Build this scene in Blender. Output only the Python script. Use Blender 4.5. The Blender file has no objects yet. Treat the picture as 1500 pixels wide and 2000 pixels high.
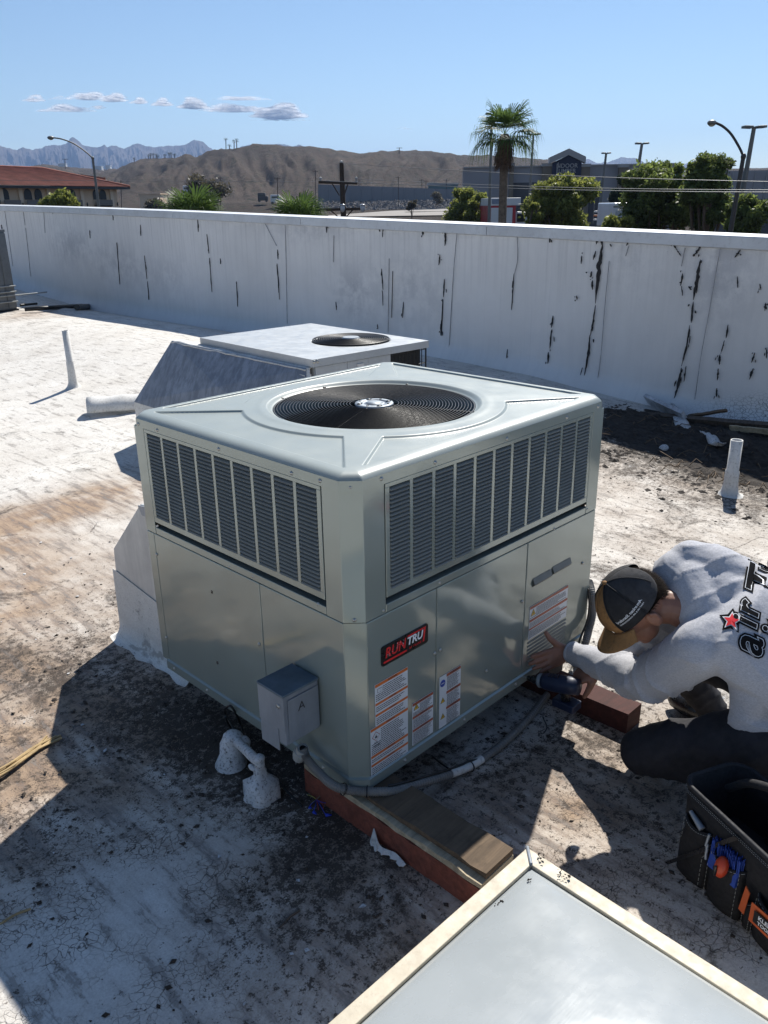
import bpy, bmesh, math, random
import numpy as np
from mathutils import Vector, Matrix, noise as mnoise
random.seed(7); rng = np.random.default_rng(7)
S = bpy.context.scene
COL = S.collection
R = math.radians
# ---------------------------------------------------------------- camera
F_PX, PITCH, ROLL, YAW = 1583.753, 0.3616, -0.0154, 0.7775
CAM = np.array([-1.3645, -1.4664, 1.6764])
fw = np.array([math.cos(PITCH)*math.cos(YAW), math.cos(PITCH)*math.sin(YAW), -math.sin(PITCH)])
rt0 = np.array([math.sin(YAW), -math.cos(YAW), 0.0]); up0 = np.cross(rt0, fw)
rt = rt0*math.cos(ROLL)+up0*math.sin(ROLL); up = -rt0*math.sin(ROLL)+up0*math.cos(ROLL)
cd = bpy.data.cameras.new('camera'); cam = bpy.data.objects.new('camera', cd); COL.objects.link(cam)
cam.matrix_world = Matrix(((rt[0],up[0],-fw[0],CAM[0]),(rt[1],up[1],-fw[1],CAM[1]),(rt[2],up[2],-fw[2],CAM[2]),(0,0,0,1)))
cd.sensor_fit = 'VERTICAL'; cd.sensor_height = 24; cd.lens = F_PX/2000*24
cd.clip_start = 0.05; cd.clip_end = 60000
S.camera = cam
# ---------------------------------------------------------------- sky, sun, exposure
SUN_DIR = Vector((0.866, 0.366, 1.0)).normalized()          # towards the sun
SUN_EL = math.asin(SUN_DIR.z); SUN_ROT = math.atan2(SUN_DIR.x, SUN_DIR.y)
w = bpy.data.worlds.new('World'); S.world = w; w.use_nodes = True
wn = w.node_tree.nodes; wl = w.node_tree.links; wn.clear()
wo = wn.new('ShaderNodeOutputWorld'); bg = wn.new('ShaderNodeBackground'); sk = wn.new('ShaderNodeTexSky')
sk.sky_type = 'NISHITA'; sk.sun_disc = False; sk.sun_elevation = SUN_EL; sk.sun_rotation = SUN_ROT
sk.altitude = 150; sk.air_density = 1.0; sk.dust_density = 0.0; sk.ozone_density = 3.0
bg.inputs['Strength'].default_value = 0.074
wl.new(sk.outputs['Color'], bg.inputs['Color']); wl.new(bg.outputs['Background'], wo.inputs['Surface'])
sd = bpy.data.lights.new('sun', 'SUN'); sd.energy = 5.0; sd.angle = R(0.55); sd.color = (1.0, 0.96, 0.885)
sun = bpy.data.objects.new('sun', sd); COL.objects.link(sun)
sun.rotation_euler = SUN_DIR.to_track_quat('Z', 'Y').to_euler(); sun.location = (20, 10, 30)
S.view_settings.view_transform = 'Standard'; S.view_settings.look = 'None'
S.view_settings.exposure = 0.58; S.view_settings.gamma = 1.0; S.view_settings.use_curve_mapping = False
S.render.engine = 'CYCLES'
S.cycles.use_denoising = True
S.cycles.max_bounces = 6; S.cycles.diffuse_bounces = 3; S.cycles.glossy_bounces = 3
S.cycles.transparent_max_bounces = 24; S.cycles.volume_bounces = 0
HAZE = 1.0e-4
S.cycles.caustics_reflective = False; S.cycles.caustics_refractive = False

# ---------------------------------------------------------------- measuring helpers (photo pixel -> place in the world)
def ray(x, y):
    d = fw + rt*(x-750)/F_PX + up*(1000-y)/F_PX
    return d/np.linalg.norm(d)
def D(x, y, dist): return Vector(CAM + ray(x, y)*dist)
def onz(x, y, z):
    d = ray(x, y); return Vector(CAM + d*((z-CAM[2])/d[2]))
def onx(x, y, X):
    d = ray(x, y); return Vector(CAM + d*((X-CAM[0])/d[0]))
def ony(x, y, Y):
    d = ray(x, y); return Vector(CAM + d*((Y-CAM[1])/d[1]))
def roof_z(x, y):
    s = np.interp(y, [.5, 3.5, 8], [0, .12, .25]) + np.interp(y, [-2, .5], [-.12, 0])
    w_ = np.clip((x-1.3)/3., 0, 1); w_ = w_*w_*(3-2*w_)
    v = np.clip((x-5)/.8, 0, 1)*np.clip((y-6)/2, 0, 1)*-.17
    r = np.clip((y-13)/4, 0, 1)*.25
    d = np.interp(y, [-1, 1.5, 3.5], [-.09, -.09, 0])*w_
    return -.14 + w_*s + d + v + r
def G(x, y, lift=0.0):
    d = ray(x, y); t = 0.5
    while t < 40:
        P = CAM + t*d
        if P[2] < roof_z(P[0], P[1]) + lift: return Vector(P)
        t += .01
    return Vector(P)

# ---------------------------------------------------------------- node / material helpers
def new_mat(name):
    m = bpy.data.materials.new(name); m.use_nodes = True
    nt = m.node_tree; nt.nodes.clear()
    o = nt.nodes.new('ShaderNodeOutputMaterial'); b = nt.nodes.new('ShaderNodeBsdfPrincipled')
    nt.links.new(b.outputs[0], o.inputs[0]); return m, nt, b
def N(nt, kind, **kw):
    n = nt.nodes.new(kind)
    for k, v in kw.items():
        if k.startswith('i_'):
            key = k[2:]
            try: key = int(key)
            except ValueError: key = key.replace('_', ' ')
            n.inputs[key].default_value = v
        else: setattr(n, k, v)
    return n
def ramp(nt, fac, stops, interp='LINEAR'):
    r = nt.nodes.new('ShaderNodeValToRGB'); r.color_ramp.interpolation = interp
    el = r.color_ramp.elements
    while len(el) < len(stops): el.new(.5)
    for e, (p, c) in zip(el, stops):
        e.position = p; e.color = (c, c, c, 1) if isinstance(c, (int, float)) else (*c, 1)
    nt.links.new(fac, r.inputs[0]); return r.outputs[0]
def mixc(nt, fac, a, b, mode='MIX'):
    m = nt.nodes.new('ShaderNodeMix'); m.data_type = 'RGBA'; m.blend_type = mode
    for s, v in ((m.inputs[0], fac), (m.inputs[6], a), (m.inputs[7], b)):
        if isinstance(v, (int, float)): s.default_value = v
        elif isinstance(v, tuple): s.default_value = (*v, 1)
        else: nt.links.new(v, s)
    return m.outputs[2]
def mth(nt, op, a, b=0.0, clamp=False):
    m = nt.nodes.new('ShaderNodeMath'); m.operation = op; m.use_clamp = clamp
    for s, v in ((m.inputs[0], a), (m.inputs[1], b)):
        if isinstance(v, (int, float)): s.default_value = v
        else: nt.links.new(v, s)
    return m.outputs[0]
def coords(nt, kind='Object', scale=(1, 1, 1), rot=(0, 0, 0)):
    t = nt.nodes.new('ShaderNodeTexCoord'); mp = nt.nodes.new('ShaderNodeMapping')
    mp.inputs['Scale'].default_value = scale; mp.inputs['Rotation'].default_value = rot
    nt.links.new(t.outputs[kind], mp.inputs[0]); return mp.outputs[0]
def wpos(nt, scale=(1, 1, 1), rot=(0, 0, 0)):
    t = nt.nodes.new('ShaderNodeNewGeometry'); mp = nt.nodes.new('ShaderNodeMapping')
    mp.inputs['Scale'].default_value = scale; mp.inputs['Rotation'].default_value = rot
    nt.links.new(t.outputs['Position'], mp.inputs[0]); return mp.outputs[0]
def noise(nt, vec, scale, detail=4, rough=.55, dist=0.0):
    n = N(nt, 'ShaderNodeTexNoise', i_Scale=scale, i_Detail=detail, i_Roughness=rough, i_Distortion=dist)
    nt.links.new(vec, n.inputs['Vector']); return n.outputs['Fac']
def voro(nt, vec, scale, feature='DISTANCE_TO_EDGE', rnd=1.0):
    n = N(nt, 'ShaderNodeTexVoronoi', feature=feature, i_Scale=scale, i_Randomness=rnd)
    nt.links.new(vec, n.inputs['Vector']); return n.outputs['Distance']
def bump(nt, b, h, strength=.3, dist=.01, prev=None):
    n = nt.nodes.new('ShaderNodeBump'); n.inputs['Strength'].default_value = strength; n.inputs['Distance'].default_value = dist
    nt.links.new(h, n.inputs['Height'])
    if prev is not None: nt.links.new(prev, n.inputs['Normal'])
    nt.links.new(n.outputs[0], b.inputs['Normal']); return n.outputs[0]
def basic(name, col, rough=.6, metal=0.0, var=.25, nscale=6.0, bstr=.0, bscale=60.0, dark=None, spec=.5, coat=0.0, dirt=0.0):
    """plain coloured stuff with tonal variation, optional grain and dirt speckle"""
    m, nt, b = new_mat(name)
    v = coords(nt)
    n1 = noise(nt, v, nscale, 5)
    lo = tuple(c*(1-var) for c in col); hi = tuple(min(1, c*(1+var)) for c in col)
    c = ramp(nt, n1, [(.3, lo), (.7, hi)])
    if dirt > 0:
        n2 = noise(nt, v, nscale*7, 6, .7)
        k = ramp(nt, n2, [(.52, 0.0), (.66, dirt)])
        c = mixc(nt, k, c, dark or tuple(x*.25 for x in col))
    nt.links.new(c, b.inputs['Base Color'])
    n3 = noise(nt, v, nscale*3, 4)
    rr = ramp(nt, n3, [(.3, max(0, rough-.08)), (.7, min(1, rough+.1))])
    nt.links.new(rr, b.inputs['Roughness'])
    b.inputs['Metallic'].default_value = metal; b.inputs['Specular IOR Level'].default_value = spec
    b.inputs['Coat Weight'].default_value = coat; b.inputs['Coat Roughness'].default_value = .08
    if bstr > 0: bump(nt, b, noise(nt, v, bscale, 4), bstr, .004)
    return m

# ---------------------------------------------------------------- mesh helpers
def link(o):
    COL.objects.link(o); return o
class MB:
    def __init__(s): s.v = []; s.f = []; s.sm = []
    def add(s, verts, faces, smooth=False):
        n = len(s.v); s.v += [tuple(v) for v in verts]
        s.f += [tuple(i+n for i in f) for f in faces]; s.sm += [smooth]*len(faces); return s
    def box(s, lo, hi, M=None):
        (a, b, c), (d, e, f) = lo, hi
        vs = [(a,b,c),(d,b,c),(d,e,c),(a,e,c),(a,b,f),(d,b,f),(d,e,f),(a,e,f)]
        if M is not None: vs = [M @ Vector(v) for v in vs]
        return s.add(vs, [(3,2,1,0),(4,5,6,7),(0,1,5,4),(1,2,6,5),(2,3,7,6),(3,0,4,7)])
    def bbox(s, lo, hi, bev=.003, M=None):
        """box with bevelled edges"""
        bm = bmesh.new(); (a, b, c), (d, e, f) = lo, hi
        bmesh.ops.create_cube(bm, size=1)
        for v in bm.verts:
            v.co = Vector((a+(v.co.x+.5)*(d-a), b+(v.co.y+.5)*(e-b), c+(v.co.z+.5)*(f-c)))
        bmesh.ops.bevel(bm, geom=bm.edges[:], offset=bev, segments=2, affect='EDGES', profile=.5)
        bm.verts.index_update()
        vs = [(M @ v.co if M is not None else v.co) for v in bm.verts]; fs = [[v.index for v in f_.verts] for f_ in bm.faces]
        s.add(vs, fs, False); bm.free(); return s
    def tube(s, pts, rad, seg=10, cap=True, smooth=True):
        pts = [Vector(p) for p in pts]; n = len(pts)
        rads = rad if isinstance(rad, (list, tuple)) else [rad]*n
        t0 = (pts[1]-pts[0]).normalized()
        nrm = t0.orthogonal().normalized(); vs = []
        for i, p in enumerate(pts):
            t = (pts[min(i+1, n-1)]-pts[max(i-1, 0)])
            t = t.normalized() if t.length > 1e-9 else t0
            nrm = (nrm - t*nrm.dot(t));
            nrm = nrm.normalized() if nrm.length > 1e-6 else t.orthogonal().normalized()
            bn = t.cross(nrm)
            for k in range(seg):
                a = 2*math.pi*k/seg
                vs.append(p + (nrm*math.cos(a)+bn*math.sin(a))*rads[i])
        fs = [(i*seg+k, i*seg+(k+1) % seg, (i+1)*seg+(k+1) % seg, (i+1)*seg+k) for i in range(n-1) for k in range(seg)]
        s.add(vs, fs, smooth)
        if cap:
            s.add(vs[:seg], [tuple(range(seg))[::-1]]); s.add(vs[-seg:], [tuple(range(seg))])
        return s
    def lathe(s, prof, seg=24, M=None, smooth=True):
        vs = []
        for r_, z in prof:
            for k in range(seg):
                a = 2*math.pi*k/seg; v = Vector((r_*math.cos(a), r_*math.sin(a), z)); vs.append(M @ v if M is not None else v)
        fs = [(i*seg+k, i*seg+(k+1) % seg, (i+1)*seg+(k+1) % seg, (i+1)*seg+k) for i in range(len(prof)-1) for k in range(seg)]
        return s.add(vs, fs, smooth)
    def prism(s, poly, off):
        """poly: 3D points, off: extrusion vector"""
        poly = [Vector(p) for p in poly]; off = Vector(off); n = len(poly)
        vs = poly + [p+off for p in poly]
        return s.add(vs, [tuple(range(n))[::-1], tuple(range(n, 2*n))] + [(i, (i+1) % n, n+(i+1) % n, n+i) for i in range(n)])
    def ell(s, c, r3, M=None, seg=12, rings=8):
        c = Vector(c); vs = []; fs = []
        for i in range(rings+1):
            ph = math.pi*i/rings
            for k in range(seg):
                a = 2*math.pi*k/seg
                v = Vector((r3[0]*math.sin(ph)*math.cos(a), r3[1]*math.sin(ph)*math.sin(a), r3[2]*math.cos(ph)))
                vs.append(c + (M @ v if M is not None else v))
        for i in range(rings):
            for k in range(seg):
                fs.append((i*seg+k, (i+1)*seg+k, (i+1)*seg+(k+1) % seg, i*seg+(k+1) % seg))
        return s.add(vs, fs, True)
    def mesh(s, name):
        me = bpy.data.meshes.new(name); me.from_pydata(s.v, [], s.f)
        me.polygons.foreach_set('use_smooth', s.sm); me.update(); return me
    def build(s, name, mat, parent=None, bev=0.0, **kw):
        o = bpy.data.objects.new(name, s.mesh(name))
        if mat is not None: o.data.materials.append(mat)
        link(o)
        if bev > 0:
            md = o.modifiers.new('bevel', 'BEVEL'); md.width = bev; md.segments = 2; md.limit_method = 'ANGLE'; md.angle_limit = R(35)
        if parent is not None: attach(o, parent)
        tag(o, **kw); return o
def attach(o, parent):
    o.parent = parent; o.matrix_parent_inverse = parent_world(parent).inverted()
def parent_world(p):
    M = Matrix.LocRotScale(p.location, p.rotation_euler, p.scale)
    if p.parent is not None: M = parent_world(p.parent) @ p.matrix_parent_inverse @ M
    return M
def tag(o, label=None, cat=None, group=None, kind=None):
    if label: o['label'] = label
    if cat: o['category'] = cat
    if group: o['group'] = group
    if kind: o['kind'] = kind
    return o
def thing(name, label, cat, loc=(0, 0, 0), rz=0.0, group=None):
    o = bpy.data.objects.new(name, None); o.empty_display_size = .1; link(o)
    o.location = loc; o.rotation_euler = (0, 0, rz)
    return tag(o, label, cat, group)
def np_mesh(name, V, Fq, mat, smooth=False):
    """fast mesh from arrays; Fq is (n,3) or (n,4)"""
    V = np.asarray(V, dtype=np.float32); Fq = np.asarray(Fq, dtype=np.int32); k = Fq.shape[1]
    me = bpy.data.meshes.new(name); me.vertices.add(len(V)); me.vertices.foreach_set('co', V.ravel())
    me.loops.add(Fq.size); me.loops.foreach_set('vertex_index', Fq.ravel())
    me.polygons.add(len(Fq)); me.polygons.foreach_set('loop_start', np.arange(0, Fq.size, k, dtype=np.int32))
    me.polygons.foreach_set('use_smooth', np.full(len(Fq), smooth))
    me.update(calc_edges=True); me.validate()
    if mat is not None: me.materials.append(mat)
    return me
def np_obj(name, V, Fq, mat, parent=None, smooth=False, **kw):
    o = link(bpy.data.objects.new(name, np_mesh(name, V, Fq, mat, smooth)))
    if parent is not None: attach(o, parent)
    return tag(o, **kw)
def inst(me, name, M, parent, **kw):
    """object sharing mesh data, placed by world matrix, child of parent"""
    o = bpy.data.objects.new(name, me); link(o)
    if parent is not None:
        o.parent = parent; o.matrix_parent_inverse = parent_world(parent).inverted()
    o.location = M.to_translation(); o.rotation_euler = M.to_euler(); o.scale = M.to_scale()
    return tag(o, **kw)
def frame(o, x, y, z):
    """matrix with axes x,y,z at o"""
    x, y, z = Vector(x), Vector(y), Vector(z)
    return Matrix(((x.x,y.x,z.x,o[0]),(x.y,y.y,z.y,o[1]),(x.z,y.z,z.z,o[2]),(0,0,0,1)))
def text_mesh(txt, size, M, extrude=.0004, shear=0.0, bold=0.0, align='CENTER', spacing=1.0, xs=1.0):
    c = bpy.data.curves.new('text', 'FONT'); c.body = txt; c.size = size; c.extrude = extrude
    c.shear = shear; c.offset = bold; c.align_x = align; c.align_y = 'CENTER'; c.space_character = spacing; c.resolution_u = 3
    o = bpy.data.objects.new('text', c); COL.objects.link(o)
    dg = bpy.context.evaluated_depsgraph_get(); dg.update()
    me = bpy.data.meshes.new_from_object(o.evaluated_get(dg)); bpy.data.objects.remove(o)
    me.transform(M @ Matrix.Diagonal((xs, 1, 1, 1))); return me
def text_obj(name, items, mat, parent, **kw):
    """items: list of (txt,size,M,opts) joined into one part"""
    bm = bmesh.new()
    for txt, size, M, opt in items:
        me = text_mesh(txt, size, M, **opt); bm.from_mesh(me); bpy.data.meshes.remove(me)
    me = bpy.data.meshes.new(name); bm.to_mesh(me); bm.free(); me.materials.append(mat)
    o = link(bpy.data.objects.new(name, me)); attach(o, parent); return tag(o, **kw)
def lerp(a, b, t): return a+(b-a)*t
def spline(pts, n=8):
    """Catmull-Rom through points"""
    pts = [Vector(p) for p in pts]; out = []
    P = [pts[0]*2-pts[1]] + pts + [pts[-1]*2-pts[-2]]
    for i in range(1, len(P)-2):
        for k in range(n):
            t = k/n; a, b, c, d = P[i-1], P[i], P[i+1], P[i+2]
            out.append(.5*((2*b)+(c-a)*t+(2*a-5*b+4*c-d)*t*t+(-a+3*b-3*c+d)*t**3))
    out.append(pts[-1]); return out
# ================================================================ materials
def roof_material():
    m, nt, b = new_mat('white_roof_coating')
    p = wpos(nt)
    a_d = N(nt, 'ShaderNodeAttribute', attribute_name='dirt').outputs['Fac']  # real grime plus extra darkening of the shaded roof
    a_t = N(nt, 'ShaderNodeAttribute', attribute_name='tan').outputs['Fac']
    a_c = N(nt, 'ShaderNodeAttribute', attribute_name='crack').outputs['Fac']
    big = noise(nt, p, 1.3, 5, .6); mid = noise(nt, p, 7, 6, .65); fine = noise(nt, p, 38, 6, .7); vfine = noise(nt, p, 170, 4, .7)
    stk = noise(nt, wpos(nt, (14, 2.2, 1), (0, 0, .25)), 1.6, 6, .65)
    c = ramp(nt, big, [(.3, (.66, .635, .585)), (.7, (.78, .765, .725))])
    c = mixc(nt, ramp(nt, mid, [(.42, 0.0), (.72, .45)]), c, (.54, .515, .475))
    c = mixc(nt, ramp(nt, vfine, [(.42, 0.0), (.64, .32)]), c, (.36, .33, .29))
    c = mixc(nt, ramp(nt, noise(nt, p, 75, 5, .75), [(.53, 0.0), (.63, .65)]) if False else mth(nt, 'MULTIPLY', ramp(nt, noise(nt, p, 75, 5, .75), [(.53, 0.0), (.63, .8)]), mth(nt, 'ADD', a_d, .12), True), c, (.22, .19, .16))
    # brown water stains
    tk = mth(nt, 'MULTIPLY', a_t, ramp(nt, noise(nt, p, 3.0, 7, .62), [(.3, .25), (.62, 1.0)]), True)
    c = mixc(nt, tk, c, (.37, .265, .18))
    tk2 = mth(nt, 'MULTIPLY', a_t, ramp(nt, stk, [(.44, 0.0), (.62, .8)]), True)
    c = mixc(nt, tk2, c, (.165, .115, .09))
    # grime film following the dirt amount, which also carries painted shade
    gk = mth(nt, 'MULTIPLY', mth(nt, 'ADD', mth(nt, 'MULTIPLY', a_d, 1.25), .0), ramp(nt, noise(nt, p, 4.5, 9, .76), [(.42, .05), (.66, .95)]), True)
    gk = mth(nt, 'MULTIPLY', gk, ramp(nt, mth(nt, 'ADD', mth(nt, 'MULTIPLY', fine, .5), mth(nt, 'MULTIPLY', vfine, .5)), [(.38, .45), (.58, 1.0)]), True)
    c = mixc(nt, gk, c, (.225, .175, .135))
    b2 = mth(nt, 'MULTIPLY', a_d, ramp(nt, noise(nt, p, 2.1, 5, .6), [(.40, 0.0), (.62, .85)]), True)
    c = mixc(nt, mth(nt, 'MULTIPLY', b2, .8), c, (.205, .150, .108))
    # worn streaks where the coating has flaked off
    sk_ = mth(nt, 'ADD', stk, mth(nt, 'MULTIPLY', fine, .35))
    sk_ = ramp(nt, sk_, [(.745, 0.0), (.80, .6)])
    c = mixc(nt, sk_, c, (.22, .20, .18))
    # dark specks: more of them where the dirt and shade mask is high
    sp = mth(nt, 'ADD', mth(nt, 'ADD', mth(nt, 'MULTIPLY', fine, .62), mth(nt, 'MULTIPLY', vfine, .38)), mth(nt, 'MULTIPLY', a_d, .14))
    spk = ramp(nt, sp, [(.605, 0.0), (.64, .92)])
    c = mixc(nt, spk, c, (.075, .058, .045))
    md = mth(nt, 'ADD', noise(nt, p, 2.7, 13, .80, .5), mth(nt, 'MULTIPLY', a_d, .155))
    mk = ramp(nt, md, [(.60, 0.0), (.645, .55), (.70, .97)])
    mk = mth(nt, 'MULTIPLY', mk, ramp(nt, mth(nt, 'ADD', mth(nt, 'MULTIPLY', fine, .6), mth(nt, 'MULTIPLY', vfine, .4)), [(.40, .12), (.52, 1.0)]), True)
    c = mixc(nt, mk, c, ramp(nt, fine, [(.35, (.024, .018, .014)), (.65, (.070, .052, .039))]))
    # alligator cracks
    wv = N(nt, 'ShaderNodeVectorMath', operation='ADD'); nz = N(nt, 'ShaderNodeTexNoise', i_Scale=9.0, i_Detail=4.0)
    nt.links.new(p, nz.inputs['Vector']); sc = N(nt, 'ShaderNodeVectorMath', operation='SCALE'); sc.inputs['Scale'].default_value = .09
    nt.links.new(nz.outputs['Color'], sc.inputs[0]); nt.links.new(p, wv.inputs[0]); nt.links.new(sc.outputs[0], wv.inputs[1])
    e1 = voro(nt, wv.outputs[0], 44); e2 = voro(nt, wv.outputs[0], 1.7)
    k1 = mth(nt, 'MULTIPLY', ramp(nt, e1, [(.0, .9), (.05, 0.0)]), mth(nt, 'MULTIPLY', a_c, ramp(nt, noise(nt, p, 6, 3), [(.42, 0.0), (.56, 1.0)])), True)
    k2 = mth(nt, 'MULTIPLY', ramp(nt, e2, [(.0, .8), (.006, 0.0)]), ramp(nt, noise(nt, p, 1.7, 4), [(.56, 0.0), (.66, 1.0)]), True)
    ck = mth(nt, 'MAXIMUM', k1, k2)
    c = mixc(nt, ck, c, (.045, .037, .03))
    nt.links.new(c, b.inputs['Base Color'])
    nt.links.new(ramp(nt, mid, [(.3, .62), (.7, .9)]), b.inputs['Roughness'])
    b.inputs['Specular IOR Level'].default_value = .3
    h = mth(nt, 'SUBTRACT', mth(nt, 'ADD', mth(nt, 'MULTIPLY', fine, .55), mth(nt, 'MULTIPLY', mid, .6)), mth(nt, 'MULTIPLY', ck, .8))
    h = mth(nt, 'ADD', h, mth(nt, 'MULTIPLY', mk, .5))
    bump(nt, b, h, .55, .010)
    return m
def wall_material():
    m, nt, b = new_mat('white_wall_coating')
    p = wpos(nt)
    a_g = N(nt, 'ShaderNodeAttribute', attribute_name='grey').outputs['Fac']
    a_c = N(nt, 'ShaderNodeAttribute', attribute_name='crack').outputs['Fac']
    big = noise(nt, p, .8, 4, .6); mid = noise(nt, p, 5, 6, .7)
    vert = noise(nt, wpos(nt, (1, 5, .35)), 3.0, 5, .6)
    c = ramp(nt, big, [(.3, (.66, .655, .645)), (.7, (.76, .755, .745))])
    c = mixc(nt, ramp(nt, vert, [(.45, 0.0), (.75, .16)]), c, (.48, .48, .49))
    gk = mth(nt, 'MULTIPLY', ramp(nt, mid, [(.40, 0.0), (.58, .8)]), a_g, True)
    c = mixc(nt, gk, c, (.36, .37, .40))
    tc = N(nt, 'ShaderNodeSeparateXYZ'); nt.links.new(p, tc.inputs[0]); top = ramp(nt, mth(nt, 'MULTIPLY', tc.outputs[2], .5), [(.30, 0.0), (.75, 1.0)])
    drip = noise(nt, wpos(nt, (1, 9, .28)), 2.2, 6, .65)
    c = mixc(nt, mth(nt, 'MULTIPLY', ramp(nt, drip, [(.50, 0.0), (.68, .35)]), top, True), c, (.30, .30, .31))
    drip2 = noise(nt, wpos(nt, (1, 26, .5)), 1.5, 4, .6)
    c = mixc(nt, ramp(nt, drip2, [(.64, 0.0), (.72, .10)]), c, (.30, .30, .31))
    sp = noise(nt, p, 45, 5, .7)
    c = mixc(nt, ramp(nt, mth(nt, 'ADD', sp, mth(nt, 'MULTIPLY', a_g, .05)), [(.68, 0.0), (.73, .5)]), c, (.12, .12, .12))
    e = voro(nt, wpos(nt, (1, 1, 1.5)), 26)
    k = mth(nt, 'MULTIPLY', ramp(nt, e, [(.0, .9), (.07, 0.0)]), a_c, True)
    c = mixc(nt, k, c, (.08, .08, .08))
    nt.links.new(c, b.inputs['Base Color']); b.inputs['Roughness'].default_value = .75; b.inputs['Specular IOR Level'].default_value = .25
    bump(nt, b, mth(nt, 'SUBTRACT', mth(nt, 'MULTIPLY', mid, .5), k), .25, .008)
    return m
def paint_material(name='unit_grey_paint', col=(.36, .375, .335), wav=.05, met=.38, ro=.11):
    m, nt, b = new_mat(name)
    v = coords(nt)
    n = noise(nt, v, 3.0, 4)
    c = ramp(nt, n, [(.3, tuple(x*.96 for x in col)), (.7, tuple(x*1.03 for x in col))])
    s = noise(nt, v, 90, 5, .7); c = mixc(nt, ramp(nt, s, [(.66, 0.0), (.74, .35)]), c, tuple(x*.6 for x in col))
    nt.links.new(c, b.inputs['Base Color'])
    nt.links.new(ramp(nt, noise(nt, v, 9, 5), [(.3, ro), (.7, ro+.09)]), b.inputs['Roughness'])
    b.inputs['Metallic'].default_value = met; b.inputs['Specular IOR Level'].default_value = .75
    pr = bump(nt, b, noise(nt, v, 2.3, 2, .4), wav, .12)
    bump(nt, b, noise(nt, v, 260, 2), .03, .001, pr)
    return m
def galv_material(name, col=(.55, .57, .60), dirty=.6, streak=True, dcol=(.16, .18, .21), th=.44):
    m, nt, b = new_mat(name)
    v = coords(nt)
    n = noise(nt, v, 4.0, 6, .65)
    c = ramp(nt, n, [(.3, tuple(x*.75 for x in col)), (.7, tuple(x*1.1 for x in col))])
    if streak:
        s = noise(nt, coords(nt, scale=(7, 7, .9), rot=(.5, .3, .4)), 2.4, 8, .72)
        c = mixc(nt, ramp(nt, s, [(th, 0.0), (th+.16, dirty)]), c, dcol)
    nt.links.new(c, b.inputs['Base Color'])
    b.inputs['Roughness'].default_value = .55; b.inputs['Metallic'].default_value = .25
    bump(nt, b, noise(nt, v, 30, 4), .12, .004)
    return m
def wood_material(name, col, grain=.5, scale=(3, 40, 40)):
    m, nt, b = new_mat(name)
    v = coords(nt, scale=scale)
    n = noise(nt, v, 1.0, 6, .65, .8); n2 = noise(nt, coords(nt), 14, 6, .7)
    c = ramp(nt, n, [(.3, tuple(x*(1-grain) for x in col)), (.7, tuple(min(1, x*(1+grain)) for x in col))])
    c = mixc(nt, ramp(nt, n2, [(.5, 0.0), (.7, .6)]), c, tuple(x*.4 for x in col))
    nt.links.new(c, b.inputs['Base Color']); b.inputs['Roughness'].default_value = .85
    bump(nt, b, n, .35, .006); return m
def leaf_material(name, a, bcol, trans=.35):
    m, nt, b = new_mat(name)
    oi = N(nt, 'ShaderNodeObjectInfo'); at = N(nt, 'ShaderNodeAttribute', attribute_name='tone').outputs['Fac']
    c = ramp(nt, at, [(0.0, a), (1.0, bcol)])
    nt.links.new(c, b.inputs['Base Color']); b.inputs['Roughness'].default_value = .55
    tr = N(nt, 'ShaderNodeBsdfTranslucent'); nt.links.new(c, tr.inputs[0])
    mx = N(nt, 'ShaderNodeMixShader'); mx.inputs[0].default_value = trans
    out = [n for n in nt.nodes if n.type == 'OUTPUT_MATERIAL'][0]
    nt.links.new(b.outputs[0], mx.inputs[1]); nt.links.new(tr.outputs[0], mx.inputs[2]); nt.links.new(mx.outputs[0], out.inputs[0])
    return m
M_ = {}
M_['roof'] = roof_material(); M_['wall'] = wall_material()
M_['paint'] = paint_material('unit_grey_paint', (.285, .322, .292), .06, .27, .07); M_['paint_lid'] = paint_material('lid_grey_paint', (.275, .305, .285), .012, .0, .34)
M_['slat'] = basic('louver_slat_shade_paint', (.215, .222, .205), .6, 0, .12, 8, spec=.2)  # unit paint darkened so its colour carries the shade inside the louvers
M_['coil'] = basic('condenser_coil', (.02, .022, .024), .7, .2, .3, 30)
M_['print_black'] = basic('print_black', (.012, .012, .013), .95, 0, .1, 10, spec=.05)
M_['matte'] = basic('matte_black', (.010, .010, .012), .95, 0, .3, 30, spec=.1)
M_['galv_dark'] = galv_material('streaked_dark_galvanised', (.27, .30, .35), .7, True, (.12, .14, .175), .42)
M_['seam'] = basic('grey_hairline_seam', (.36, .36, .37), .9, 0, .3, 10)
M_['black'] = basic('black_enamel', (.012, .012, .014), .28, 0, .2, 20, spec=.6)
M_['wire'] = basic('guard_wire_black', (.012, .012, .014), .42, 0, .2, 30, spec=.35)
M_['hub'] = basic('bare_motor_plate', (.26, .29, .32), .5, .4, .2, 20)
M_['screw'] = basic('zinc_screw', (.42, .42, .40), .35, .8, .2, 60)
M_['galv'] = galv_material('galvanised_hood')
M_['galv_lite'] = galv_material('coated_sheet_metal', (.60, .60, .58), .18)
M_['galv_box'] = galv_material('disconnect_box_steel', (.27, .30, .34), .35)
M_['coatwhite'] = basic('white_coated_metal', (.62, .61, .58), .7, 0, .12, 9, .25, 40, (.2, .17, .14), dirt=.5)
M_['coatdirty'] = basic('peeling_white_coating', (.55, .55, .55), .85, 0, .22, 14, .9, 70, (.06, .05, .042), dirt=.95)
M_['coping'] = basic('coping_metal', (.56, .58, .60), .55, .15, .10, 3, .15, 30, (.3, .3, .3), dirt=.25)
M_['tear'] = basic('exposed_black_felt', (.022, .022, .023), .9, 0, .4, 40, .3, 80)
M_['dirt'] = basic('dried_dirt', (.045, .034, .026), .95, 0, .45, 30, .5, 120)
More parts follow.
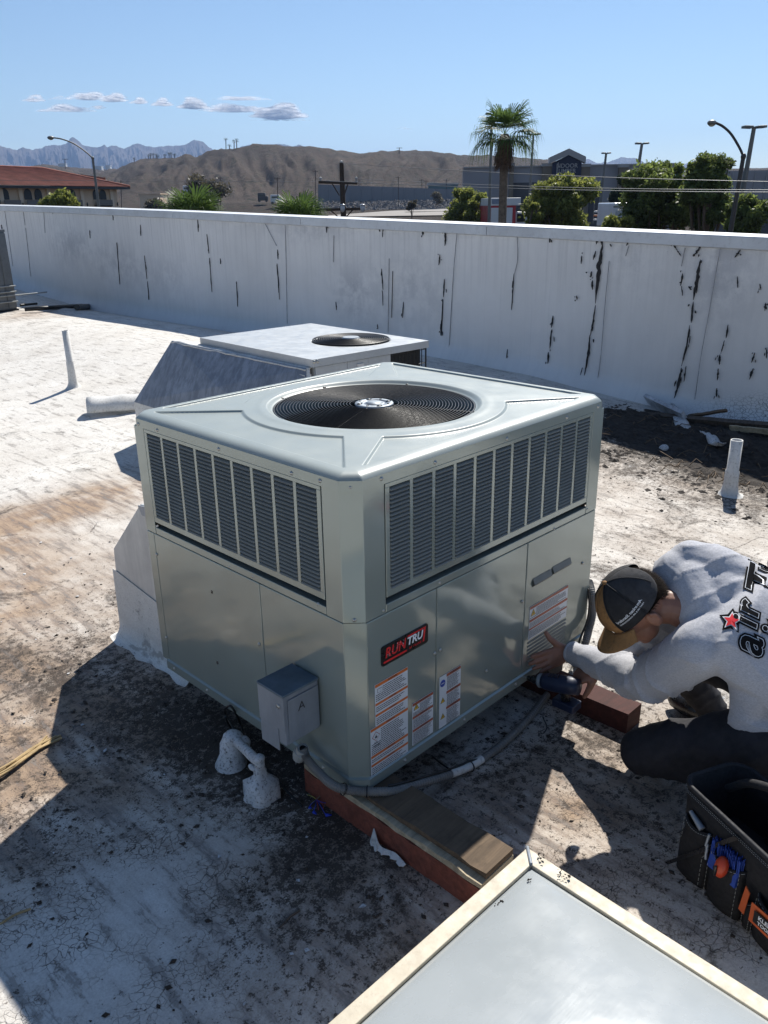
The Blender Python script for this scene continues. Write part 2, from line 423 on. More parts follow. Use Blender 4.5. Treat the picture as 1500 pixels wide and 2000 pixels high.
M_['litter'] = basic('rotting_leaf_litter', (.030, .023, .018), .95, 0, .5, 30, .5, 120)
M_['red_wood'] = wood_material('red_primed_timber', (.20, .058, .035), .35)
M_['old_wood'] = wood_material('weathered_timber', (.125, .085, .052), .4)
M_['dark_wood'] = wood_material('rotten_dark_timber', (.085, .066, .052), .5)
M_['shaded_red_wood'] = wood_material('shaded_red_timber', (.060, .016, .012), .35)  # red sleeper timber with shade put into its colour
M_['pale_trim'] = wood_material('split_timber_edge', (.42, .35, .24), .35)
M_['skyframe'] = basic('skylight_painted_frame', (.50, .44, .335), .55, 0, .08, 12, .12, 80, (.25, .2, .15), dirt=.25)
M_['straw'] = wood_material('dry_palm_frond', (.42, .30, .15), .35)
M_['conduit'] = basic('grey_flexible_conduit', (.16, .155, .145), .5, 0, .15, 20)
M_['cable'] = basic('black_cable', (.012, .012, .012), .45, 0, .2, 20)
M_['pvc'] = basic('grey_fitting', (.30, .31, .30), .5, 0, .15, 20)
M_['blue_nut'] = basic('blue_wire_nut', (.02, .05, .45), .4, 0, .1, 20)
M_['yellow_w'] = basic('yellow_wire', (.45, .42, .08), .5, 0, .1, 20)
M_['red_w'] = basic('red_wire', (.35, .05, .04), .5, 0, .1, 20)
M_['lab_white'] = basic('label_white', (.60, .63, .66), .45, 0, .03, 10)
M_['lab_orange'] = basic('label_orange', (.58, .14, .025), .45, 0, .05, 10)
M_['lab_red'] = basic('label_rust', (.33, .085, .045), .45, 0, .05, 10)
M_['lab_navy'] = basic('label_navy', (.03, .035, .09), .45, 0, .05, 10)
M_['lab_ink'] = basic('label_ink', (.035, .035, .04), .5, 0, .05, 10)
M_['lab_yellow'] = basic('label_yellow', (.62, .40, .03), .45, 0, .05, 10)
M_['lab_blue'] = basic('label_blue', (.02, .06, .32), .45, 0, .05, 10)
M_['badge_red'] = basic('badge_red', (.62, .02, .025), .35, 0, .05, 10)
M_['badge_white'] = basic('badge_white', (.75, .77, .80), .35, 0, .03, 10)
M_['badge_black'] = basic('badge_black', (.01, .01, .011), .3, 0, .1, 10)
M_['back_paint'] = basic('back_unit_paint', (.42, .44, .45), .42, .1, .08, 5, .08, 60, (.25, .25, .25), dirt=.2)
# ================================================================ roof deck
def gauss(X, Y, cx, cy, sx, sy, a): return a*np.exp(-((X-cx)/sx)**2-((Y-cy)/sy)**2)
def dirt_shade_f(X, Y):
    d = .13 + .14*np.exp(-((X+.3)/1.3)**2-((Y-.5)/1.6)**2)  # broad term: grime laid on heavier to darken the unit's shaded ground
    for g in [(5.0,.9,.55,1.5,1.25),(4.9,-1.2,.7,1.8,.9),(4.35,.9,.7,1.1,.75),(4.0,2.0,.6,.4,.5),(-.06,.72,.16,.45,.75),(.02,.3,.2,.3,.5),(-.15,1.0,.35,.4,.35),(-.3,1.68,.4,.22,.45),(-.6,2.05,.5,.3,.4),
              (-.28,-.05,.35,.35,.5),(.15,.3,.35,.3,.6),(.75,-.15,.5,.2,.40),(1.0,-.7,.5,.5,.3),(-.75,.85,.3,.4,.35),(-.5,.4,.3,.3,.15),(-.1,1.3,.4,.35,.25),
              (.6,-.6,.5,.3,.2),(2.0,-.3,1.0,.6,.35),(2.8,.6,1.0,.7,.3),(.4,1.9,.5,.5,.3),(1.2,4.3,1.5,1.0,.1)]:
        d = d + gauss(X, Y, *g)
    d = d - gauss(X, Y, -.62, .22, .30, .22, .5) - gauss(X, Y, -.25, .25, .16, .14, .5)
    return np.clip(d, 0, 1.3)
def tan_f(X, Y):
    t = .06 + 0*X
    for g in [(.9,3.5,1.5,.34,1.3),(-.6,3.1,.8,.35,.9),(.1,2.5,.7,.4,.55),(-.1,2.9,.7,.4,.4),(-.55,1.6,.6,.9,.9),(-1.0,1.2,.5,.6,.8),(-.1,.9,.5,.6,.6),(-.3,-.1,.5,.4,.4),(3.4,1.4,.9,.8,.35),(3.0,.4,.8,.6,.2),(4.3,12.0,.6,.6,.7),(-.3,1.9,.5,.4,.3),
              (.1,-.4,.5,.35,.7),(.75,-.45,.5,.4,.8),(.9,1.9,1.0,.5,.4)]:
        t = t + gauss(X, Y, *g)
    return np.clip(t, 0, 1.2)
def crack_f(X, Y):
    c = .10 + 0*X
    for g in [(-.75,.4,.4,.4,1.0),(-.4,.2,.4,.3,.8),(.2,-.5,.3,.3,.6),(.3,-.9,.5,.4,.9)]:
        c = c + gauss(X, Y, *g)
    return np.clip(c, 0, 1)
def roof():
    xs = np.concatenate([np.arange(-9, -1.6, .4), np.arange(-1.6, 2.4, .04), np.arange(2.4, 5.93, .08), [5.93, 6.1]])
    ys = np.concatenate([np.arange(-12, -1.6, .4), np.arange(-1.6, 2.6, .04), np.arange(2.6, 8, .1), np.arange(8, 34, .4)])
    X, Y = np.meshgrid(xs, ys); Z = roof_z(X, Y)
    bmp = np.array([mnoise.fractal(Vector((x*1.1, y*1.1, 3)), 1.0, 2.0, 4) for x, y in zip(X.ravel(), Y.ravel())]).reshape(X.shape)
    Z = Z + bmp*.006
    nx, ny = len(xs), len(ys); I = np.arange(nx*ny).reshape(ny, nx)
    Fq = np.stack([I[:-1, :-1], I[:-1, 1:], I[1:, 1:], I[1:, :-1]], -1).reshape(-1, 4)
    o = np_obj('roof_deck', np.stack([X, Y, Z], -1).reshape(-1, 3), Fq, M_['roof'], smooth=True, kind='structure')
    for nme, fn in (('dirt', dirt_shade_f), ('tan', tan_f), ('crack', crack_f)):
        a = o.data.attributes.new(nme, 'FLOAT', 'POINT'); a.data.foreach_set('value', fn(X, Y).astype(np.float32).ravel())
roof()
def crumbs(name, pts, smin, smax, mat, flat=.5, **kw):
    """lots of small irregular lumps joined into one object"""
    base = np.array([(1,0,0),(-1,0,0),(0,1,0),(0,-1,0),(0,0,1),(0,0,-.3)], dtype=float)
    tri = np.array([(0,2,4),(2,1,4),(1,3,4),(3,0,4),(2,0,5),(1,2,5),(3,1,5),(0,3,5)])
    n = len(pts); s = smin*(smax/smin)**(rng.random(n)**2.2)
    A = rng.random(n)*6.283; ca, sa = np.cos(A), np.sin(A)
    V = base[None]*(.6+.8*rng.random((n, 6, 3)))*s[:, None, None]*np.array([1, .7, flat])
    Vx = V[..., 0]*ca[:, None]-V[..., 1]*sa[:, None]; Vy = V[..., 0]*sa[:, None]+V[..., 1]*ca[:, None]
    V = np.stack([Vx, Vy, V[..., 2]], -1) + pts[:, None, :]
    Fq = (tri[None]+np.arange(n)[:, None, None]*6).reshape(-1, 3)
    return np_obj(name, V.reshape(-1, 3), Fq, mat, **kw)
def scatter(n, x0, x1, y0, y1, fn, thr=1.0, lift=.002):
    X = rng.uniform(x0, x1, n); Y = rng.uniform(y0, y1, n)
    cl = np.array([mnoise.noise(Vector((x*5, y*5, 0)))*.9+mnoise.noise(Vector((x*17, y*17, 7)))*.6 for x, y in zip(X, Y)])
    k = rng.random(n)*thr < np.clip(fn(X, Y), 0, 2)**1.4*np.clip(.35+cl*1.6, .02, 2)
    X, Y = X[k], Y[k]; return np.stack([X, Y, roof_z(X, Y)+lift], -1)
crumbs('dirt_crumbs', scatter(70000, -1.6, 2.4, -1.3, 3.0, lambda x, y: dirt_shade_f(x, y)+.02, 1.9), .0018, .013, M_['dirt'], .4, kind='stuff')
crumbs('leaf_litter', scatter(36000, 3.3, 5.6, -1.9, 2.7, lambda x, y: gauss(x, y, 4.95, .5, .75, 1.8, 1.3)+.05, 1.0), .008, .04, M_['litter'], .35, kind='stuff')
crumbs('grit', scatter(5000, 1.6, 4.2, -.8, 3.0, lambda x, y: .35+0*x, 1.6), .003, .016, M_['dirt'], .4, kind='stuff')
crumbs('paint_flakes', scatter(4000, -1.4, 5.3, -1.3, 3.2, lambda x, y: .5+0*x, 1.5), .004, .015, M_['coatdirty'], .12, kind='stuff')

# ================================================================ parapet wall
WX = 5.9
def wall_top(y): return float(np.interp(y, [-8,1.19,2.34,3.77,5.61,8.06,11.49,16.63,30], [1.20,1.385,1.42,1.46,1.51,1.58,1.68,1.79,2.05]))
wallT = thing('parapet_wall', 'long white coated parapet wall with torn black streaks along the back of the roof', 'wall', (WX, 4, -.2))
def build_wall():
    ys = np.concatenate([np.arange(-8, 8, .08), np.arange(8, 30.01, .3)]); zt = np.linspace(0, 1, 30)
    Y = np.repeat(ys[None], 30, 0); T = np.repeat(zt[:, None], len(ys), 1)
    base = -.45 + 0*ys; top = np.array([wall_top(y) for y in ys])-.10
    Z = base[None]+(top-base)[None]*T
    cant = np.clip((.16-(Z-np.array([float(roof_z(5.85, y)) for y in ys])[None]))/.16, 0, 1)
    X = WX - cant**1.5*.10
    X = X + np.array([mnoise.fractal(Vector((0, y*.9, z*1.3)), 1.0, 2.0, 4) for y, z in zip(Y.ravel(), Z.ravel())]).reshape(Y.shape)*.008
    ny = len(ys); I = np.arange(30*ny).reshape(30, ny)
    Fq = np.stack([I[:-1, :-1], I[1:, :-1], I[1:, 1:], I[:-1, 1:]], -1).reshape(-1, 4)
    o = np_obj('wall_face', np.stack([X, Y, Z], -1).reshape(-1, 3), Fq, M_['wall'], wallT, True)
    grey = .05+0*Y
    for px, py, sx, sz, a in [(140,480,.9,.3,.9),(235,520,.8,.3,.8),(600,440,.8,.2,.8),(690,570,.35,.32,1.0),(800,560,.5,.4,.7),(1410,540,.28,.35,.9),(1230,500,.3,.3,.5),(330,540,.6,.3,.5),(1440,480,.6,.08,.6),(470,430,.8,.1,.6),(1000,455,2.0,.05,.6)]:
        P = onx(px, py, WX); grey = grey + .7*a*np.exp(-((Y-P.y)/sx)**2-((Z-P.z)/sz)**2)
    P = onx(1470, 790, WX); ck = np.exp(-((Y-P.y+.1)/.55)**2)*np.clip((P.z+.02+(P.y-Y)*.25-Z)/.12+.9, 0, 1)
    for nme, arr in (('grey', grey), ('crack', ck)):
        a = o.data.attributes.new(nme, 'FLOAT', 'POINT'); a.data.foreach_set('value', arr.astype(np.float32).ravel())
    core = MB()
    for y0, y1 in zip(np.arange(-8, 30, 2), np.arange(-6, 31, 2)):
        a, b_ = wall_top(y0)-.101, wall_top(y1)-.101
        core.prism([(WX+.03, y0, -6), (WX+.03, y1, -6), (WX+.03, y1, b_), (WX+.03, y0, a)], (.25, 0, 0))
    core.build('wall_core', M_['galv_lite'], wallT)
    y = -8.0
    while y < 30:
        y1 = y+3.02; mb = MB(); g = .004
        a, b_ = wall_top(y), wall_top(y1)
        prof = lambda yy, t: [(WX-.025, yy, t-.10), (WX-.02, yy, t-.012), (WX-.014, yy, t-.002), (WX+.33, yy, t+.006), (WX+.33, yy, t-.12), (WX+.02, yy, t-.12)]
        p0, p1 = prof(y+g, a), prof(y1-g, b_); n = 6
        mb.add(p0+p1, [(i, (i+1) % n, n+(i+1) % n, n+i) for i in range(n)]+[tuple(range(n))[::-1], tuple(range(n, 2*n))])
        mb.build('coping_section', M_['coping'], wallT); y = y1
    # torn strips: polylines in photo pixels with a width
    tears = [([(1177,475),(1172,505),(1168,540),(1163,592)],13),([(1168,460),(1165,476)],6),([(1177,458),(1175,478)],7),([(1155,530),(1154,542)],6),([(1157,548),(1157,565)],6),
      ([(1163,596),(1158,630),(1153,655)],4),([(1152,655),(1149,690),(1141,735)],7),([(1143,738),(1139,762),(1134,795)],4),([(1126,578),(1127,585)],4),([(1136,500),(1135,514)],3),
      ([(867,446),(870,462),(869,479)],6),([(826,449),(826,459)],6),([(859,498),(857,517)],4),([(868,545),(866,580)],3),([(865,585),(862,655)],3),([(862,626),(861,655)],5),
      ([(1080,617),(1077,640)],5),([(1077,645),(1074,680)],4),([(1071,688),(1070,710)],5),([(1073,460),(1074,474)],4),([(1004,535),(999,605)],2),([(991,683),(987,725)],2.5),([(1010,460),(1011,505),(1005,535)],1.2),
      ([(893,450),(886,530),(880,630),(874,730)],1.3),([(1190,510),(1182,590),(1174,690),(1167,745)],1.2),
      ([(1368,508),(1362,540),(1354,585)],10),([(1354,590),(1350,630)],6),([(1347,636),(1340,680),(1331,715)],5),([(1331,718),(1325,750),(1315,785)],7),([(1370,478),(1361,492),(1353,500)],8),
      ([(1333,535),(1330,555)],5),([(1331,560),(1333,575)],2.5),([(1345,560),(1350,566)],5),([(1233,464),(1223,480)],4),([(1228,480),(1222,500)],1.6),([(1284,472),(1306,470)],5),([(1310,470),(1320,485),(1330,500)],2),([(1338,484),(1331,520)],1.8),
      ([(1408,478),(1397,540),(1385,610),(1370,690),(1357,780)],1.2),([(1446,488),(1435,503)],5),([(1422,635),(1418,660)],4.5),([(1415,665),(1408,690)],2.5),([(1406,693),(1405,712)],6),([(1403,722),(1401,742)],5),([(1400,758),(1399,775)],5),
      ([(1474,690),(1468,708)],5),([(1471,720),(1464,740)],5.5),([(1495,592),(1494,606)],6),([(1498,680),(1497,700)],4),([(1440,540),(1441,562)],2),([(1340,715),(1336,745)],2),([(1484,555),(1486,566)],2),
      ([(386,428),(387,452)],3.5),([(404,458),(408,495)],3),([(409,505),(414,570)],2),([(430,505),(431,515)],3),([(462,552),(464,598)],3),([(542,488),(543,506)],6),([(541,515),(546,585)],2.5),([(517,435),(540,480)],1.2),
      ([(557,440),(559,520),(561,632)],1.2),([(637,438),(638,454)],3.5),([(652,460),(651,512)],1.8),([(739,441),(742,452)],4),([(748,442),(747,462)],2),([(745,525),(748,565)],3),([(747,570),(748,596)],2),([(760,505),(758,650)],1.6),([(767,530),(765,620)],2),([(788,590),(786,620)],3.5),
      ([(737,634),(738,642)],3),([(656,590),(657,605)],2),([(282,500),(287,545)],2.4),([(288,550),(291,585)],3),([(228,475),(234,555)],2),([(44,405),(49,440)],1.8),([(50,445),(60,540)],1.2),([(85,410),(88,455)],1.6),([(2,440),(5,452)],4),([(175,450),(176,465)],2.5),([(220,415),(221,430)],2.2),([(274,440),(275,460)],2.6),([(273,415),(277,424)],2),([(102,410),(103,418)],1.6),([(8,404),(25,520)],1.2)]
    for pts, wpx in tears:
        P0 = [onx(x, y, WX-.012) for x, y in pts]; k0 = (P0[0]-Vector(CAM)).length/F_PX*wpx*.5*(.45 if pts[0][0] < 820 else .95)
        thin = wpx < 2
        L0 = (P0[-1]-P0[0]).length
        slivers = [(P0, k0*(.42 if thin else .8))]
        if not thin:                                     # broken into side slivers
            for q in range(int(2+L0*5)):
                t0 = random.random()*.85; t1 = min(1, t0+random.uniform(.06, .22)); sp0 = spline(P0, 6) if len(P0) > 2 else [P0[0].lerp(P0[1], i/12) for i in range(13)]
                a_, b_ = sp0[int(t0*(len(sp0)-1))], sp0[int(t1*(len(sp0)-1))]; o_ = Vector((0, random.gauss(0, 1)*k0*1.5, random.gauss(0, .02)))
                slivers.append(([a_+o_, b_+o_*1.2], k0*random.uniform(.12, .40)))
        mb = MB()
        for P, k in slivers:
            sp_ = spline(P, 7) if len(P) > 2 else [P[0].lerp(P[1], i/7) for i in range(8)]; n = len(sp_); L = []; Rr = []
            for i, q in enumerate(sp_):
                t = i/(n-1); env = (1 if thin else min(t, 1-t)*2)**.7 if not thin else 1
                wl_ = k*env*random.uniform(.3, 1.2); wr_ = k*env*random.uniform(.3, 1.2); dz = 0 if thin else random.uniform(-.006, .006)
                L.append(q+Vector((0, wl_, dz))); Rr.append(q+Vector((0, -wr_, -dz)))
            mb.add(L+Rr, [(i, i+1, n+i+1, n+i) for i in range(n-1)])
        o = mb.build('coating_seam' if thin else 'coating_tear', M_['seam'] if thin else M_['tear'], wallT); md = o.modifiers.new('s', 'SOLIDIFY'); md.thickness = .012; md.offset = 0
build_wall()
# ================================================================ the new rooftop unit
UA, UB, UC = 1.30, 1.115, .045       # along x, along y, corner chamfer
Z1, Z2, Z3 = .5688, .9688, .9975
unit = thing('rooftop_unit', 'large new grey-green packaged rooftop air conditioner with round fan guard and red black badge', 'air conditioner', (UA/2, UB/2, 0))
def octo(i, c=UC):
    return [(i+c, i), (UA-i-c, i), (UA-i, i+c), (UA-i, UB-i-c), (UA-i-c, UB-i), (i+c, UB-i), (i, UB-i-c), (i, i+c)]
def ring_band(mb, lo, hi, i0, i1=None, c=UC):
    i1 = i0 if i1 is None else i1
    a, b = octo(i0, c), octo(i1, c)
    mb.add([(x, y, lo) for x, y in a]+[(x, y, hi) for x, y in b], [(k, (k+1) % 8, 8+(k+1) % 8, 8+k) for k in range(8)])
# ---- lid
FX, FY, FR = .650, .5575, .362
def lid():
    nA, rr = 1400, np.concatenate([[.0], np.linspace(0, 1, 170)])
    th = np.linspace(0, 2*math.pi, nA, endpoint=False)
    oc = octo(-.004); 
    def rout(t):
        best = 9
        dx, dy = math.cos(t), math.sin(t)
        for k in range(8):
            (ax, ay), (bx, by) = oc[k], oc[(k+1) % 8]
            ex, ey = bx-ax, by-ay; den = dx*ey-dy*ex
            if abs(den) < 1e-9: continue
            s = ((ax-FX)*ey-(ay-FY)*ex)/den; u = ((ax-FX)*dy-(ay-FY)*dx)/den
            if s > 0 and -1e-6 <= u <= 1+1e-6: best = min(best, s)
        return best
    ro = np.array([rout(t) for t in th])
    T = np.linspace(0, 1, 190)
    rads = FR + (ro[:, None]-FR)*T[None]
    X = FX+rads*np.cos(th)[:, None]; Y = FY+rads*np.sin(th)[:, None]
    # distance to outline
    dd = np.full(X.shape, 9.0)
    for k in range(8):
        (ax, ay), (bx, by) = oc[k], oc[(k+1) % 8]
        L = math.hypot(bx-ax, by-ay); dd = np.minimum(dd, ((bx-ax)*(Y-ay)-(by-ay)*(X-ax))/L)
    dd = np.maximum(dd, 0)
    Z = Z3 + .0185*(1-np.exp(-dd/.011)) + .004*np.clip(dd/.3, 0, 1)
    rfan = np.hypot(X-FX, Y-FY)
    sm = lambda a: np.clip(a, 0, 1)**2*(3-2*np.clip(a, 0, 1))
    # sunken panels between four corner arms
    inner = sm((dd-.052)/.004)
    ringm = sm((rfan-.462)/.012)
    arm = np.full(X.shape, 9.0)
    for cx, cy in ((.0, .0), (UA, 0), (UA, UB), (0, UB)):
        ux, uy = cx-FX, cy-FY; L = math.hypot(ux, uy); ux, uy = ux/L, uy/L
        al = (X-FX)*ux+(Y-FY)*uy; pe = np.abs(-(X-FX)*uy+(Y-FY)*ux)
        wdt = .022+.05*np.clip((L-.09-al)/.42, 0, 1)
        arm = np.minimum(arm, np.where(al > 0, pe-wdt, 9))
    armm = sm(arm/.006)
    Z = Z - .0068*inner*ringm*armm
    # rim roll into the fan hole
    Z = Z + .0012*np.exp(-((rfan-.405)/.016)**2) - .013*sm((.385-rfan)/.023)
    nT = len(T); I = np.arange(nA*nT).reshape(nA, nT)
    J = np.roll(I, -1, 0)
    Fq = np.stack([I[:, :-1], I[:, 1:], J[:, 1:], J[:, :-1]], -1).reshape(-1, 4)
    V = np.stack([X, Y, Z], -1).reshape(-1, 3)
    # inner collar going down
    kth = np.arange(nA); c2 = np.stack([FX+FR*np.cos(th), FY+FR*np.sin(th), np.full(nA, .93)], -1); n0 = len(V)
    V = np.concatenate([V, c2]); F2 = np.stack([I[:, 0], J[:, 0], n0+np.roll(kth, -1), n0+kth], -1)
    np_obj('lid', V, np.concatenate([Fq, F2]), M_['paint_lid'], unit, True)
lid()
mb = MB(); ring_band(mb, Z2, Z3+.001, -.005); ring_band(mb, Z2, Z2, -.005, .01)
for k in range(1):
    pass
mb.build('lid_flange', M_['paint'], unit, bev=.0015)
# ---- fan guard
gz = 1.008
mb = MB()
def circ(r, z, n=96): return [(FX+r*math.cos(2*math.pi*k/n), FY+r*math.sin(2*math.pi*k/n), z) for k in range(n)]
def ring_tube(mb, r, z, rad, n=120, seg=6):
    vs = []; fs = []
    for k in range(n):
        a = 2*math.pi*k/n
        for j in range(seg):
            b = 2*math.pi*j/seg; q = r+rad*math.cos(b)
            vs.append((FX+q*math.cos(a), FY+q*math.sin(a), z+rad*math.sin(b)))
    for k in range(n):
        for j in range(seg):
            fs.append((k*seg+j, ((k+1) % n)*seg+j, ((k+1) % n)*seg+(j+1) % seg, k*seg+(j+1) % seg))
    mb.add(vs, fs, True)
guard = MB(); ring_tube(guard, .358, gz-.004, .004)
guard = guard.build('fan_guard', M_['wire'], unit)
for k in range(24):
    r_ = .088+k*.01125; mb = MB(); ring_tube(mb, r_, gz+.006*(1-(r_/.36)**2), .0017, 110, 5); mb.build('guard_ring', M_['wire'], guard)
for a in (24, 24+90, 24+180, 24+270, 24+45+8, 24+225+8):
    a = R(a); mb = MB(); dz = .0 if a < 9 else 0
    mb.tube([(FX+r_*math.cos(a), FY+r_*math.sin(a), gz+.006*(1-(r_/.36)**2)-.0035) for r_ in (.05, .15, .25, .34, .366)], .0032, 8)
    mb.tube([(FX+r_*math.cos(a+.02), FY+r_*math.sin(a+.02), gz+.006*(1-(r_/.36)**2)-.0035) for r_ in (.05, .15, .25, .34, .366)], .0022, 6)
    mb.ell((FX+.37*math.cos(a), FY+.37*math.sin(a), gz-.001), (.009, .006, .004))
    mb.build('guard_spoke', M_['wire'], guard)
mb = MB(); mb.lathe([(.0, .006), (.03, .0065), (.031, .003), (.045, .003), (.0455, .0055), (.068, .005), (.070, .002), (.070, -.002)], 40, Matrix.Translation((FX, FY, gz+.003)))
hub = mb.build('motor_plate', M_['hub'], unit)
for k in range(8):
    a = R(k*45+20); rr_ = .055; q = .0095 if k % 2 else .004
    mb = MB(); mb.lathe([(0, .0012), (q, .001), (q, -.001)], 12, Matrix.Translation((FX+rr_*math.cos(a), FY+rr_*math.sin(a), gz+.0095)) @ Matrix.Diagonal((1.3, .8, 1, 1)))
    mb.build('plate_hole', M_['black'], hub)
# ---- fan and insides
mb = MB(); mb.lathe([(.0, .92), (.075, .92), (.08, .90), (.08, .72), (0, .72)], 28, Matrix.Translation((FX, FY, 0))); mb.build('fan_motor', M_['matte'], unit)
blade = MB()
for i in range(7):
    t = i/6; r_ = .07+.27*t
    for j in range(5):
        a = lerp(-.55, .55, j/4)*(1-.25*t); blade.v.append((r_*math.cos(a), r_*math.sin(a), .905+.05*(j/4-.5)))
for i in range(6):
    for j in range(4): blade.f.append((i*5+j, (i+1)*5+j, (i+1)*5+j+1, i*5+j+1)); blade.sm.append(True)
bme = blade.mesh('fan_blade'); bme.materials.append(M_['matte'])
for k in range(3): inst(bme, 'fan_blade', Matrix.Translation((FX, FY, 0)) @ Matrix.Rotation(R(25+120*k), 4, 'Z'), unit)
mb = MB()
mb.box((.035, .035, Z1-.03), (UA-.035, .05, .94)); mb.box((.035, UB-.05, Z1-.03), (UA-.035, UB-.035, .94))
mb.box((.035, .05, Z1-.03), (.05, UB-.05, .94)); mb.box((UA-.05, .05, Z1-.03), (UA-.035, UB-.05, .94)); mb.box((.05, .05, Z1-.03), (UA-.05, UB-.05, Z1))
mb.build('condenser_coil', M_['coil'], unit)
# ---- screws share one mesh
sc = MB(); sc.lathe([(0, .0042), (.0034, .004), (.0042, .0015), (.0062, .0012), (.0064, 0)], 10); scm = sc.mesh('screw'); scm.materials.append(M_['screw'])
def screw(p, n):
    n = Vector(n); q = n.to_track_quat('Z', 'Y').to_matrix().to_4x4(); inst(scm, 'screw', Matrix.Translation(p) @ q, unit)
NX, NY = Vector((-1, 0, 0)), Vector((0, -1, 0)); NC = Vector((-1, -1, 0)).normalized()
# ---- corner posts (upper section), chamfered
def post(name, pts, z0, z1, mat=None):
    """pts: plan polyline, thin sheet"""
    mb = MB(); n = len(pts); T = .002
    mb.add([(x, y, z0) for x, y in pts]+[(x, y, z1) for x, y in pts], [(k, k+1, n+k+1, n+k) for k in range(n-1)])
    o = mb.build(name, mat or M_['paint'], unit); md = o.modifiers.new('sheet', 'SOLIDIFY'); md.thickness = .003; md.offset = -1
    md2 = o.modifiers.new('bevel', 'BEVEL'); md2.width = .002; md2.segments = 2; return o
PW = .115
zt_, zb_ = Z2-.001, Z1+.004
post('corner_post', [(0, PW), (0, UC), (UC, 0), (PW+.012, 0)], zb_, zt_)
post('corner_post', [(UA-.085, 0), (UA-UC*.3, 0), (UA, UC*.3), (UA, .1)], zb_, zt_)
post('corner_post', [(.1, UB), (UC*.3, UB), (0, UB-UC*.3), (0, UB-.075)], zb_, zt_)
post('corner_post', [(UA, UB-.1), (UA, UB-UC), (UA-UC, UB), (UA-.1, UB)], zb_, zt_)
# lower bar of the upper section, between posts, with a dark gap under the louver panel
mb = MB(); mb.box((.0005, PW+.002, Z1+.004), (.03, UB-.077, Z1+.030)); mb.build('lower_bar', M_['paint'], unit, bev=.002)
mb = MB(); mb.box((PW+.014, .0005, Z1+.004), (UA-.087, .03, Z1+.030)); mb.build('lower_bar', M_['paint'], unit, bev=.002)
for q in (((UA-.03, .1), (UA-.001, UB-.1)), ((.1, UB-.03), (UA-.1, UB-.001))):
    mb = MB(); mb.box((*q[0], Z1+.004), (*q[1], Z2-.002)); mb.build('rear_panel', M_['paint'], unit)
# ---- louver panels
NSL = [0]
def louvers(axis, a0, a1, ncol, nrow, order):
    """axis 'x': panel on the y=0 face running along x; 'y': on the x=0 face running along y"""
    z0, z1 = Z1+.052, Z2-.003
    fo = -.001 if axis == 'x' else -.001
    def P(s, d, z): return (s, d, z) if axis == 'x' else (d, s, z)
    bw = .0125; top = .012; bot = .022; side = .016
    cw = (a1-a0-2*side-(ncol-1)*bw)/ncol
    fr = thing_panel = None
    mb = MB()
    def bx(s0, s1, zz0, zz1):
        p, q = P(s0, fo, zz0), P(s1, .010, zz1); lo = tuple(min(a, b) for a, b in zip(p, q)); hi = tuple(max(a, b) for a, b in zip(p, q)); mb.box(lo, hi)
    bx(a0, a1, z1-top, z1); bx(a0, a1, z0, z0+bot); bx(a0, a0+side, z0+bot, z1-top); bx(a1-side, a1, z0+bot, z1-top)
    panel = mb.build('louver_panel', M_['paint'], unit, bev=.001)
    for c in range(ncol-1):
        s = a0+side+cw*(c+1)+bw*c; mb = MB()
        p, q = P(s, fo+.0005, z0+bot), P(s+bw, .009, z1-top); mb.box(tuple(min(a, b) for a, b in zip(p, q)), tuple(max(a, b) for a, b in zip(p, q)))
        mb.build('louver_mullion', M_['paint'], panel)
    # one slat: a pressed scoop sloping inwards
    hz = (z1-top-z0-bot)/nrow; sl = MB(); e = .004
    prof = [(-.0035, -.0085), (-.0045, -.0070), (-.0010, -.0030), (.0060, .0005), (.0135, .0030), (.0142, .0012), (.0065, -.0020), (0, -.0055)]
    vs = []
    for s_, k in ((0, 0), (e, 1), (cw-e, 1), (cw, 0)):
        for d_, zz in prof: vs.append(P(s_, d_ if k else max(d_, .004), zz*(hz/.0145)))
    n = len(prof)
    fs = [(i*n+j, (i+1)*n+j, (i+1)*n+(j+1) % n, i*n+(j+1) % n) for i in range(3) for j in range(n)]
    sl.add(vs, fs, False); me = sl.mesh('louver_slat'); me.materials.append(M_['slat'])
    lip = MB(); lip.add([P(.002, -.0048, -.0078), P(cw-.002, -.0048, -.0078), P(cw-.002, -.0040, -.0062), P(.002, -.0040, -.0062)], [(0, 1, 2, 3)])
    rest = MB()
    for c in range(ncol):
        for r_ in range(nrow):
            org = Vector(P(a0+side+c*(cw+bw), 0, z0+bot+hz*(r_+.55)))
            if (c in order) and NSL[0] < 300:
                inst(me, 'louver_slat', Matrix.Translation(org), panel); NSL[0] += 1
            else: rest.add([Vector(v)+org for v in vs], fs)
    if rest.v: rest.build('louver_slat_rows', M_['slat'], panel, kind='stuff')
    return panel
louvers('y', PW+.004, UB-.079, 9, 24, set(range(6)))
louvers('x', PW+.016, UA-.089, 11, 25, set(range(6)))
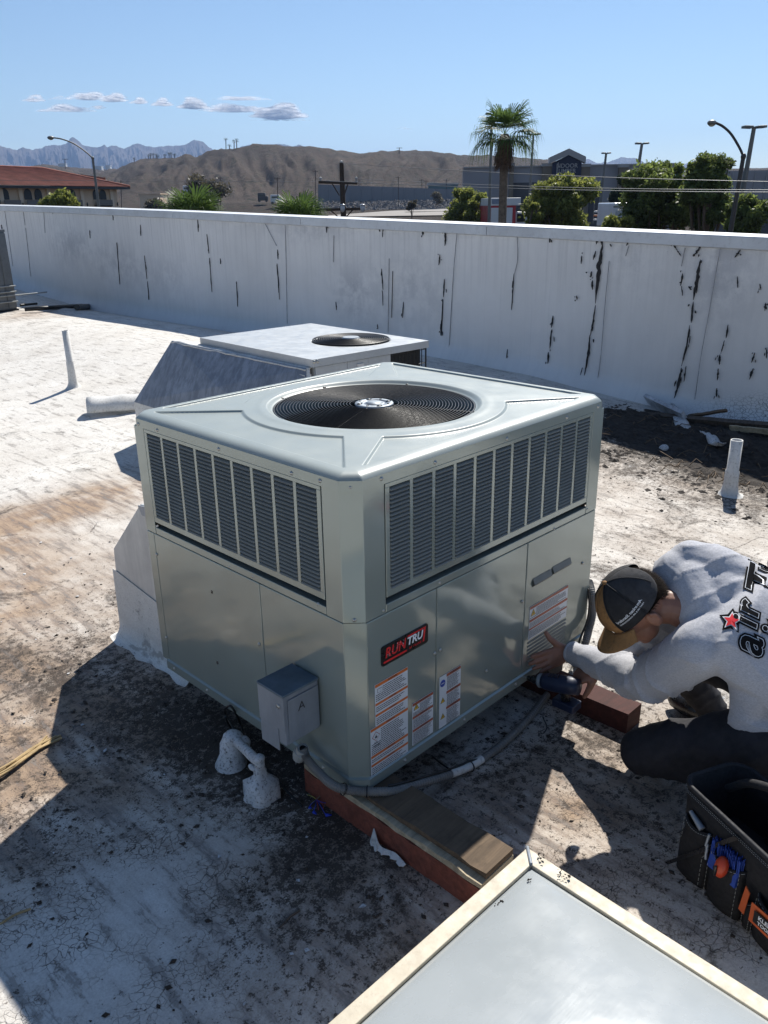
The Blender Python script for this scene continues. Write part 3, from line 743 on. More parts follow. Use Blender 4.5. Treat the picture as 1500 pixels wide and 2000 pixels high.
# ---- lower cabinet panels
E_ = .004
def panel_x(name, y0, y1, z0=.038, z1=Z1-.001):
    mb = MB(); mb.bbox((E_, y0, z0), (E_+.02, y1, z1), .003); return mb.build(name, M_['paint'], unit)
def panel_y(name, x0, x1, z0=.038, z1=Z1-.001):
    mb = MB(); mb.bbox((x0, E_, z0), (x1, E_+.02, z1), .003); return mb.build(name, M_['paint'], unit)
panel_x('side_panel', .4385, UB-.052); panel_x('side_panel', UC+E_+.001, .4365)
panel_y('side_panel', UC+E_+.001, .3555); panel_y('access_panel', .3575, .842); panel_y('service_panel', .8445, UA-.006)
mb = MB(); 
mb.add([(E_, UC+E_, .03), (UC+E_, E_, .03), (UC+E_, E_, Z1), (E_, UC+E_, Z1)], [(0, 1, 2, 3)])
mb.add([(E_+.02, UC+E_+.02, .03), (UC+E_+.02, E_+.02, .03), (UC+E_+.02, E_+.02, Z1), (E_+.02, UC+E_+.02, Z1)], [(3, 2, 1, 0)])
mb.build('corner_strip', M_['paint'], unit)
mb = MB(); mb.bbox((E_, UB-.050, .03), (.03, UB-E_, Z1-.001), .003); mb.build('corner_strip', M_['paint'], unit)
mb = MB(); mb.box((.03, .03, .03), (UA-.03, UB-.005, Z1-.04)); mb.box((UA-.03, .03, .03), (UA-.006, UB-.02, Z1)); mb.build('cabinet_core', M_['paint'], unit)
# base rail, stepped
mb = MB(); ring_band(mb, 0, .034, -.003, -.003, UC); ring_band(mb, .034, .038, -.003, .006, UC); ring_band(mb, 0, 0, .05, -.003, UC)
mb.build('base_rail', M_['paint'], unit, bev=.001)
mb = MB(); ring_band(mb, -.012, 0, .012, .012); mb.build('base_skid', M_['galv_box'], unit)
# slot vents of the service panel
def slot(name, x0, x1, z, h, dp=.010, mat=None):
    mb = MB(); mb.add([(x0, E_-.0012, z+h), (x1, E_-.0012, z+h), (x1, E_-dp, z-h*.3), (x0, E_-dp, z-h*.3), (x1, E_-.0012, z-h), (x0, E_-.0012, z-h)], [(3, 2, 1, 0), (5, 4, 2, 3)])
    mb.build(name, mat or M_['slat'], unit)
slot('pressed_handle', .885, 1.000, .398, .017); slot('pressed_handle', 1.010, 1.130, .402, .017)
for k in range(7): slot('vent_slot', .875, 1.13, .155-k*.0155, .0045, .004, M_['slat'])
# holes and screws
for p in [(.714, .446), (.723, .164)]:
    mb = MB(); mb.lathe([(0, .0008), (.006, .0006), (.0065, 0)], 10, Matrix.Translation((E_-.0004, p[0], p[1])) @ Matrix.Rotation(R(-90), 4, 'Y')); mb.build('knockout', M_['black'], unit)
for px, py in [(270,828),(307,840),(427,877),(569,924),(625,939)]: screw(onx(px, py, -.005), NX)
for px, py in [(745,935),(850,903),(990,857),(1107,815),(1168,794)]: screw(ony(px, py, -.005), NY)
screw(Vector((UC/2-.0035, UC/2-.0035, Z2+.012)), NC); screw(Vector((UC/2, UC/2, Z1+.014)), NC)
for px, py in [(306,1083),(325,1245),(449,1107),(495,1126),(506,1258),(622,1180)]: screw(onx(px, py, .003), NX)
for px, py in [(748,1192),(858,1138),(1146,994),(849,1276),(860,1269),(1020,1175),(1082,1032),(950,1310),(1138,1100),(1030,1322)]: screw(ony(px, py, .002), NY)
for y in (.16, .46, .8, 1.02): screw(Vector((-.003, y, .018)), NX)
for x in (.2, .5, .8, 1.1): screw(Vector((x, -.003, .018)), NY)
# ---- badge
by = E_-.0012
def rect_y(x0, x1, z0, z1, y, th, rad=0.0):
    pts = []
    if rad <= 0: pts = [(x0, z0), (x1, z0), (x1, z1), (x0, z1)]
    else:
        for cx, cz, a0 in ((x1-rad, z0+rad, -90), (x1-rad, z1-rad, 0), (x0+rad, z1-rad, 90), (x0+rad, z0+rad, 180)):
            for k in range(5): a = R(a0+k*22.5); pts.append((cx+rad*math.cos(a), cz+rad*math.sin(a)))
    return MB().prism([(x, y, z) for x, z in pts], (0, -th, 0))
def TY(x, z, y): return frame((x, y, z), (1, 0, 0), (0, 0, 1), (0, -1, 0))
badge = rect_y(.106, .312, .400, .466, by, .003, .008).build('brand_badge', M_['badge_black'], unit)
y3 = by-.0034
text_obj('badge_lettering', [('RUN', .046, TY(.164, .4385, y3), dict(shear=.18, bold=.0008, spacing=1.02, xs=.92))], M_['badge_red'], badge)
text_obj('badge_lettering', [('TRU', .037, TY(.250, .4385, y3), dict(shear=.18, bold=.0009, spacing=1.0))], M_['badge_white'], badge)
text_obj('badge_lettering', [('BY TRANE', .0105, TY(.252, .4145, y3), dict(shear=.1, spacing=1.15))], M_['badge_red'], badge)
mb = MB(); mb.prism([(.113, y3, .409), (.212, y3, .409), (.215, y3, .4155), (.1145, y3, .4155)], (0, -.0005, 0)); mb.prism([(.217, y3, .4555), (.300, y3, .4555), (.301, y3, .4605), (.218, y3, .4605)], (0, -.0005, 0))
mb.prism([(.292, y3, .4555), (.286, y3, .412), (.293, y3, .412), (.300, y3, .4555)], (0, -.0005, 0)); mb.build('badge_stripe', M_['badge_red'], badge)
mb = MB()
for k in range(34):
    x = random.choice([.129, .136, .15, .172, .178, .185, .196, .2]) + random.uniform(-.003, .003); z = random.uniform(.424, .436) if x < .16 else random.uniform(.436, .456)
    mb.prism([(x, y3-.0006, z), (x+.0014, y3-.0006, z), (x+.0016, y3-.0006, z+.0009), (x+.0003, y3-.0006, z+.0009)], (0, -.0002, 0))
mb.build('badge_chequer', M_['badge_white'], badge)
# ---- warning labels
def label(x0, x1, z0, z1, bars, tri=None, extra=None, header=M_['lab_orange'], lines=.0042, left=0.0, big=0, **kw):
    y = E_-.0008
    lb = rect_y(x0, x1, z0, z1, y, .0007).build('warning_label', M_['lab_white'], unit, **kw)
    y -= .0010; items = []; xl = x0+left
    for zb, hb, wtxt in bars:
        rect_y(xl+.001, x1-.001, zb-hb, zb, y, .0003).build('header_bar', header, lb)
        if wtxt: items.append((wtxt, hb*.85, TY((xl+x1)/2+.004, zb-hb*.5, y-.0004), dict(extrude=.0001, bold=.0002)))
    if items: text_obj('header_text', items, M_['lab_ink'], lb)
    # body print
    mb = MB(); edges = [b[0]-b[1] for b in bars]; ends = [b[0] for b in bars[1:]]+[z0]
    for zt, ze in zip(edges, ends):
        z = zt-lines*.9
        while z > ze+lines*.7:
            xa = xl+.004; xb = x1-.004-random.random()*.25*(x1-xl)
            blk = [t for t in (tri or []) if t[0]+t[2] > xa and abs(z-t[1]) < t[2]*1.15]
            if blk: xa = max(t[0]+t[2]*1.25 for t in blk)
            x = xa
            while x < xb:
                wd = random.uniform(.003, .012); 
                mb.prism([(x, y, z), (min(x+wd, xb), y, z), (min(x+wd, xb), y, z-lines*.42), (x, y, z-lines*.42)], (0, -.0002, 0)); x += wd+.0016
            z -= lines
    mb.build('small_print', M_['lab_ink'], lb, kind='stuff')
    for t in (tri or []):
        cx, cz, s, kind = t
        if kind == 'tri':
            a = MB().prism([(cx-s, y, cz-s*.8), (cx+s, y, cz-s*.8), (cx, y, cz+s*.9)], (0, -.0003, 0)).build('hazard_triangle', M_['lab_ink'], lb)
            MB().prism([(cx-s*.78, y-.0005, cz-s*.68), (cx+s*.78, y-.0005, cz-s*.68), (cx, y-.0005, cz+s*.66)], (0, -.0002, 0)).build('hazard_triangle', M_['lab_yellow'], lb)
            MB().prism([(cx+s*.08, y-.0009, cz+s*.3), (cx-s*.2, y-.0009, cz-s*.15), (cx-.0, y-.0009, cz-s*.12), (cx-s*.05, y-.0009, cz-s*.55), (cx+s*.22, y-.0009, cz-s*.02), (cx+s*.03, y-.0009, cz-s*.02)], (0, -.0002, 0)).build('bolt_symbol', M_['lab_ink'], lb)
        elif kind == 'disc':
            MB().prism([(cx+s*math.cos(k*.3307), y, cz+s*math.sin(k*.3307)) for k in range(19)], (0, -.0003, 0)).build('round_seal', M_['lab_blue'], lb)
            MB().box((cx-s*.6, y-.0007, cz-s*.1), (cx+s*.6, y-.0004, cz+s*.1)).build('seal_bar', M_['lab_white'], lb)
        elif kind == 'flame':
            dia = [(cx, y, cz-s), (cx+s, y, cz), (cx, y, cz+s), (cx-s, y, cz)]
            MB().prism(dia, (0, -.0003, 0)).build('flame_diamond', M_['lab_red'], lb)
            MB().prism([(cx+(p[0]-cx)*.86, y-.0005, cz+(p[2]-cz)*.86) for p in dia], (0, -.0002, 0)).build('flame_diamond', M_['lab_white'], lb)
            MB().prism([(cx-s*.28, y-.0009, cz-s*.35), (cx+s*.28, y-.0009, cz-s*.35), (cx+s*.3, y-.0009, cz), (cx+s*.1, y-.0009, cz-.05*s), (cx+s*.02, y-.0009, cz+s*.45), (cx-s*.16, y-.0009, cz+s*.08), (cx-s*.32, y-.0009, cz)], (0, -.0002, 0)).build('flame_symbol', M_['lab_ink'], lb)
        elif kind == 'book':
            MB().box((cx-s, y-.0003, cz-s*.7), (cx+s, y, cz+s*.7)).build('manual_symbol', M_['lab_ink'], lb)
            MB().box((cx-s*.88, y-.0006, cz-s*.58), (cx+s*.1, y-.0003, cz+s*.58)).build('manual_symbol', M_['lab_white'], lb)
            MB().box((cx+s*.22, y-.0006, cz-s*.58), (cx+s*.88, y-.0003, cz+s*.58)).build('manual_symbol', M_['lab_white'], lb)
    return lb, y
W_ = 'WARNING'
label(.0775, .221, .206, .351, [(.350, .010, W_), (.285, .008, W_), (.247, .008, W_)], [(.098, .326, .010, 'book')], lines=.0066, label='tall orange striped warning label above the flame label')
lb, y = label(.055, .221, .034, .205, [(.204, .009, W_), (.108, .009, W_), (.076, .008, W_)], [(.078, .172, .017, 'flame')], lines=.0068, label='orange striped warning label with a flame in a diamond')
text_obj('label_lettering', [('A2L', .010, TY(.078, .149, y), dict(extrude=.0001, bold=.0002)), ('R454B', .010, TY(.080, .138, y), dict(extrude=.0001, bold=.0002))], M_['lab_ink'], lb)
label(.242, .342, .047, .205, [(.204, .010, W_), (.155, .009, W_), (.106, .009, W_)], [(.260, .187, .013, 'tri')], header=M_['lab_red'], lines=.0036, label='rust striped warning label beside the panel seam')
label(.373, .482, .042, .240, [(.239, .011, W_), (.172, .010, W_), (.112, .010, W_)], [(.389, .212, .013, 'disc'), (.390, .147, .012, 'tri'), (.391, .085, .012, 'tri')], header=M_['lab_red'], lines=.0036, left=.034, label='narrow label with blue seal and two yellow triangles')
lb, y = label(.876, 1.130, .168, .304, [(.303, .010, None), (.250, .010, None), (.214, .007, None)], [(.898, .276, .016, 'tri')], header=M_['lab_red'], lines=.0052, label='wide warning label on the service panel above the slots')
# ================================================================ hood of the unit, sleepers, box, conduit
hood = thing('duct_transition', 'white coated sheet metal duct hood behind the left side of the new unit', 'duct', (.6, 1.4, -.14))
x0, x1 = .12, 1.05
prof = [(1.118, -.15), (1.118, .60), (1.36, .575), (1.645, .30), (1.675, -.04), (1.675, -.15)]
mb = MB(); mb.prism([(x0, y, z) for y, z in prof], (x1-x0, 0, 0)); mb.build('hood_body', M_['galv_lite'], hood, bev=.003)
mb = MB(); mb.prism([(x0-.003, 1.12, -.15), (x0-.003, 1.12, .13), (x0-.003, 1.672, .20), (x0-.003, 1.682, -.15)], (-.002, 0, 0)); mb.build('roof_coating_skirt', M_['roof'], hood)
mb = MB(); vs = []; path = [((x0-.004, y), (-1, 0)) for y in np.linspace(1.10, 1.66, 14)]+[((x0-.004, 1.675), (math.sin(a)*-1, math.cos(a)*1) ) for a in np.linspace(R(80), R(10), 6)]+[((x, 1.679), (0, 1)) for x in np.linspace(.14, 1.05, 14)]
nj = 9
for i, ((x, y), (nx_, ny_)) in enumerate(path):
    wd = .052*(1+.5*mnoise.noise(Vector((i*.45, 0, 0))))
    for j in range(nj):
        t = j/(nj-1); q = wd*t**1.6; vs.append((x+nx_*q, y+ny_*q, float(roof_z(x, y))+.0005+.095*(1-t)**2.4))
mb.add(vs, [(i*nj+j, i*nj+j+1, (i+1)*nj+j+1, (i+1)*nj+j) for i in range(len(path)-1) for j in range(nj-1)], True); mb.build('flashing_flare', M_['roof'], hood)
mb = MB(); mb.prism([(x0-.004, 1.14, .545), (x0-.004, 1.16, .595), (x0-.004, 1.365, .572), (x0-.004, 1.34, .535)], (-.004, 0, 0)); mb.build('peeled_tape', M_['galv'], hood)
mb = MB(); mb.prism([(.5, 1.63, .33), (.5, 1.72, .30), (.5, 1.70, .20), (.5, 1.66, .24)], (.2, 0, 0)); mb.build('side_flange', M_['galv_box'], hood)

def beam(name, x0, x1, y0, y1, layers, **kw):
    t = thing(name, kw.pop('label'), kw.pop('cat'), ((x0+x1)/2, y1, layers[0][1][0]), 0, kw.get('group'))
    for part, (z0, z1), (dx0, dx1), ye, mat in layers:
        mb = MB(); n = 14
        # slightly ragged timber
        vs = []
        for i in range(n+1):
            y = lerp(y0+ye, y1, i/n); w_ = .0025
            j = [random.uniform(-w_, w_) for _ in range(4)]
            vs += [(x0+dx0+j[0], y, z0), (x1+dx1+j[1], y, z0), (x1+dx1+j[2], y, z1+j[2]), (x0+dx0+j[3], y, z1+j[3]*1.5)]
        fs = [(i*4+k, i*4+(k+1) % 4, (i+1)*4+(k+1) % 4, (i+1)*4+k) for i in range(n) for k in range(4)]+[(3, 2, 1, 0), (n*4, n*4+1, n*4+2, n*4+3)]
        mb.add(vs, fs); mb.build(part, mat, t)
    return t
beam('timber_sleeper', .005, .150, -.465, .27, [('red_timber', (-.145, -.052), (0, 0), 0, M_['red_wood']), ('split_edge', (-.0505, -.032), (.001, 0), .002, M_['pale_trim']), ('top_board', (-.0305, -.013), (.022, .0), .004, M_['old_wood'])],
     label='red timber sleeper with dark top board running out from under the near corner', cat='timber', group='timber sleepers under the new unit')
beam('timber_sleeper', 1.01, 1.11, -.35, .85, [('red_timber', (-.145, -.060), (0, 0), 0, M_['shaded_red_wood']), ('top_board', (-.059, -.013), (.0, .0), .34, M_['dark_wood'])],  # timber colours darkened to stand for shade
     label='red timber sleeper in shade between the kneeling man and the unit', cat='timber', group='timber sleepers under the new unit')
mb = MB()
rag = spline([(.002, -.06, -.09), (-.012, -.10, -.122), (.0, -.15, -.125), (-.008, -.20, -.13)], 6); rag2 = [Vector((p.x-.014-.006*math.sin(i*1.7), p.y+.004*math.cos(i*2.1), -.136)) for i, p in enumerate(rag)]
mb.add(rag+rag2, [(i, i+1, len(rag)+i+1, len(rag)+i) for i in range(len(rag)-1)]); o = mb.build('torn_membrane', M_['coatwhite'], None, label='torn curl of white membrane along the red sleeper', cat='membrane scrap')
md = o.modifiers.new('s', 'SOLIDIFY'); md.thickness = .003

# disconnect box on the x=0 face
bxw = thing('disconnect_box', 'small galvanised electrical box marked A on the lower side of the new unit', 'electrical box', (0, .3, 0))
pt = onx(605, 1333, -.001); pl = onx(560, 1303, -.001)
yb0, yb1, zt, zb = .205, .350, .262, .035
DP = .135
a = onx(553, 1360, -DP); b_ = onx(505, 1332, -DP); cbt = onx(555, 1455, -DP)
yb0, yb1, zt, zb = a.y, b_.y, (a.z+b_.z)/2, cbt.z
mb = MB(); mb.bbox((-DP, yb0, zb), (-.001, yb1, zt-.004), .003); mb.build('box_body', M_['galv_box'], bxw)
mb = MB(); mb.bbox((-DP-.006, yb0-.004, zt-.004), (-.001, yb1+.004, zt+.004), .002); mb.build('box_top', basic('blue_grey_painted_top', (.10, .14, .18), .45, .3, .25, 12), bxw)
mb = MB(); mb.bbox((-DP-.004, yb0-.002, zb+.05), (-DP+.001, yb1+.003, zt-.006), .0015); mb.build('box_cover', M_['galv_box'], bxw)
mb = MB(); mb.bbox((-DP-.003, yb1-.085, zb-.03), (-DP+.001, yb1+.001, zb+.058), .0015); mb.build('cover_flap', M_['galv_box'], bxw)
mb = MB(); mb.bbox((-DP+.012, yb0-.004, zb+.01), (-.004, yb0-.001, zt-.02), .0012); mb.build('side_cover', M_['galv_box'], bxw)
text_obj('marker_letter', [('A', .042, frame((-DP*.55, yb0-.0052, (zb+zt)/2+.028), (1, 0, .06), (-.06, 0, 1), (0, -1, 0)), dict(extrude=.0003, shear=.15, bold=-.0004))], M_['lab_ink'], bxw)
mb = MB(); mb.lathe([(0, .004), (.007, .0035), (.0075, 0)], 12, Matrix.Translation((-DP-.004, yb0+.02, zt-.04)) @ Matrix.Rotation(R(-90), 4, 'Y')); mb.build('box_screw', M_['screw'], bxw)

# conduit from the box to behind the man
cz = -.14
c0 = Vector((-DP*.35, yb0+.03, zb-.002))
c0 = onx(592, 1462, -.055)
pts = [c0, onx(600, 1482, -.055), onx(622, 1508, -.055), onx(655, 1536, -.05), onz(700, 1545, .00), onz(760, 1545, -.005), onz(820, 1530, -.035), onz(880, 1512, -.10), G(930, 1490, .018), G(985, 1450, .018), G(1035, 1400, .018), G(1062, 1365, .02), G(1085, 1340, .02)]
sp_ = spline(pts, 26); path = []
rad = []
for i, p in enumerate(sp_): path.append(p); rad.append(.0145 if i % 2 else .0128)
mb = MB(); mb.tube(path, rad, 14, smooth=False); cnd = mb.build('flexible_conduit', M_['conduit'], None, label='ribbed grey flexible conduit curving round the near corner of the unit', cat='conduit')
mb = MB(); mb.lathe([(.012, .0), (.020, .0), (.020, -.016), (.0235, -.018), (.0235, -.04), (.019, -.043), (.019, -.055), (.0, -.055)], 12, Matrix.Translation(c0) @ Matrix.Rotation(R(28), 4, 'X'), smooth=False)
mb.build('conduit_connector', M_['pvc'], cnd)
k = 9*2
for q in (4*26+8, 7*26+20, 3*26+10):
    p = sp_[q]; t = (sp_[q+1]-sp_[q-1]).normalized(); Mq = Matrix.Translation(p) @ t.to_track_quat('Z', 'Y').to_matrix().to_4x4()
    mb = MB(); mb.lathe([(.0175, -.002), (.0195, -.002), (.0195, .002), (.0175, .002)], 16, Mq); mb.box((.017, -.003, -.003), (.026, .003, .003), Mq); mb.build('cable_tie', M_['black'], cnd)
for (i0, i1) in ((7*26, 8*26+6),):
    mb = MB(); mb.tube([p+Vector((0, 0, .0015)) for p in sp_[i0:i1]], .0150, 12); mb.build('paint_splash', M_['coatwhite'], cnd)
cab = [p+Vector((0, .004, .018)) for p in sp_[26*5:26*8]] + [G(960, 1478, .012), G(1010, 1450, .006), G(1060, 1405, .005)]
mb = MB(); mb.tube(spline(cab[::6], 3), .0042, 8); mb.build('control_cable', M_['cable'], None, label='thin dark cable lying along the grey conduit', cat='cable')
mb = MB(); mb.tube(spline([G(845, 1478, .004), G(875, 1500, .012), G(905, 1512, .02)], 6), .003, 6); mb.tube(spline([G(1060, 1400, .004), G(1068, 1420, .006), G(1062, 1432, .004)], 6), .002, 6)
mb.build('wire_scrap', M_['cable'], None, label='short black wire scrap curling beside the conduit', cat='wire')
# conduit + cable at the far right end of the unit
p0 = [ony(1150, 1135, .03), ony(1156, 1160, -.01), ony(1157, 1200, -.02), ony(1150, 1230, -.03), ony(1141, 1262, -.045), G(1125, 1300, .03), G(1110, 1330, .02)]
s2 = spline(p0, 22); mb = MB(); mb.tube(s2, [.016 if i % 2 else .014 for i in range(len(s2))], 12, smooth=False); mb.build('flexible_conduit', M_['conduit'], None, label='ribbed conduit dropping down the far end of the unit by the cap', cat='conduit')
mb = MB(); mb.tube(spline([ony(1149, 1150, -.008), ony(1151, 1185, -.02), ony(1146, 1215, -.02), ony(1136, 1240, -.02), ony(1128, 1262, -.02)], 8), .0045, 8); mb.build('control_cable', M_['cable'], None, label='thin black cable in front of the far conduit, near the cap', cat='cable')

# gas valve, drain pipe stub, wires at the left lower edge
vb = thing('roof_pipe_stand', 'lumpy white coated pipe flashing with a gas cock beside the near side of the unit', 'pipe stand', (*G(513, 1560).xy, -.14))
c = G(512, 1556); mb = MB(); vs = []
prof = [(.052, -.01), (.050, .03), (.046, .062), (.030, .078), (.020, .088), (.018, .12)]
for r_, z in prof:
    for k in range(20):
        a = 2*math.pi*k/20; sq = 1/max(abs(math.cos(a)), abs(math.sin(a)))**.7; q = r_*sq*(1+.26*mnoise.noise(Vector((math.cos(a)*2.5, math.sin(a)*2.5, z*28))))
        vs.append((c.x+q*math.cos(a), c.y+q*math.sin(a), -.14+z*1.0+.012*mnoise.noise(Vector((a, z*10, 1)))))
mb.add(vs, [(i*20+k, i*20+(k+1) % 20, (i+1)*20+(k+1) % 20, (i+1)*20+k) for i in range(5) for k in range(20)], True); mb.build('coated_flashing', M_['coatdirty'], vb)
mb = MB(); mb.lathe([(.0, .148), (.013, .146), (.014, .11), (.019, .108), (.019, .088), (.015, .086), (.015, .07)], 14, Matrix.Translation((c.x, c.y, -.14))); mb.build('valve_body', M_['coatdirty'], vb)
mb = MB(); mb.ell((c.x-.012, c.y+.02, -.14+.112), (.012, .022, .009)); mb.ell((c.x, c.y, .012), (.020, .020, .013)); mb.build('valve_handle', M_['coatdirty'], vb)
el = G(455, 1475)
pe = onz(455, 1442, -.035); el = Vector((pe.x, pe.y, -.14))
mb = MB(); mb.tube(spline([(c.x, c.y, -.03), (c.x, c.y, .0), (c.x+.002, c.y+.03, -.004), ((c.x+pe.x)/2, (c.y+pe.y)/2, -.018), (pe.x, pe.y-.01, -.034)], 6), .0165, 14); mb.build('drain_pipe', M_['coatdirty'], vb)
mb = MB(); mb.tube([(el.x, el.y, -.032), (el.x-.004, el.y+.006, -.060), (el.x-.006, el.y+.004, -.10), (el.x-.012, el.y+.006, -.145)], [.033, .041, .044, .058], 16); mb.ell((el.x, el.y, -.034), (.036, .039, .026)); mb.ell((el.x+.02, el.y-.03, -.045), (.024, .03, .02)); mb.build('pipe_elbow', M_['coatdirty'], vb)
mb = MB(); mb.ell((el.x-.040, el.y+.002, -.135), (.024, .022, .020)); mb.build('rusty_collar', basic('rust_stain', (.36, .24, .12), .8, 0, .4, 30), vb)
def wires(name, pathlist, rad, mat, label, cat, group=None):
    mb = MB()
    for p in pathlist: mb.tube(spline(p, 6), rad, 7)
    return mb.build(name, mat, None, label=label, cat=cat, group=group)
wires('control_cable', [[onx(438, 1385, -.02), onx(452, 1380, -.03), G(470, 1415, .06), G(480, 1450, .10), G(500, 1480, .09), G(530, 1510, .06), G(560, 1545, .02), G(590, 1575, .006)],
      [onx(440, 1400, -.02), G(452, 1425, .06), G(478, 1440, .09), G(486, 1475, .07)], [onx(441, 1382, .0), G(440, 1395, .06), G(455, 1420, .07), G(470, 1440, .06)]], .0042, M_['cable'], 'loose black cables draped over the gas pipe and down to the roof', 'cable')
bun = wires('thermostat_wire', [[sp_[26*3+20]+Vector((-.01, 0, .0)), G(655, 1545, .04), G(630, 1552, .03), G(618, 1562, .015)]], .0028, basic('brown_jacket', (.16, .09, .05), .6), 'brown thermostat cable ending in loose coloured strands under the conduit', 'wire')
for k, (px, py, mt) in enumerate([(600,1552,'yellow_w'),(608,1570,'yellow_w'),(603,1577,'blue_nut'),(612,1585,'blue_nut'),(622,1582,'red_w'),(632,1580,'red_w'),(645,1570,'blue_nut'),(636,1592,'blue_nut')]):
    mb = MB(); mb.tube(spline([G(618, 1562, .015), G((618+px)/2+random.uniform(-6, 6), (1562+py)/2, .018), G(px, py, .006)], 5), .0012, 5); s_ = mb.build('wire_strand', M_[mt if mt != 'blue_nut' else 'blue_w'] if False else M_[mt], bun)
    if mt == 'blue_nut':
        mb = MB(); p = G(px, py, .006); mb.lathe([(.0, .02), (.003, .019), (.006, .0), (0, 0)], 8, Matrix.Translation(p) @ Matrix.Rotation(R(110), 4, 'X') @ Matrix.Rotation(random.random(), 4, 'Y')); mb.build('wire_nut', M_['blue_nut'], bun)
# palm frond piece
mb = MB(); rs = random.Random(3)
for k in range(9):
    o_ = rs.uniform(-6, 6); e = rs.uniform(-14, 18)
    mb.tube(spline([G(-40-e, 1535+o_, .008+rs.random()*.01), G(15, 1500+o_, .012+rs.random()*.012), G(70, 1462+o_*.8, .010), G(105+e, 1440+o_*.5, .005)], 5), [.006*rs.uniform(.5, 1)]*16, 5)
mb.build('dead_palm_frond', M_['straw'], None, label='dry straw coloured palm frond lying on the sunlit roof at the left edge', cat='palm frond')
for (px, py, e_) in ((0, 1805, (60, 1775)), (545, 1812, (585, 1778))):
    mb = MB(); mb.tube(spline([G(px, py, .004), G((px+e_[0])/2, (py+e_[1])/2-4, .006), G(*e_, .004)], 5), .0035, 6); mb.build('twig', M_['straw' if px == 0 else 'dark_wood'], None, label='thin pale twig on the shaded roof at the left edge' if px == 0 else 'dark crooked twig on the shaded roof below the gas pipe', cat='twig')

# ================================================================ skylight
skl = thing('skylight', 'square skylight with cream metal frame and pale plastic dome in the foreground', 'skylight', (-.5, -1.1, -.14))
Cn = onz(1030, 1655, .10); U = (onz(690, 2000, .10)-Cn).normalized(); V_ = (onz(1500, 1985, .10)-Cn).normalized()
ang = U.dot(V_); U = (U-V_*ang*.5).normalized(); V_ = (V_-U*ang*.5).normalized(); LN = 1.25; FW = .042
def SP(u, v, z): return Vector((Cn.x+U.x*u+V_.x*v, Cn.y+U.y*u+V_.y*v, z))
mb = MB(); b_ = [SP(.02, .02, -.16), SP(LN, .02, -.16), SP(LN, LN, -.16), SP(.02, LN, -.16)]; mb.prism(b_, (0, 0, .22)); mb.build('curb', M_['coatwhite'], skl)
for (a0, a1, b0, b1) in ((0, LN, 0, FW), (0, FW, FW*0, LN), (0, LN, LN-FW, LN), (LN-FW, LN, 0, LN)):
    vert = (a1-a0) < (b1-b0)
    if vert: q = [SP(a0, b0, .06), SP(a0, b1, .06), SP(a1, b1-FW if b1 > FW else b1, .06), SP(a1, b0+FW, .06)]
    else: q = [SP(a0, b0, .06), SP(a0+FW*(1 if b0 == 0 else 0), b1, .06), SP(a1-FW, b1, .06), SP(a1, b0, .06)] if b0 == 0 else [SP(a0+FW, b0, .06), SP(a0, b1, .06), SP(a1, b1, .06), SP(a1-FW, b0, .06)]
    mb = MB(); mb.prism(q, (0, 0, .04)); mb.build('frame_member', M_['skyframe'], skl, bev=.002)
mb = MB(); mb.tube([SP(-.002, -.002, .09), SP(.0, .0, .101), SP(FW, FW, .102)], .0045, 8); mb.build('corner_weld', M_['galv_box'], skl)
n = 60; VV = []
for i in range(n+1):
    for j in range(n+1):
        a_, b2 = i/n, j/n; ee = min(a_, 1-a_, b2, 1-b2)
        h = (math.sin(math.pi*a_)*math.sin(math.pi*b2))**.62*.115 + .010*(1-math.exp(-ee/.008))
        VV.append(SP(FW+(LN-2*FW)*a_, FW+(LN-2*FW)*b2, .088+h))
I = np.arange((n+1)**2).reshape(n+1, n+1); Fq = np.stack([I[:-1, :-1], I[:-1, 1:], I[1:, 1:], I[1:, :-1]], -1).reshape(-1, 4)
dm, nt, b = new_mat('skylight_plastic')
v = coords(nt); c_ = ramp(nt, noise(nt, v, 2.5, 4), [(.3, (.30, .325, .335)), (.7, (.355, .38, .39))])
c_ = mixc(nt, ramp(nt, noise(nt, v, 60, 6, .7), [(.70, 0.0), (.74, .5)]), c_, (.2, .19, .17))
nt.links.new(c_, b.inputs['Base Color']); nt.links.new(ramp(nt, noise(nt, v, 12, 5), [(.3, .20), (.7, .34)]), b.inputs['Roughness']); b.inputs['Coat Weight'].default_value = .25; b.inputs['Coat Roughness'].default_value = .18
bump(nt, b, noise(nt, coords(nt, scale=(1, 6, 1)), 8, 4), .04, .01)
np_obj('dome', np.array([tuple(x) for x in VV]), Fq, dm, skl, True)
cr = []
for px, py in [(970,1765),(978,1760),(985,1767),(958,1795),(955,1793),(922,1822),(1095,1700),(1102,1709),(1090,1708),(1108,1714),(1055,1672),(1060,1680),(1312,1985),(1035,1990),(812,1945),(1035,1720)]:
    for k in range(5): p = onz(px+random.uniform(-5, 5), py+random.uniform(-5, 5), .108 if py < 1730 and px > 1040 else .11); cr.append((p.x, p.y, p.z))
crumbs('dirt_on_skylight', np.array(cr), .002, .006, M_['dirt'], .6, kind='stuff')

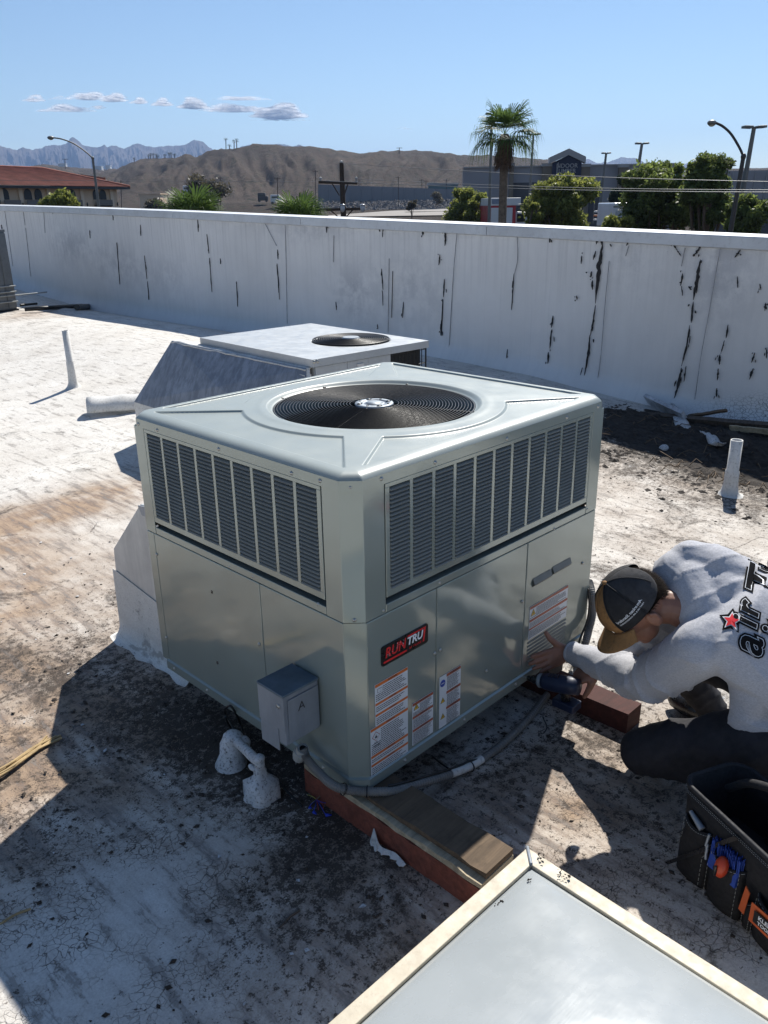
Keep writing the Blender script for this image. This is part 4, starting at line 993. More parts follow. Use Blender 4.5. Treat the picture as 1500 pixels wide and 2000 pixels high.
# ================================================================ vent pipes
def vent_pipe(base, h, r0, lean, lab, seed):
    t = thing('vent_pipe', lab, 'vent pipe', base, 0, 'white vent pipes standing on the roof')
    rs = random.Random(seed)
    top = Vector(base)+Vector((lean[0], lean[1], h))
    mb = MB(); B = Vector(base); n = 28
    vs = []; ax = (top-B); rings = [(0, r0), (1, r0), (1, r0*.8), (.82, r0*.78)]
    for tt, rr in rings:
        c = B+ax*tt
        for k in range(n): a = 2*math.pi*k/n; vs.append(c+Vector((rr*math.cos(a), rr*math.sin(a), 0)))
    mb.add(vs, [(i*n+k, i*n+(k+1) % n, (i+1)*n+(k+1) % n, (i+1)*n+k) for i in range(3) for k in range(n)], True)
    mb.build('pipe', M_['coatwhite'], t)
    mb = MB(); vs = []; hs = [(.62*.0, 2.6), (.03, 1.9), (.09, 1.45), (.18, 1.25), (.30, 1.16), (.46, 1.12), (.47, 1.03)]
    for tt, q in hs:
        c = B+ax*tt
        for k in range(n):
            a = 2*math.pi*k/n; rr = r0*q*(1+.09*mnoise.noise(Vector((math.cos(a)*1.5+seed, math.sin(a)*1.5, tt*9))))
            vs.append(c+Vector((rr*math.cos(a), rr*math.sin(a), .008*mnoise.noise(Vector((a, tt*9, seed))))))
    mb.add(vs, [(i*n+k, i*n+(k+1) % n, (i+1)*n+(k+1) % n, (i+1)*n+k) for i in range(6) for k in range(n)], True)
    mb.build('flashing_boot', M_['coatwhite'], t)
b1 = G(1424, 966); vent_pipe((b1.x, b1.y, b1.z-.01), .40, .040, (.0, -.0), 'short white vent pipe with open top near the debris on the right', 1)
b2 = G(144, 756); vent_pipe((b2.x, b2.y, b2.z-.01), .60, .034, (.0, .0), 'tall thin white vent pipe alone on the sunlit roof at the left', 2)
# curved metal cap
cp = thing('metal_vent_cap', 'white curved sheet metal cap lying on the sunlit roof left of the hood', 'vent cap', G(215, 800))
ca, cb_ = G(185, 806), G(262, 796); axd = (cb_-ca); axd.z = 0; axd.normalize(); sd_ = Vector((-axd.y, axd.x, 0))
nA, nL = 18, 10; vs = []; L = .52
for i in range(nL+1):
    for k in range(nA+1):
        a = math.pi*(1.06*k/nA-.03); q = .115*(1+.05*math.sin(i*1.3))
        c = ca-axd*.05+axd*L*i/nL
        vs.append(c+sd_*(-.05)+sd_*q*1.15*math.cos(a)+Vector((0, 0, .05+q*.95*math.sin(a)+(.035 if k < 3 else 0))))
mb = MB(); mb.add(vs, [(i*(nA+1)+k, i*(nA+1)+k+1, (i+1)*(nA+1)+k+1, (i+1)*(nA+1)+k) for i in range(nL) for k in range(nA)], True); o = mb.build('curved_sheet', M_['coatwhite'], cp)
md = o.modifiers.new('s', 'SOLIDIFY'); md.thickness = .006
mb = MB(); c = ca+axd*.35; mb.lathe([(.20, -.02), (.15, .01), (.115, .05), (.11, .12)], 24, Matrix.Translation(c)); mb.build('flashed_base', M_['coatwhite'], cp)
mb = MB(); c = ca+axd*.62; mb.bbox((c.x-.1, c.y-.12, c.z-.02), (c.x+.14, c.y+.1, c.z+.14), .01); mb.build('curb_block', M_['coatwhite'], cp)
# ================================================================ older unit behind
bu = thing('old_rooftop_unit', 'older low grey rooftop unit with flat lid and small fan before the wall', 'air conditioner', (2.6, 3.2, -.1))
BO = Vector((2.06, 2.53, 0)); ub = Vector((.9985, -.055, 0)).normalized(); vb_ = Vector((.055, .9985, 0)).normalized(); BA, BB, BZ = 1.07, 1.40, .75
def BP(u, v, z): p = BO+ub*u+vb_*v; return Vector((p.x, p.y, z))
BM = frame(BO, ub, vb_, (0, 0, 1))
gzb = float(roof_z(2.6, 3.2))
# lid with a round hole: ring mesh from the hole to the outline
fcx, fcy, fr_ = .70, .44, .285
nA = 96; vs = []
def outr(t):
    dx, dy = math.cos(t), math.sin(t); b = 9
    if dx > 1e-9: b = min(b, (BA-fcx)/dx)
    if dx < -1e-9: b = min(b, -fcx/dx)
    if dy > 1e-9: b = min(b, (BB-fcy)/dy)
    if dy < -1e-9: b = min(b, -fcy/dy)
    return b
angs = sorted([2*math.pi*k/nA for k in range(nA)]+[math.atan2(y-fcy, x-fcx) % (2*math.pi) for x, y in ((0, 0), (BA, 0), (BA, BB), (0, BB))]); nA = len(angs)
for t in angs:
    ro = outr(t)
    for rr, z in ((fr_, .70), (fr_, .744), (fr_+.012, .75), (ro, .75), (ro, .70)):
        vs.append(BM @ Vector((fcx+rr*math.cos(t), fcy+rr*math.sin(t), z)))
mb = MB(); mb.add(vs, [(i*5+j, i*5+j+1, ((i+1) % nA)*5+j+1, ((i+1) % nA)*5+j) for i in range(nA) for j in range(4)]); mb.build('lid', M_['back_paint'], bu)
FX2 = BM @ Vector((fcx, fcy, 0)); mb = MB()
gd = MB()
def ring2(mb, r, z, rad):
    vs = []; n, seg = 64, 5
    for k in range(n):
        a = 2*math.pi*k/n
        for j in range(seg):
            b = 2*math.pi*j/seg; q = r+rad*math.cos(b); vs.append((FX2.x+q*math.cos(a), FX2.y+q*math.sin(a), z+rad*math.sin(b)))
    mb.add(vs, [(k*seg+j, ((k+1) % n)*seg+j, ((k+1) % n)*seg+(j+1) % seg, k*seg+(j+1) % seg) for k in range(n) for j in range(seg)], True)
ring2(gd, fr_-.004, .757, .006); gdo = gd.build('fan_guard', M_['wire'], bu)
for k in range(13): mb = MB(); ring2(mb, .075+k*.0158, .758+.008*(1-k/13), .0035); mb.build('guard_ring', M_['wire'], gdo)
mb = MB(); mb.lathe([(0, .012), (.06, .010), (.068, 0)], 20, Matrix.Translation((FX2.x, FX2.y, .764)), smooth=False); mb.build('motor_plate', M_['hub'], bu)
mb = MB()
for k in range(6):
    a = R(15+k*60); mb.tube([(FX2.x+.05*math.cos(a), FX2.y+.05*math.sin(a), .76), (FX2.x+.28*math.cos(a), FX2.y+.28*math.sin(a), .753)], .004, 6)
mb.build('guard_spokes', M_['wire'], gdo)
mb = MB(); mb.lathe([(fr_, .70), (fr_-.002, .55), (0, .55)], 40, Matrix.Translation((FX2.x, FX2.y, 0))); mb.build('fan_well', M_['black'], bu)
# body
mb = MB(); i_ = .025
mb.box((i_, i_, gzb+.08), (.70, BB-i_, .545), BM); mb.box((i_, i_, .545), (.28, BB-i_, .699), BM); mb.box((.28, BB-.4, .545), (.70, BB-i_, .699), BM); mb.build('cabinet', M_['back_paint'], bu)
for a0, a1 in ((.03, .30), (.302, .49)):
    mb = MB(); mb.bbox((a0, .012, gzb+.12), (a1, .030, .697), .003, BM); mb.build('side_panel', M_['back_paint'], bu)
mb = MB(); mb.bbox((.49, .012, gzb+.12), (.70, .030, .697), .003, BM); mb.build('side_panel', M_['back_paint'], bu)
mb = MB(); mb.bbox((.385, .006, .55), (.445, .013, .67), .002, BM); mb.build('connector_plate', M_['coatwhite'], bu)
mb = MB(); mb.lathe([(0, .006), (.014, .005), (.015, 0)], 12, BM @ Matrix.Translation((.415, .006, .60)) @ Matrix.Rotation(R(90), 4, 'X')); mb.build('connector_cap', M_['black'], bu)
mb = MB(); mb.box((.72, .04, gzb+.1), (1.0, .05, .699), BM); mb.box((1.0, .04, gzb+.1), (1.02, BB-.1, .699), BM); mb.box((.70, .05, gzb+.1), (.72, BB-.1, .545), BM); mb.build('condenser_coil', M_['coil'], bu)
cage = MB()
for k in range(10): x = .705+k*.038; cage.tube([BM @ Vector((x, .012, .70)), BM @ Vector((x, .012, gzb+.1))], .003, 5)
for k in range(7): z = .69-k*.1; cage.tube([BM @ Vector((.705, .012, z)), BM @ Vector((1.055, .012, z)), BM @ Vector((1.055, 1.1, z))], .003, 5)
for k in range(24): y = .012+k*.047; cage.tube([BM @ Vector((1.055, y, .70)), BM @ Vector((1.055, y, gzb+.1))], .003, 5)
cage.build('coil_cage', M_['cable'], bu, kind='stuff')
for u_, z_ in ((.012, .735), (.04, .735)):
    inst(scm, 'screw', BM @ Matrix.Translation((u_, -.001, z_)) @ Matrix.Rotation(R(90), 4, 'X') @ Matrix.Scale(1.8, 4), bu)
mb = MB(); mb.box((-.02, -.0, gzb-.05), (BA+.02, BB, gzb+.085), BM); mb.build('base_frame', M_['galv_lite'], bu)
# hood in front of it
hd = thing('sloped_duct_hood', 'streaked galvanised sloped duct hood against the older unit', 'duct', (1.9, 3.3, -.1))
T0, T1 = Vector((2.085, 4.25, .70)), Vector((2.03, 2.56, .695)); L0 = onz(262, 785, .21); L1 = Vector((1.80, 2.30, .21))
cm = (T0+T1+L0+L1)/4+Vector((-.030, 0, .026))
nrm = (T1-T0).cross(L0-T0).normalized()
mb = MB(); vs = [T0, T1, L1, L0, cm]
mb.add(vs, [(0, 1, 4), (1, 2, 4), (2, 3, 4), (3, 0, 4)]); 
dn = lambda p: Vector((p.x, p.y, gzb-.08))
mb.build('sloped_sheet', M_['galv_dark'], hd)
T0u, T1u = T0+Vector((.04, 0, .004)), T1+Vector((.04, 0, .004))
mb = MB(); mb.add([L0, L1, dn(L1), dn(L0)], [(0, 1, 2, 3)]); mb.add([T1, T1+Vector((.03, .0, 0)), dn(T1)+Vector((.03, 0, 0)), dn(L1), L1], [(0, 1, 2, 3, 4)]); mb.add([T0, L0, dn(L0), dn(T0)+Vector((.03, 0, 0)), T0+Vector((.03, 0, 0))], [(0, 1, 2, 3, 4)])
mb.build('hood_sides', M_['coatwhite'], hd)
mb = MB(); n = 24; a1, a2 = [], []
for i in range(n+1):
    t = i/n; p = T0.lerp(T1, t); j = .012*mnoise.noise(Vector((t*9, 0, 0)))
    a1.append(p+Vector((-.012+j, 0, -.008+abs(j)))); a2.append(p+Vector((.055, 0, .008+j*.8)))
mb.add(a1+a2, [(i, i+1, n+2+i, n+1+i) for i in range(n)], True); o = mb.build('coated_lip', M_['coatwhite'], hd); md = o.modifiers.new('s', 'SOLIDIFY'); md.thickness = .008
mb = MB(); mb.box((-.055, .02, .62), (-.0, BB-.02, .655), BM); mb.build('tape_strip', M_['coatdirty'], hd)

# ================================================================ unit at the left edge
lu = thing('grey_rooftop_unit', 'tall dark grey rooftop unit cut off by the left edge of the photo', 'air conditioner', (4.2, 12.6, .1))
LM = frame((onz(34, 605, .12).x, onz(34, 605, .12).y, .06), Vector((1, .12, 0)).normalized(), Vector((-.12, 1, 0)).normalized(), (0, 0, 1))
LM = LM @ Matrix.Translation((-1.6, 0, 0))
mgr = basic('dark_grey_panel', (.15, .16, .165), .5, .1, .12, 4, dirt=.3)
mb = MB(); mb.bbox((0, 0, .06), (1.6, 1.8, 1.30), .01, LM); mb.build('cabinet', mgr, lu)
mb = MB(); mb.bbox((-.01, -.01, 1.30), (1.61, 1.81, 1.34), .006, LM); mb.build('lid', mgr, lu)
for a0, a1 in ((.02, .55), (.57, 1.15), (1.17, 1.44)):
    mb = MB(); mb.bbox((a0, -.012, .14), (a1, .0, 1.27), .004, LM); mb.build('side_panel', mgr, lu)
mb = MB(); mb.bbox((1.46, -.014, .10), (1.6, .0, 1.28), .004, LM); mb.build('corner_post', mgr, lu)
mb = MB(); mb.box((-.02, -.02, -.04), (1.62, 1.8, .08), LM); mb.build('base_frame', M_['coil'], lu)
for k, (z, ln) in enumerate(((.36, .0), (.30, .55), (.20, .0), (.45, .0))):
    p0 = LM @ Vector((0, -.03, z)); p1 = LM @ Vector((1.62+ln, -.03+(.9 if ln else 0)*0, z)); mb = MB(); mb.tube([p0, p1], .012, 8); mb.build('gas_pipe', M_['pvc'], lu)
for (a, b, r_) in (((40, 596), (72, 593), .02), ((48, 604), (160, 597), .035), ((150, 600), (192, 598), .05)):
    mb = MB(); mb.tube(spline([G(*a, .06), G((a[0]+b[0])/2, (a[1]+b[1])/2, .05), G(*b, .04)], 4), r_, 8); mb.build('roof_cable', M_['cable'], None, label={40: 'short black pipe sticking out from the dark grey unit at far left', 48: 'long black cable on the roof between far left unit and wall', 150: 'dark lump of cable at the foot of the wall at far left'}[a[0]], cat='cable')

# ================================================================ debris along the wall, right
def board(name, a, b, wdt, th, mat, lab, roll=0.0, lift=0, cat='board', group=None, jag=.012):
    a, b = Vector(a), Vector(b); d = (b-a); L = d.length; d.normalize(); s = d.cross(Vector((0, 0, 1))).normalized(); u = s.cross(d)
    s2 = s*math.cos(roll)+u*math.sin(roll); u2 = -s*math.sin(roll)+u*math.cos(roll)
    mb = MB(); n = 12; vs = []
    for i in range(n+1):
        c = a+d*L*i/n; w1 = wdt/2*(1+random.uniform(-jag, jag)*4); e = random.uniform(-jag, jag)*.3
        for q, r_ in ((-1, 0), (1, 0), (1, 1), (-1, 1)): vs.append(c+s2*w1*q+u2*(th*r_+e))
    mb.add(vs, [(i*4+k, i*4+(k+1) % 4, (i+1)*4+(k+1) % 4, (i+1)*4+k) for i in range(n) for k in range(4)]+[(3, 2, 1, 0), tuple(n*4+k for k in range(4))])
    return mb.build(name, mat, None, label=lab, cat=cat, group=group)
g = 'old boards lying along the foot of the wall'
board('timber_board', onx(1178, 816, 5.55), onx(1505, 838, 5.55)+Vector((0, -.5, .0)), .16, .05, M_['dark_wood'], 'long dark timber board lying against the foot of the wall', 1.15, group=g)
board('timber_board', onx(1192, 806, 5.66), onx(1322, 822, 5.60), .09, .04, M_['dark_wood'], 'shorter dark board resting on top of the long one near the unit', .9, group=g)
board('timber_board', onx(1345, 815, 5.62), onx(1420, 803, 5.66), .035, .02, M_['old_wood'], 'thin pale lath tilted up over the long board', .6, group=g)
board('timber_board', onx(1425, 836, 5.46), onx(1520, 846, 5.44), .05, .012, M_['pale_trim'], 'pale splintered strip at the right end of the boards', 1.2, group=g)
board('metal_channel', onx(1262, 783, 5.80), onx(1335, 818, 5.50), .13, .035, M_['galv'], 'pale blue grey metal channel leaning on the wall above the boards', .9, cat='metal channel', jag=.002)
def strip(name, px, wds, X0s, mat, lab, cat):
    P = spline([onx(x, y, X) for (x, y), X in zip(px, X0s)], 7); n = len(P); vs = []
    for i, p in enumerate(P):
        w_ = np.interp(i/(n-1), np.linspace(0, 1, len(wds)), wds)
        for k in range(7):
            a = lerp(-1.3, 1.3, k/6); rr = w_*(1+.12*mnoise.noise(Vector((i*.5, k*.9, 3))))
            vs.append(p+Vector((-math.cos(a)*rr*.8, math.sin(a)*rr, .015*mnoise.noise(Vector((i*.6, k, 9))))))
    mb = MB(); mb.add(vs, [(i*7+k, i*7+k+1, (i+1)*7+k+1, (i+1)*7+k) for i in range(n-1) for k in range(6)], True); o = mb.build(name, mat, None, label=lab, cat=cat)
    md = o.modifiers.new('s', 'SOLIDIFY'); md.thickness = .006; return o
strip('membrane_strip', [(1315, 788), (1323, 805), (1333, 825), (1343, 852)], [.014, .045, .075, .085], [5.86, 5.66, 5.42, 5.22], M_['coatdirty'], 'torn membrane strip peeling off the wall and hanging over the boards', 'membrane scrap')
strip('membrane_strip', [(1372, 842), (1390, 850), (1398, 866), (1410, 862)], [.02, .05, .06, .04], [5.1, 5.0, 4.95, 4.9], M_['coatdirty'], 'crumpled membrane scrap in the leaf litter right of the hanging strip', 'membrane scrap')
strip('membrane_strip', [(1420, 838), (1440, 850), (1450, 870)], [.03, .08, .05], [5.2, 5.0, 4.8], M_['litter'], 'dark folded membrane sheet behind the short vent pipe', 'membrane scrap')
strip('membrane_strip', [(1318, 875), (1335, 868), (1348, 866)], [.02, .045, .02], [4.95, 4.95, 4.95], M_['old_wood'], 'small tan scrap in the leaf litter below the hanging strip', 'membrane scrap')
for k, (px, py, l1) in enumerate([(1296, 880, 'pale rounded stone'), (1428, 875, 'pale crumpled lump')]):
    p = G(px, py); mb = MB(); mb.ell(p+Vector((0, 0, .02)), (.05, .035, .03)); mb.build('roof_stone', M_['coatdirty'], None, label=['small pale stone in the dark litter left of the scraps', 'crumpled pale lump in the litter beside the short vent pipe'][k], cat='stone')
rs = random.Random(5); tw = MB()
for k in range(150):
    y = rs.gauss(.6, 1.0); x = rs.uniform(4.2, 5.5); z = float(roof_z(x, y))+.02; a = rs.uniform(0, 6.28); L = rs.uniform(.04, .22)
    tw.tube([(x, y, z+rs.random()*.03), (x+L*.5*math.cos(a), y+L*.5*math.sin(a), z+.02+rs.random()*.03), (x+L*math.cos(a+.3), y+L*math.sin(a+.3), z)], .004, 4)
tw.build('litter_twigs', M_['old_wood'], None, kind='stuff')
# mound of litter (real relief)
xs = np.linspace(3.8, 5.75, 90); ys = np.linspace(-2.6, 2.7, 170); X, Y = np.meshgrid(xs, ys)
H = .080*np.exp(-((X-5.2)/.62)**2-((Y-.3)/1.5)**2)
H = H + np.array([abs(mnoise.fractal(Vector((x*7, y*7, 1)), .8, 2.1, 5)) for x, y in zip(X.ravel(), Y.ravel())]).reshape(X.shape)*.045*np.clip(H/.03, 0, 1) - .018
I = np.arange(X.size).reshape(X.shape); Fq = np.stack([I[:-1, :-1], I[:-1, 1:], I[1:, 1:], I[1:, :-1]], -1).reshape(-1, 4)
np_obj('litter_mound', np.stack([X, Y, roof_z(X, Y)+H], -1).reshape(-1, 3), Fq, M_['litter'], smooth=False, kind='stuff')
# ================================================================ kneeling man
def fuse(mb, voxel, smooth_it=6, fac=.5):
    """union of overlapping closed shapes -> one continuous surface"""
    o = bpy.data.objects.new('fuse', mb.mesh('fuse')); COL.objects.link(o)
    md = o.modifiers.new('r', 'REMESH'); md.mode = 'VOXEL'; md.voxel_size = voxel
    s = o.modifiers.new('s', 'SMOOTH'); s.iterations = smooth_it; s.factor = fac
    dg = bpy.context.evaluated_depsgraph_get(); dg.update()
    me = bpy.data.meshes.new_from_object(o.evaluated_get(dg)); bpy.data.objects.remove(o)
    me.polygons.foreach_set('use_smooth', [True]*len(me.polygons)); return me
def displace(me, fn):
    n = len(me.vertices); co = np.empty(n*3, np.float32); me.vertices.foreach_get('co', co); co = co.reshape(-1, 3)
    no = np.empty(n*3, np.float32); me.vertices.foreach_get('normal', no); no = no.reshape(-1, 3)
    d = np.array([fn(Vector(c), Vector(q)) for c, q in zip(co, no)], np.float32)
    me.vertices.foreach_set('co', (co+no*d[:, None]).ravel()); me.update()
def ellip_loft(mb, secs, n=28):
    """secs: (centre, axis_a (vector incl. length), axis_b)"""
    vs = []
    for c, a, b in secs:
        for k in range(n): t = 2*math.pi*k/n; vs.append(c+a*math.cos(t)+b*math.sin(t))
    m = len(secs)
    mb.add(vs, [(i*n+k, i*n+(k+1) % n, (i+1)*n+(k+1) % n, (i+1)*n+k) for i in range(m-1) for k in range(n)]+[tuple(range(n))[::-1], tuple((m-1)*n+k for k in range(n))], True)
def ball(mb, c, r): mb.ell(c, (r, r, r), None, 14, 10)
def limb(mb, pts, rads, n=6):
    P = [Vector(p) for p in pts]; out, rr = [], []
    for i in range(len(P)-1):
        for k in range(n): t = k/n; out.append(P[i].lerp(P[i+1], t)); rr.append(lerp(rads[i], rads[i+1], t))
    out.append(P[-1]); rr.append(rads[-1]); mb.tube(out, rr, 16)
    for p, r_ in zip(P, rads): ball(mb, p, r_*.99)
man = thing('person', 'kneeling man in grey long sleeve shirt and black tan cap working on the unit', 'person', (.95, -.75, -.14))
Hc = D(1243, 1183, 2.72); upv = (D(1184, 1145, 2.65)-Hc).normalized(); fwv = D(1165, 1250, 2.82)-Hc; fwv = (fwv-upv*fwv.dot(upv)).normalized(); lfv = upv.cross(fwv)
fwv = (fwv*math.cos(R(26))+lfv*math.sin(R(26))).normalized(); lfv = upv.cross(fwv)
HS = 1.05
HM = frame(Hc, fwv*HS, lfv*HS, upv*HS)             # x forward, y left, z up of the head
NB = D(1348, 1188, 2.76)                  # neck base
SRj, SLj = D(1322, 1125, 2.82), D(1368, 1268, 2.68)
ELj, WLj = D(1258, 1328, 2.88), ony(1112, 1272, -.10)
ERj, WRj = D(1270, 1250, 3.02), D(1170, 1305, 3.06)
HIP = D(1600, 1370, 2.82); WAI = D(1520, 1290, 2.76); CHE = D(1432, 1215, 2.74)
wid = (SLj-SRj).normalized()
axt = (HIP-NB).normalized(); wid = (wid-axt*wid.dot(axt)).normalized(); dep = axt.cross(wid).normalized()
if dep.dot(Vector(CAM)-CHE) < 0: dep = -dep      # towards the back (camera)
skin = MB()
# head
skin.ell(HM @ Vector((-.005, 0, .022)), (.096, .076, .100), HM.to_3x3(), 24, 16)
skin.ell(HM @ Vector((.040, 0, -.050)), (.052, .054, .060), HM.to_3x3(), 18, 12)
skin.ell(HM @ Vector((.062, 0, -.088)), (.026, .028, .022), HM.to_3x3())       # chin
skin.ell(HM @ Vector((.055, 0, .0)), (.042, .060, .05), HM.to_3x3())             # brow
skin.tube([HM @ Vector((.092, 0, .012)), HM @ Vector((.105, 0, -.012)), HM @ Vector((.112, 0, -.030))], [.008, .010, .013], 10)   # nose
skin.ell(HM @ Vector((.092, 0, -.056)), (.012, .026, .008), HM.to_3x3()); skin.ell(HM @ Vector((.089, 0, -.066)), (.011, .022, .007), HM.to_3x3())
for s_ in (1, -1):
    skin.ell(HM @ Vector((-.004, s_*.078, -.022)), (.020, .010, .032), HM.to_3x3()); skin.tube([HM @ Vector((.006, s_*.080, -.045)), HM @ Vector((-.012, s_*.086, -.03)), HM @ Vector((-.018, s_*.088, -.008)), HM @ Vector((-.006, s_*.086, .006))], .0055, 8)
neck0 = HM @ Vector((-.028, 0, -.045))
limb(skin, [neck0, neck0.lerp(NB, .5)+dep*.004, NB+axt*.03], [.058, .057, .066])
# torso core, arms, legs (inside the clothes)
limb(skin, [NB+axt*.06, CHE-dep*.03, WAI-dep*.03, HIP-dep*.02], [.075, .105, .10, .11])
limb(skin, [SRj.lerp(CHE, .35), SRj, ERj, WRj], [.05, .045, .038, .027]); limb(skin, [SLj.lerp(CHE, .35), SLj, ELj, WLj], [.06, .055, .040, .027])
KL = D(1262, 1468, 2.92); HL = D(1500, 1440, 2.80); FL = D(1620, 1545, 2.85); KR = D(1292, 1262, 3.06); HR = D(1545, 1330, 2.98); FR_ = Vector((1.26, -.55, -.06))
limb(skin, [HIP.lerp(HL, .6), HL, KL, FL], [.09, .07, .055, .04]); limb(skin, [HIP.lerp(HR, .6), HR, KR, FR_], [.09, .07, .055, .04])
def hand(mb, W, f, n, th, splay, curls, thumb, sc_=1.0, tips=None):
    f, n = Vector(f).normalized(), Vector(n); n = (n-f*n.dot(f)).normalized(); t = f.cross(n)
    if t.dot(Vector(th)) < 0: t = -t            # t = towards the thumb side
    ells = frame((0, 0, 0), f, t, n).to_3x3()
    mb.ell(W+f*.018*sc_, (.032*sc_, .027*sc_, .019*sc_), ells); mb.ell(W+f*.055*sc_, (.050*sc_, .040*sc_, .015*sc_), ells, 18, 12)
    mb.ell(W+f*.035*sc_+t*.022*sc_-n*.006*sc_, (.034*sc_, .018*sc_, .015*sc_), ells)
    for i, (L, off) in enumerate(((.068, .030), (.077, .011), (.072, -.009), (.056, -.028))):
        b = W+f*(.088-.006*abs(i-1.2))*sc_+t*off*sc_; a = splay*(1.3-i)*.5; dirv = (f*math.cos(a)+t*math.sin(a)).normalized(); c = curls[i]
        P = [b-dirv*.022*sc_, b]; cur = 0; p = b
        for seg, q in ((.46, .7), (.30, 1.0), (.24, .7)):
            cur += c*q; dd = dirv*math.cos(cur)-n*math.sin(cur); p = p+dd*L*seg*sc_; P.append(p)
        r0 = (.0098, .0102, .0097, .0084)[i]*sc_
        mb.tube(P, [r0*1.1, r0*1.12, r0*1.02, r0*.95, r0*.78], 12); ball(mb, P[-1], r0*.80); ball(mb, P[2], r0*1.06); ball(mb, P[3], r0*.97)
    P = [W+f*.014*sc_+t*.016*sc_-n*.004*sc_]; 
    for v_ in thumb: P.append(P[-1]+(f*v_[0]+t*v_[1]+n*v_[2])*sc_)
    mb.tube(P, [.015*sc_, .0135*sc_, .0112*sc_, .009*sc_][:len(P)], 12); ball(mb, P[-1], .0092*sc_); ball(mb, P[-2], .0112*sc_)
hand(skin, WLj, (-.84, .42, -.20), (-.3, -.9, .35), (0, 0, 1), .13, (.02, .05, .08, .10), ((.028, .030, .004), (.018, .028, -.002), (.006, .024, -.004)), .98)
hand(skin, WRj, (-.42, .70, -.50), (-.35, .05, .8), (-.6, -.3, .3), .10, (.55, .75, .8, .85), ((.03, .024, -.012), (.028, .010, -.022), (.022, .0, -.018)), .98)
sk_m, nt, b = new_mat('skin')
v = coords(nt); c_ = ramp(nt, noise(nt, v, 22, 5), [(.3, (.23, .105, .065)), (.7, (.33, .16, .105))]); nt.links.new(c_, b.inputs['Base Color'])
b.inputs['Roughness'].default_value = .5; b.inputs['Subsurface Weight'].default_value = .08; b.inputs['Subsurface Radius'].default_value = (.01, .004, .002); b.inputs['Subsurface Scale'].default_value = .5
bump(nt, b, noise(nt, v, 140, 4), .15, .002)
me = fuse(skin, .0034, 3, .5); me.materials.append(sk_m)
body = link(bpy.data.objects.new('body', me)); attach(body, man)
for s_ in (1, -1):
    mb = MB(); mb.ell(HM @ Vector((.080, s_*.030, .002)), (.012, .013, .012)); mb.build('eye', basic('eye_white_%d' % (s_+1), (.6, .58, .55), .2, 0, .02), man)
    mb = MB(); mb.tube([HM @ Vector((.094, s_*.016, .020)), HM @ Vector((.093, s_*.034, .024)), HM @ Vector((.082, s_*.050, .018))], .003, 6); mb.build('eyebrow', M_['dark_wood'], man)
# ---- shirt
sh = MB()
def sec(c, a, b_, tilt=0): return (Vector(c), wid*a, dep*b_)
ellip_loft(sh, [sec(NB+axt*.004, .070, .066), sec(NB+axt*.025-wid*.01, .125, .080), sec(NB+axt*.06-dep*.0-wid*.02, .175, .10), sec(CHE-wid*.045, .235, .132), sec(CHE.lerp(WAI, .6)-wid*.045, .228, .130), sec(WAI-wid*.04, .215, .125), sec(WAI.lerp(HIP, .6)+Vector((0, 0, -.01)), .180, .130), sec(HIP, .175, .125)])
limb(sh, [NB.lerp(CHE, .35), SRj.lerp(CHE, .25)+axt*.01], [.09, .10])
limb(sh, [SRj.lerp(CHE, .4), SRj, SRj.lerp(ERj, .5), ERj, ERj.lerp(WRj, .55), WRj.lerp(ERj, .06)], [.085, .082, .070, .058, .050, .038])
limb(sh, [SLj.lerp(CHE, .4), SLj, SLj.lerp(ELj, .5)+Vector((0, 0, -.012)), ELj, ELj.lerp(WLj, .5)+Vector((0, 0, -.004)), WLj.lerp(ELj, .07)], [.088, .088, .080, .071, .056, .038])
# hem apron hanging on the near side
hm = D(1450, 1405, 2.74); limb(sh, [WAI-dep*.05+wid*.11, hm, D(1535, 1425, 2.74)], [.08, .045, .05])
for q_ in ((1350, 1098, 2.83, .070), (1400, 1118, 2.82, .085), (1455, 1150, 2.84, .088), (1520, 1205, 2.86, .09)): ball(sh, D(*q_[:3]), q_[3])
limb(sh, [D(1350, 1098, 2.83), D(1400, 1118, 2.82), D(1455, 1150, 2.84), D(1520, 1205, 2.86)], [.070, .085, .088, .09])
limb(sh, [D(1405, 1160, 2.79), D(1450, 1190, 2.80), D(1520, 1250, 2.82)], [.09, .10, .10])
me = fuse(sh, .007, 6, .5)
arms = [(SLj, ELj), (ELj, WLj), (SRj, ERj), (ERj, WRj)]
def folds(c, nn):
    d = .005*mnoise.noise(c*5)+.0022*mnoise.noise(c*15)
    best = (9, None, 0)
    for a, b_ in arms:
        ab = b_-a; t = max(0, min(1, (c-a).dot(ab)/ab.length_squared)); q = (c-(a+ab*t)).length
        if q < best[0]: best = (q, (a, b_), t)
    if best[0] < .10:
        a, b_ = best[1]; ab = (b_-a).normalized(); s = (c-a).dot(ab)
        ph = s*52+4*mnoise.noise(c*9)+8*mnoise.noise(c*4); near = math.exp(-((c-(ELj if b_ in (ELj, WLj) and a in (SLj, ELj) else ERj)).length/.13)**2)*1.0+.38
        r_ = 1-abs(math.sin(ph*.5)); d += .0085*(r_**4)*near*(.5+abs(nn.dot(ab.orthogonal())))
    else:
        q = (c-CHE); r_ = 1-abs(math.sin((q.dot(wid)*15+q.dot(axt)*9)+4*mnoise.noise(c*4))); d += .005*(r_**6)
        q2 = (c-(SLj-dep*.02)).length; d += -.012*math.exp(-(q2/.06)**2)*(abs(math.sin((c-SLj).dot(axt+wid)*60)))
    return d
displace(me, folds)
shm, nt, b = new_mat('heather_grey_cotton')
v = coords(nt); c_ = ramp(nt, noise(nt, coords(nt, scale=(1, 1, 2.2)), 150, 4, .7), [(.35, (.36, .365, .39)), (.65, (.50, .50, .53))])
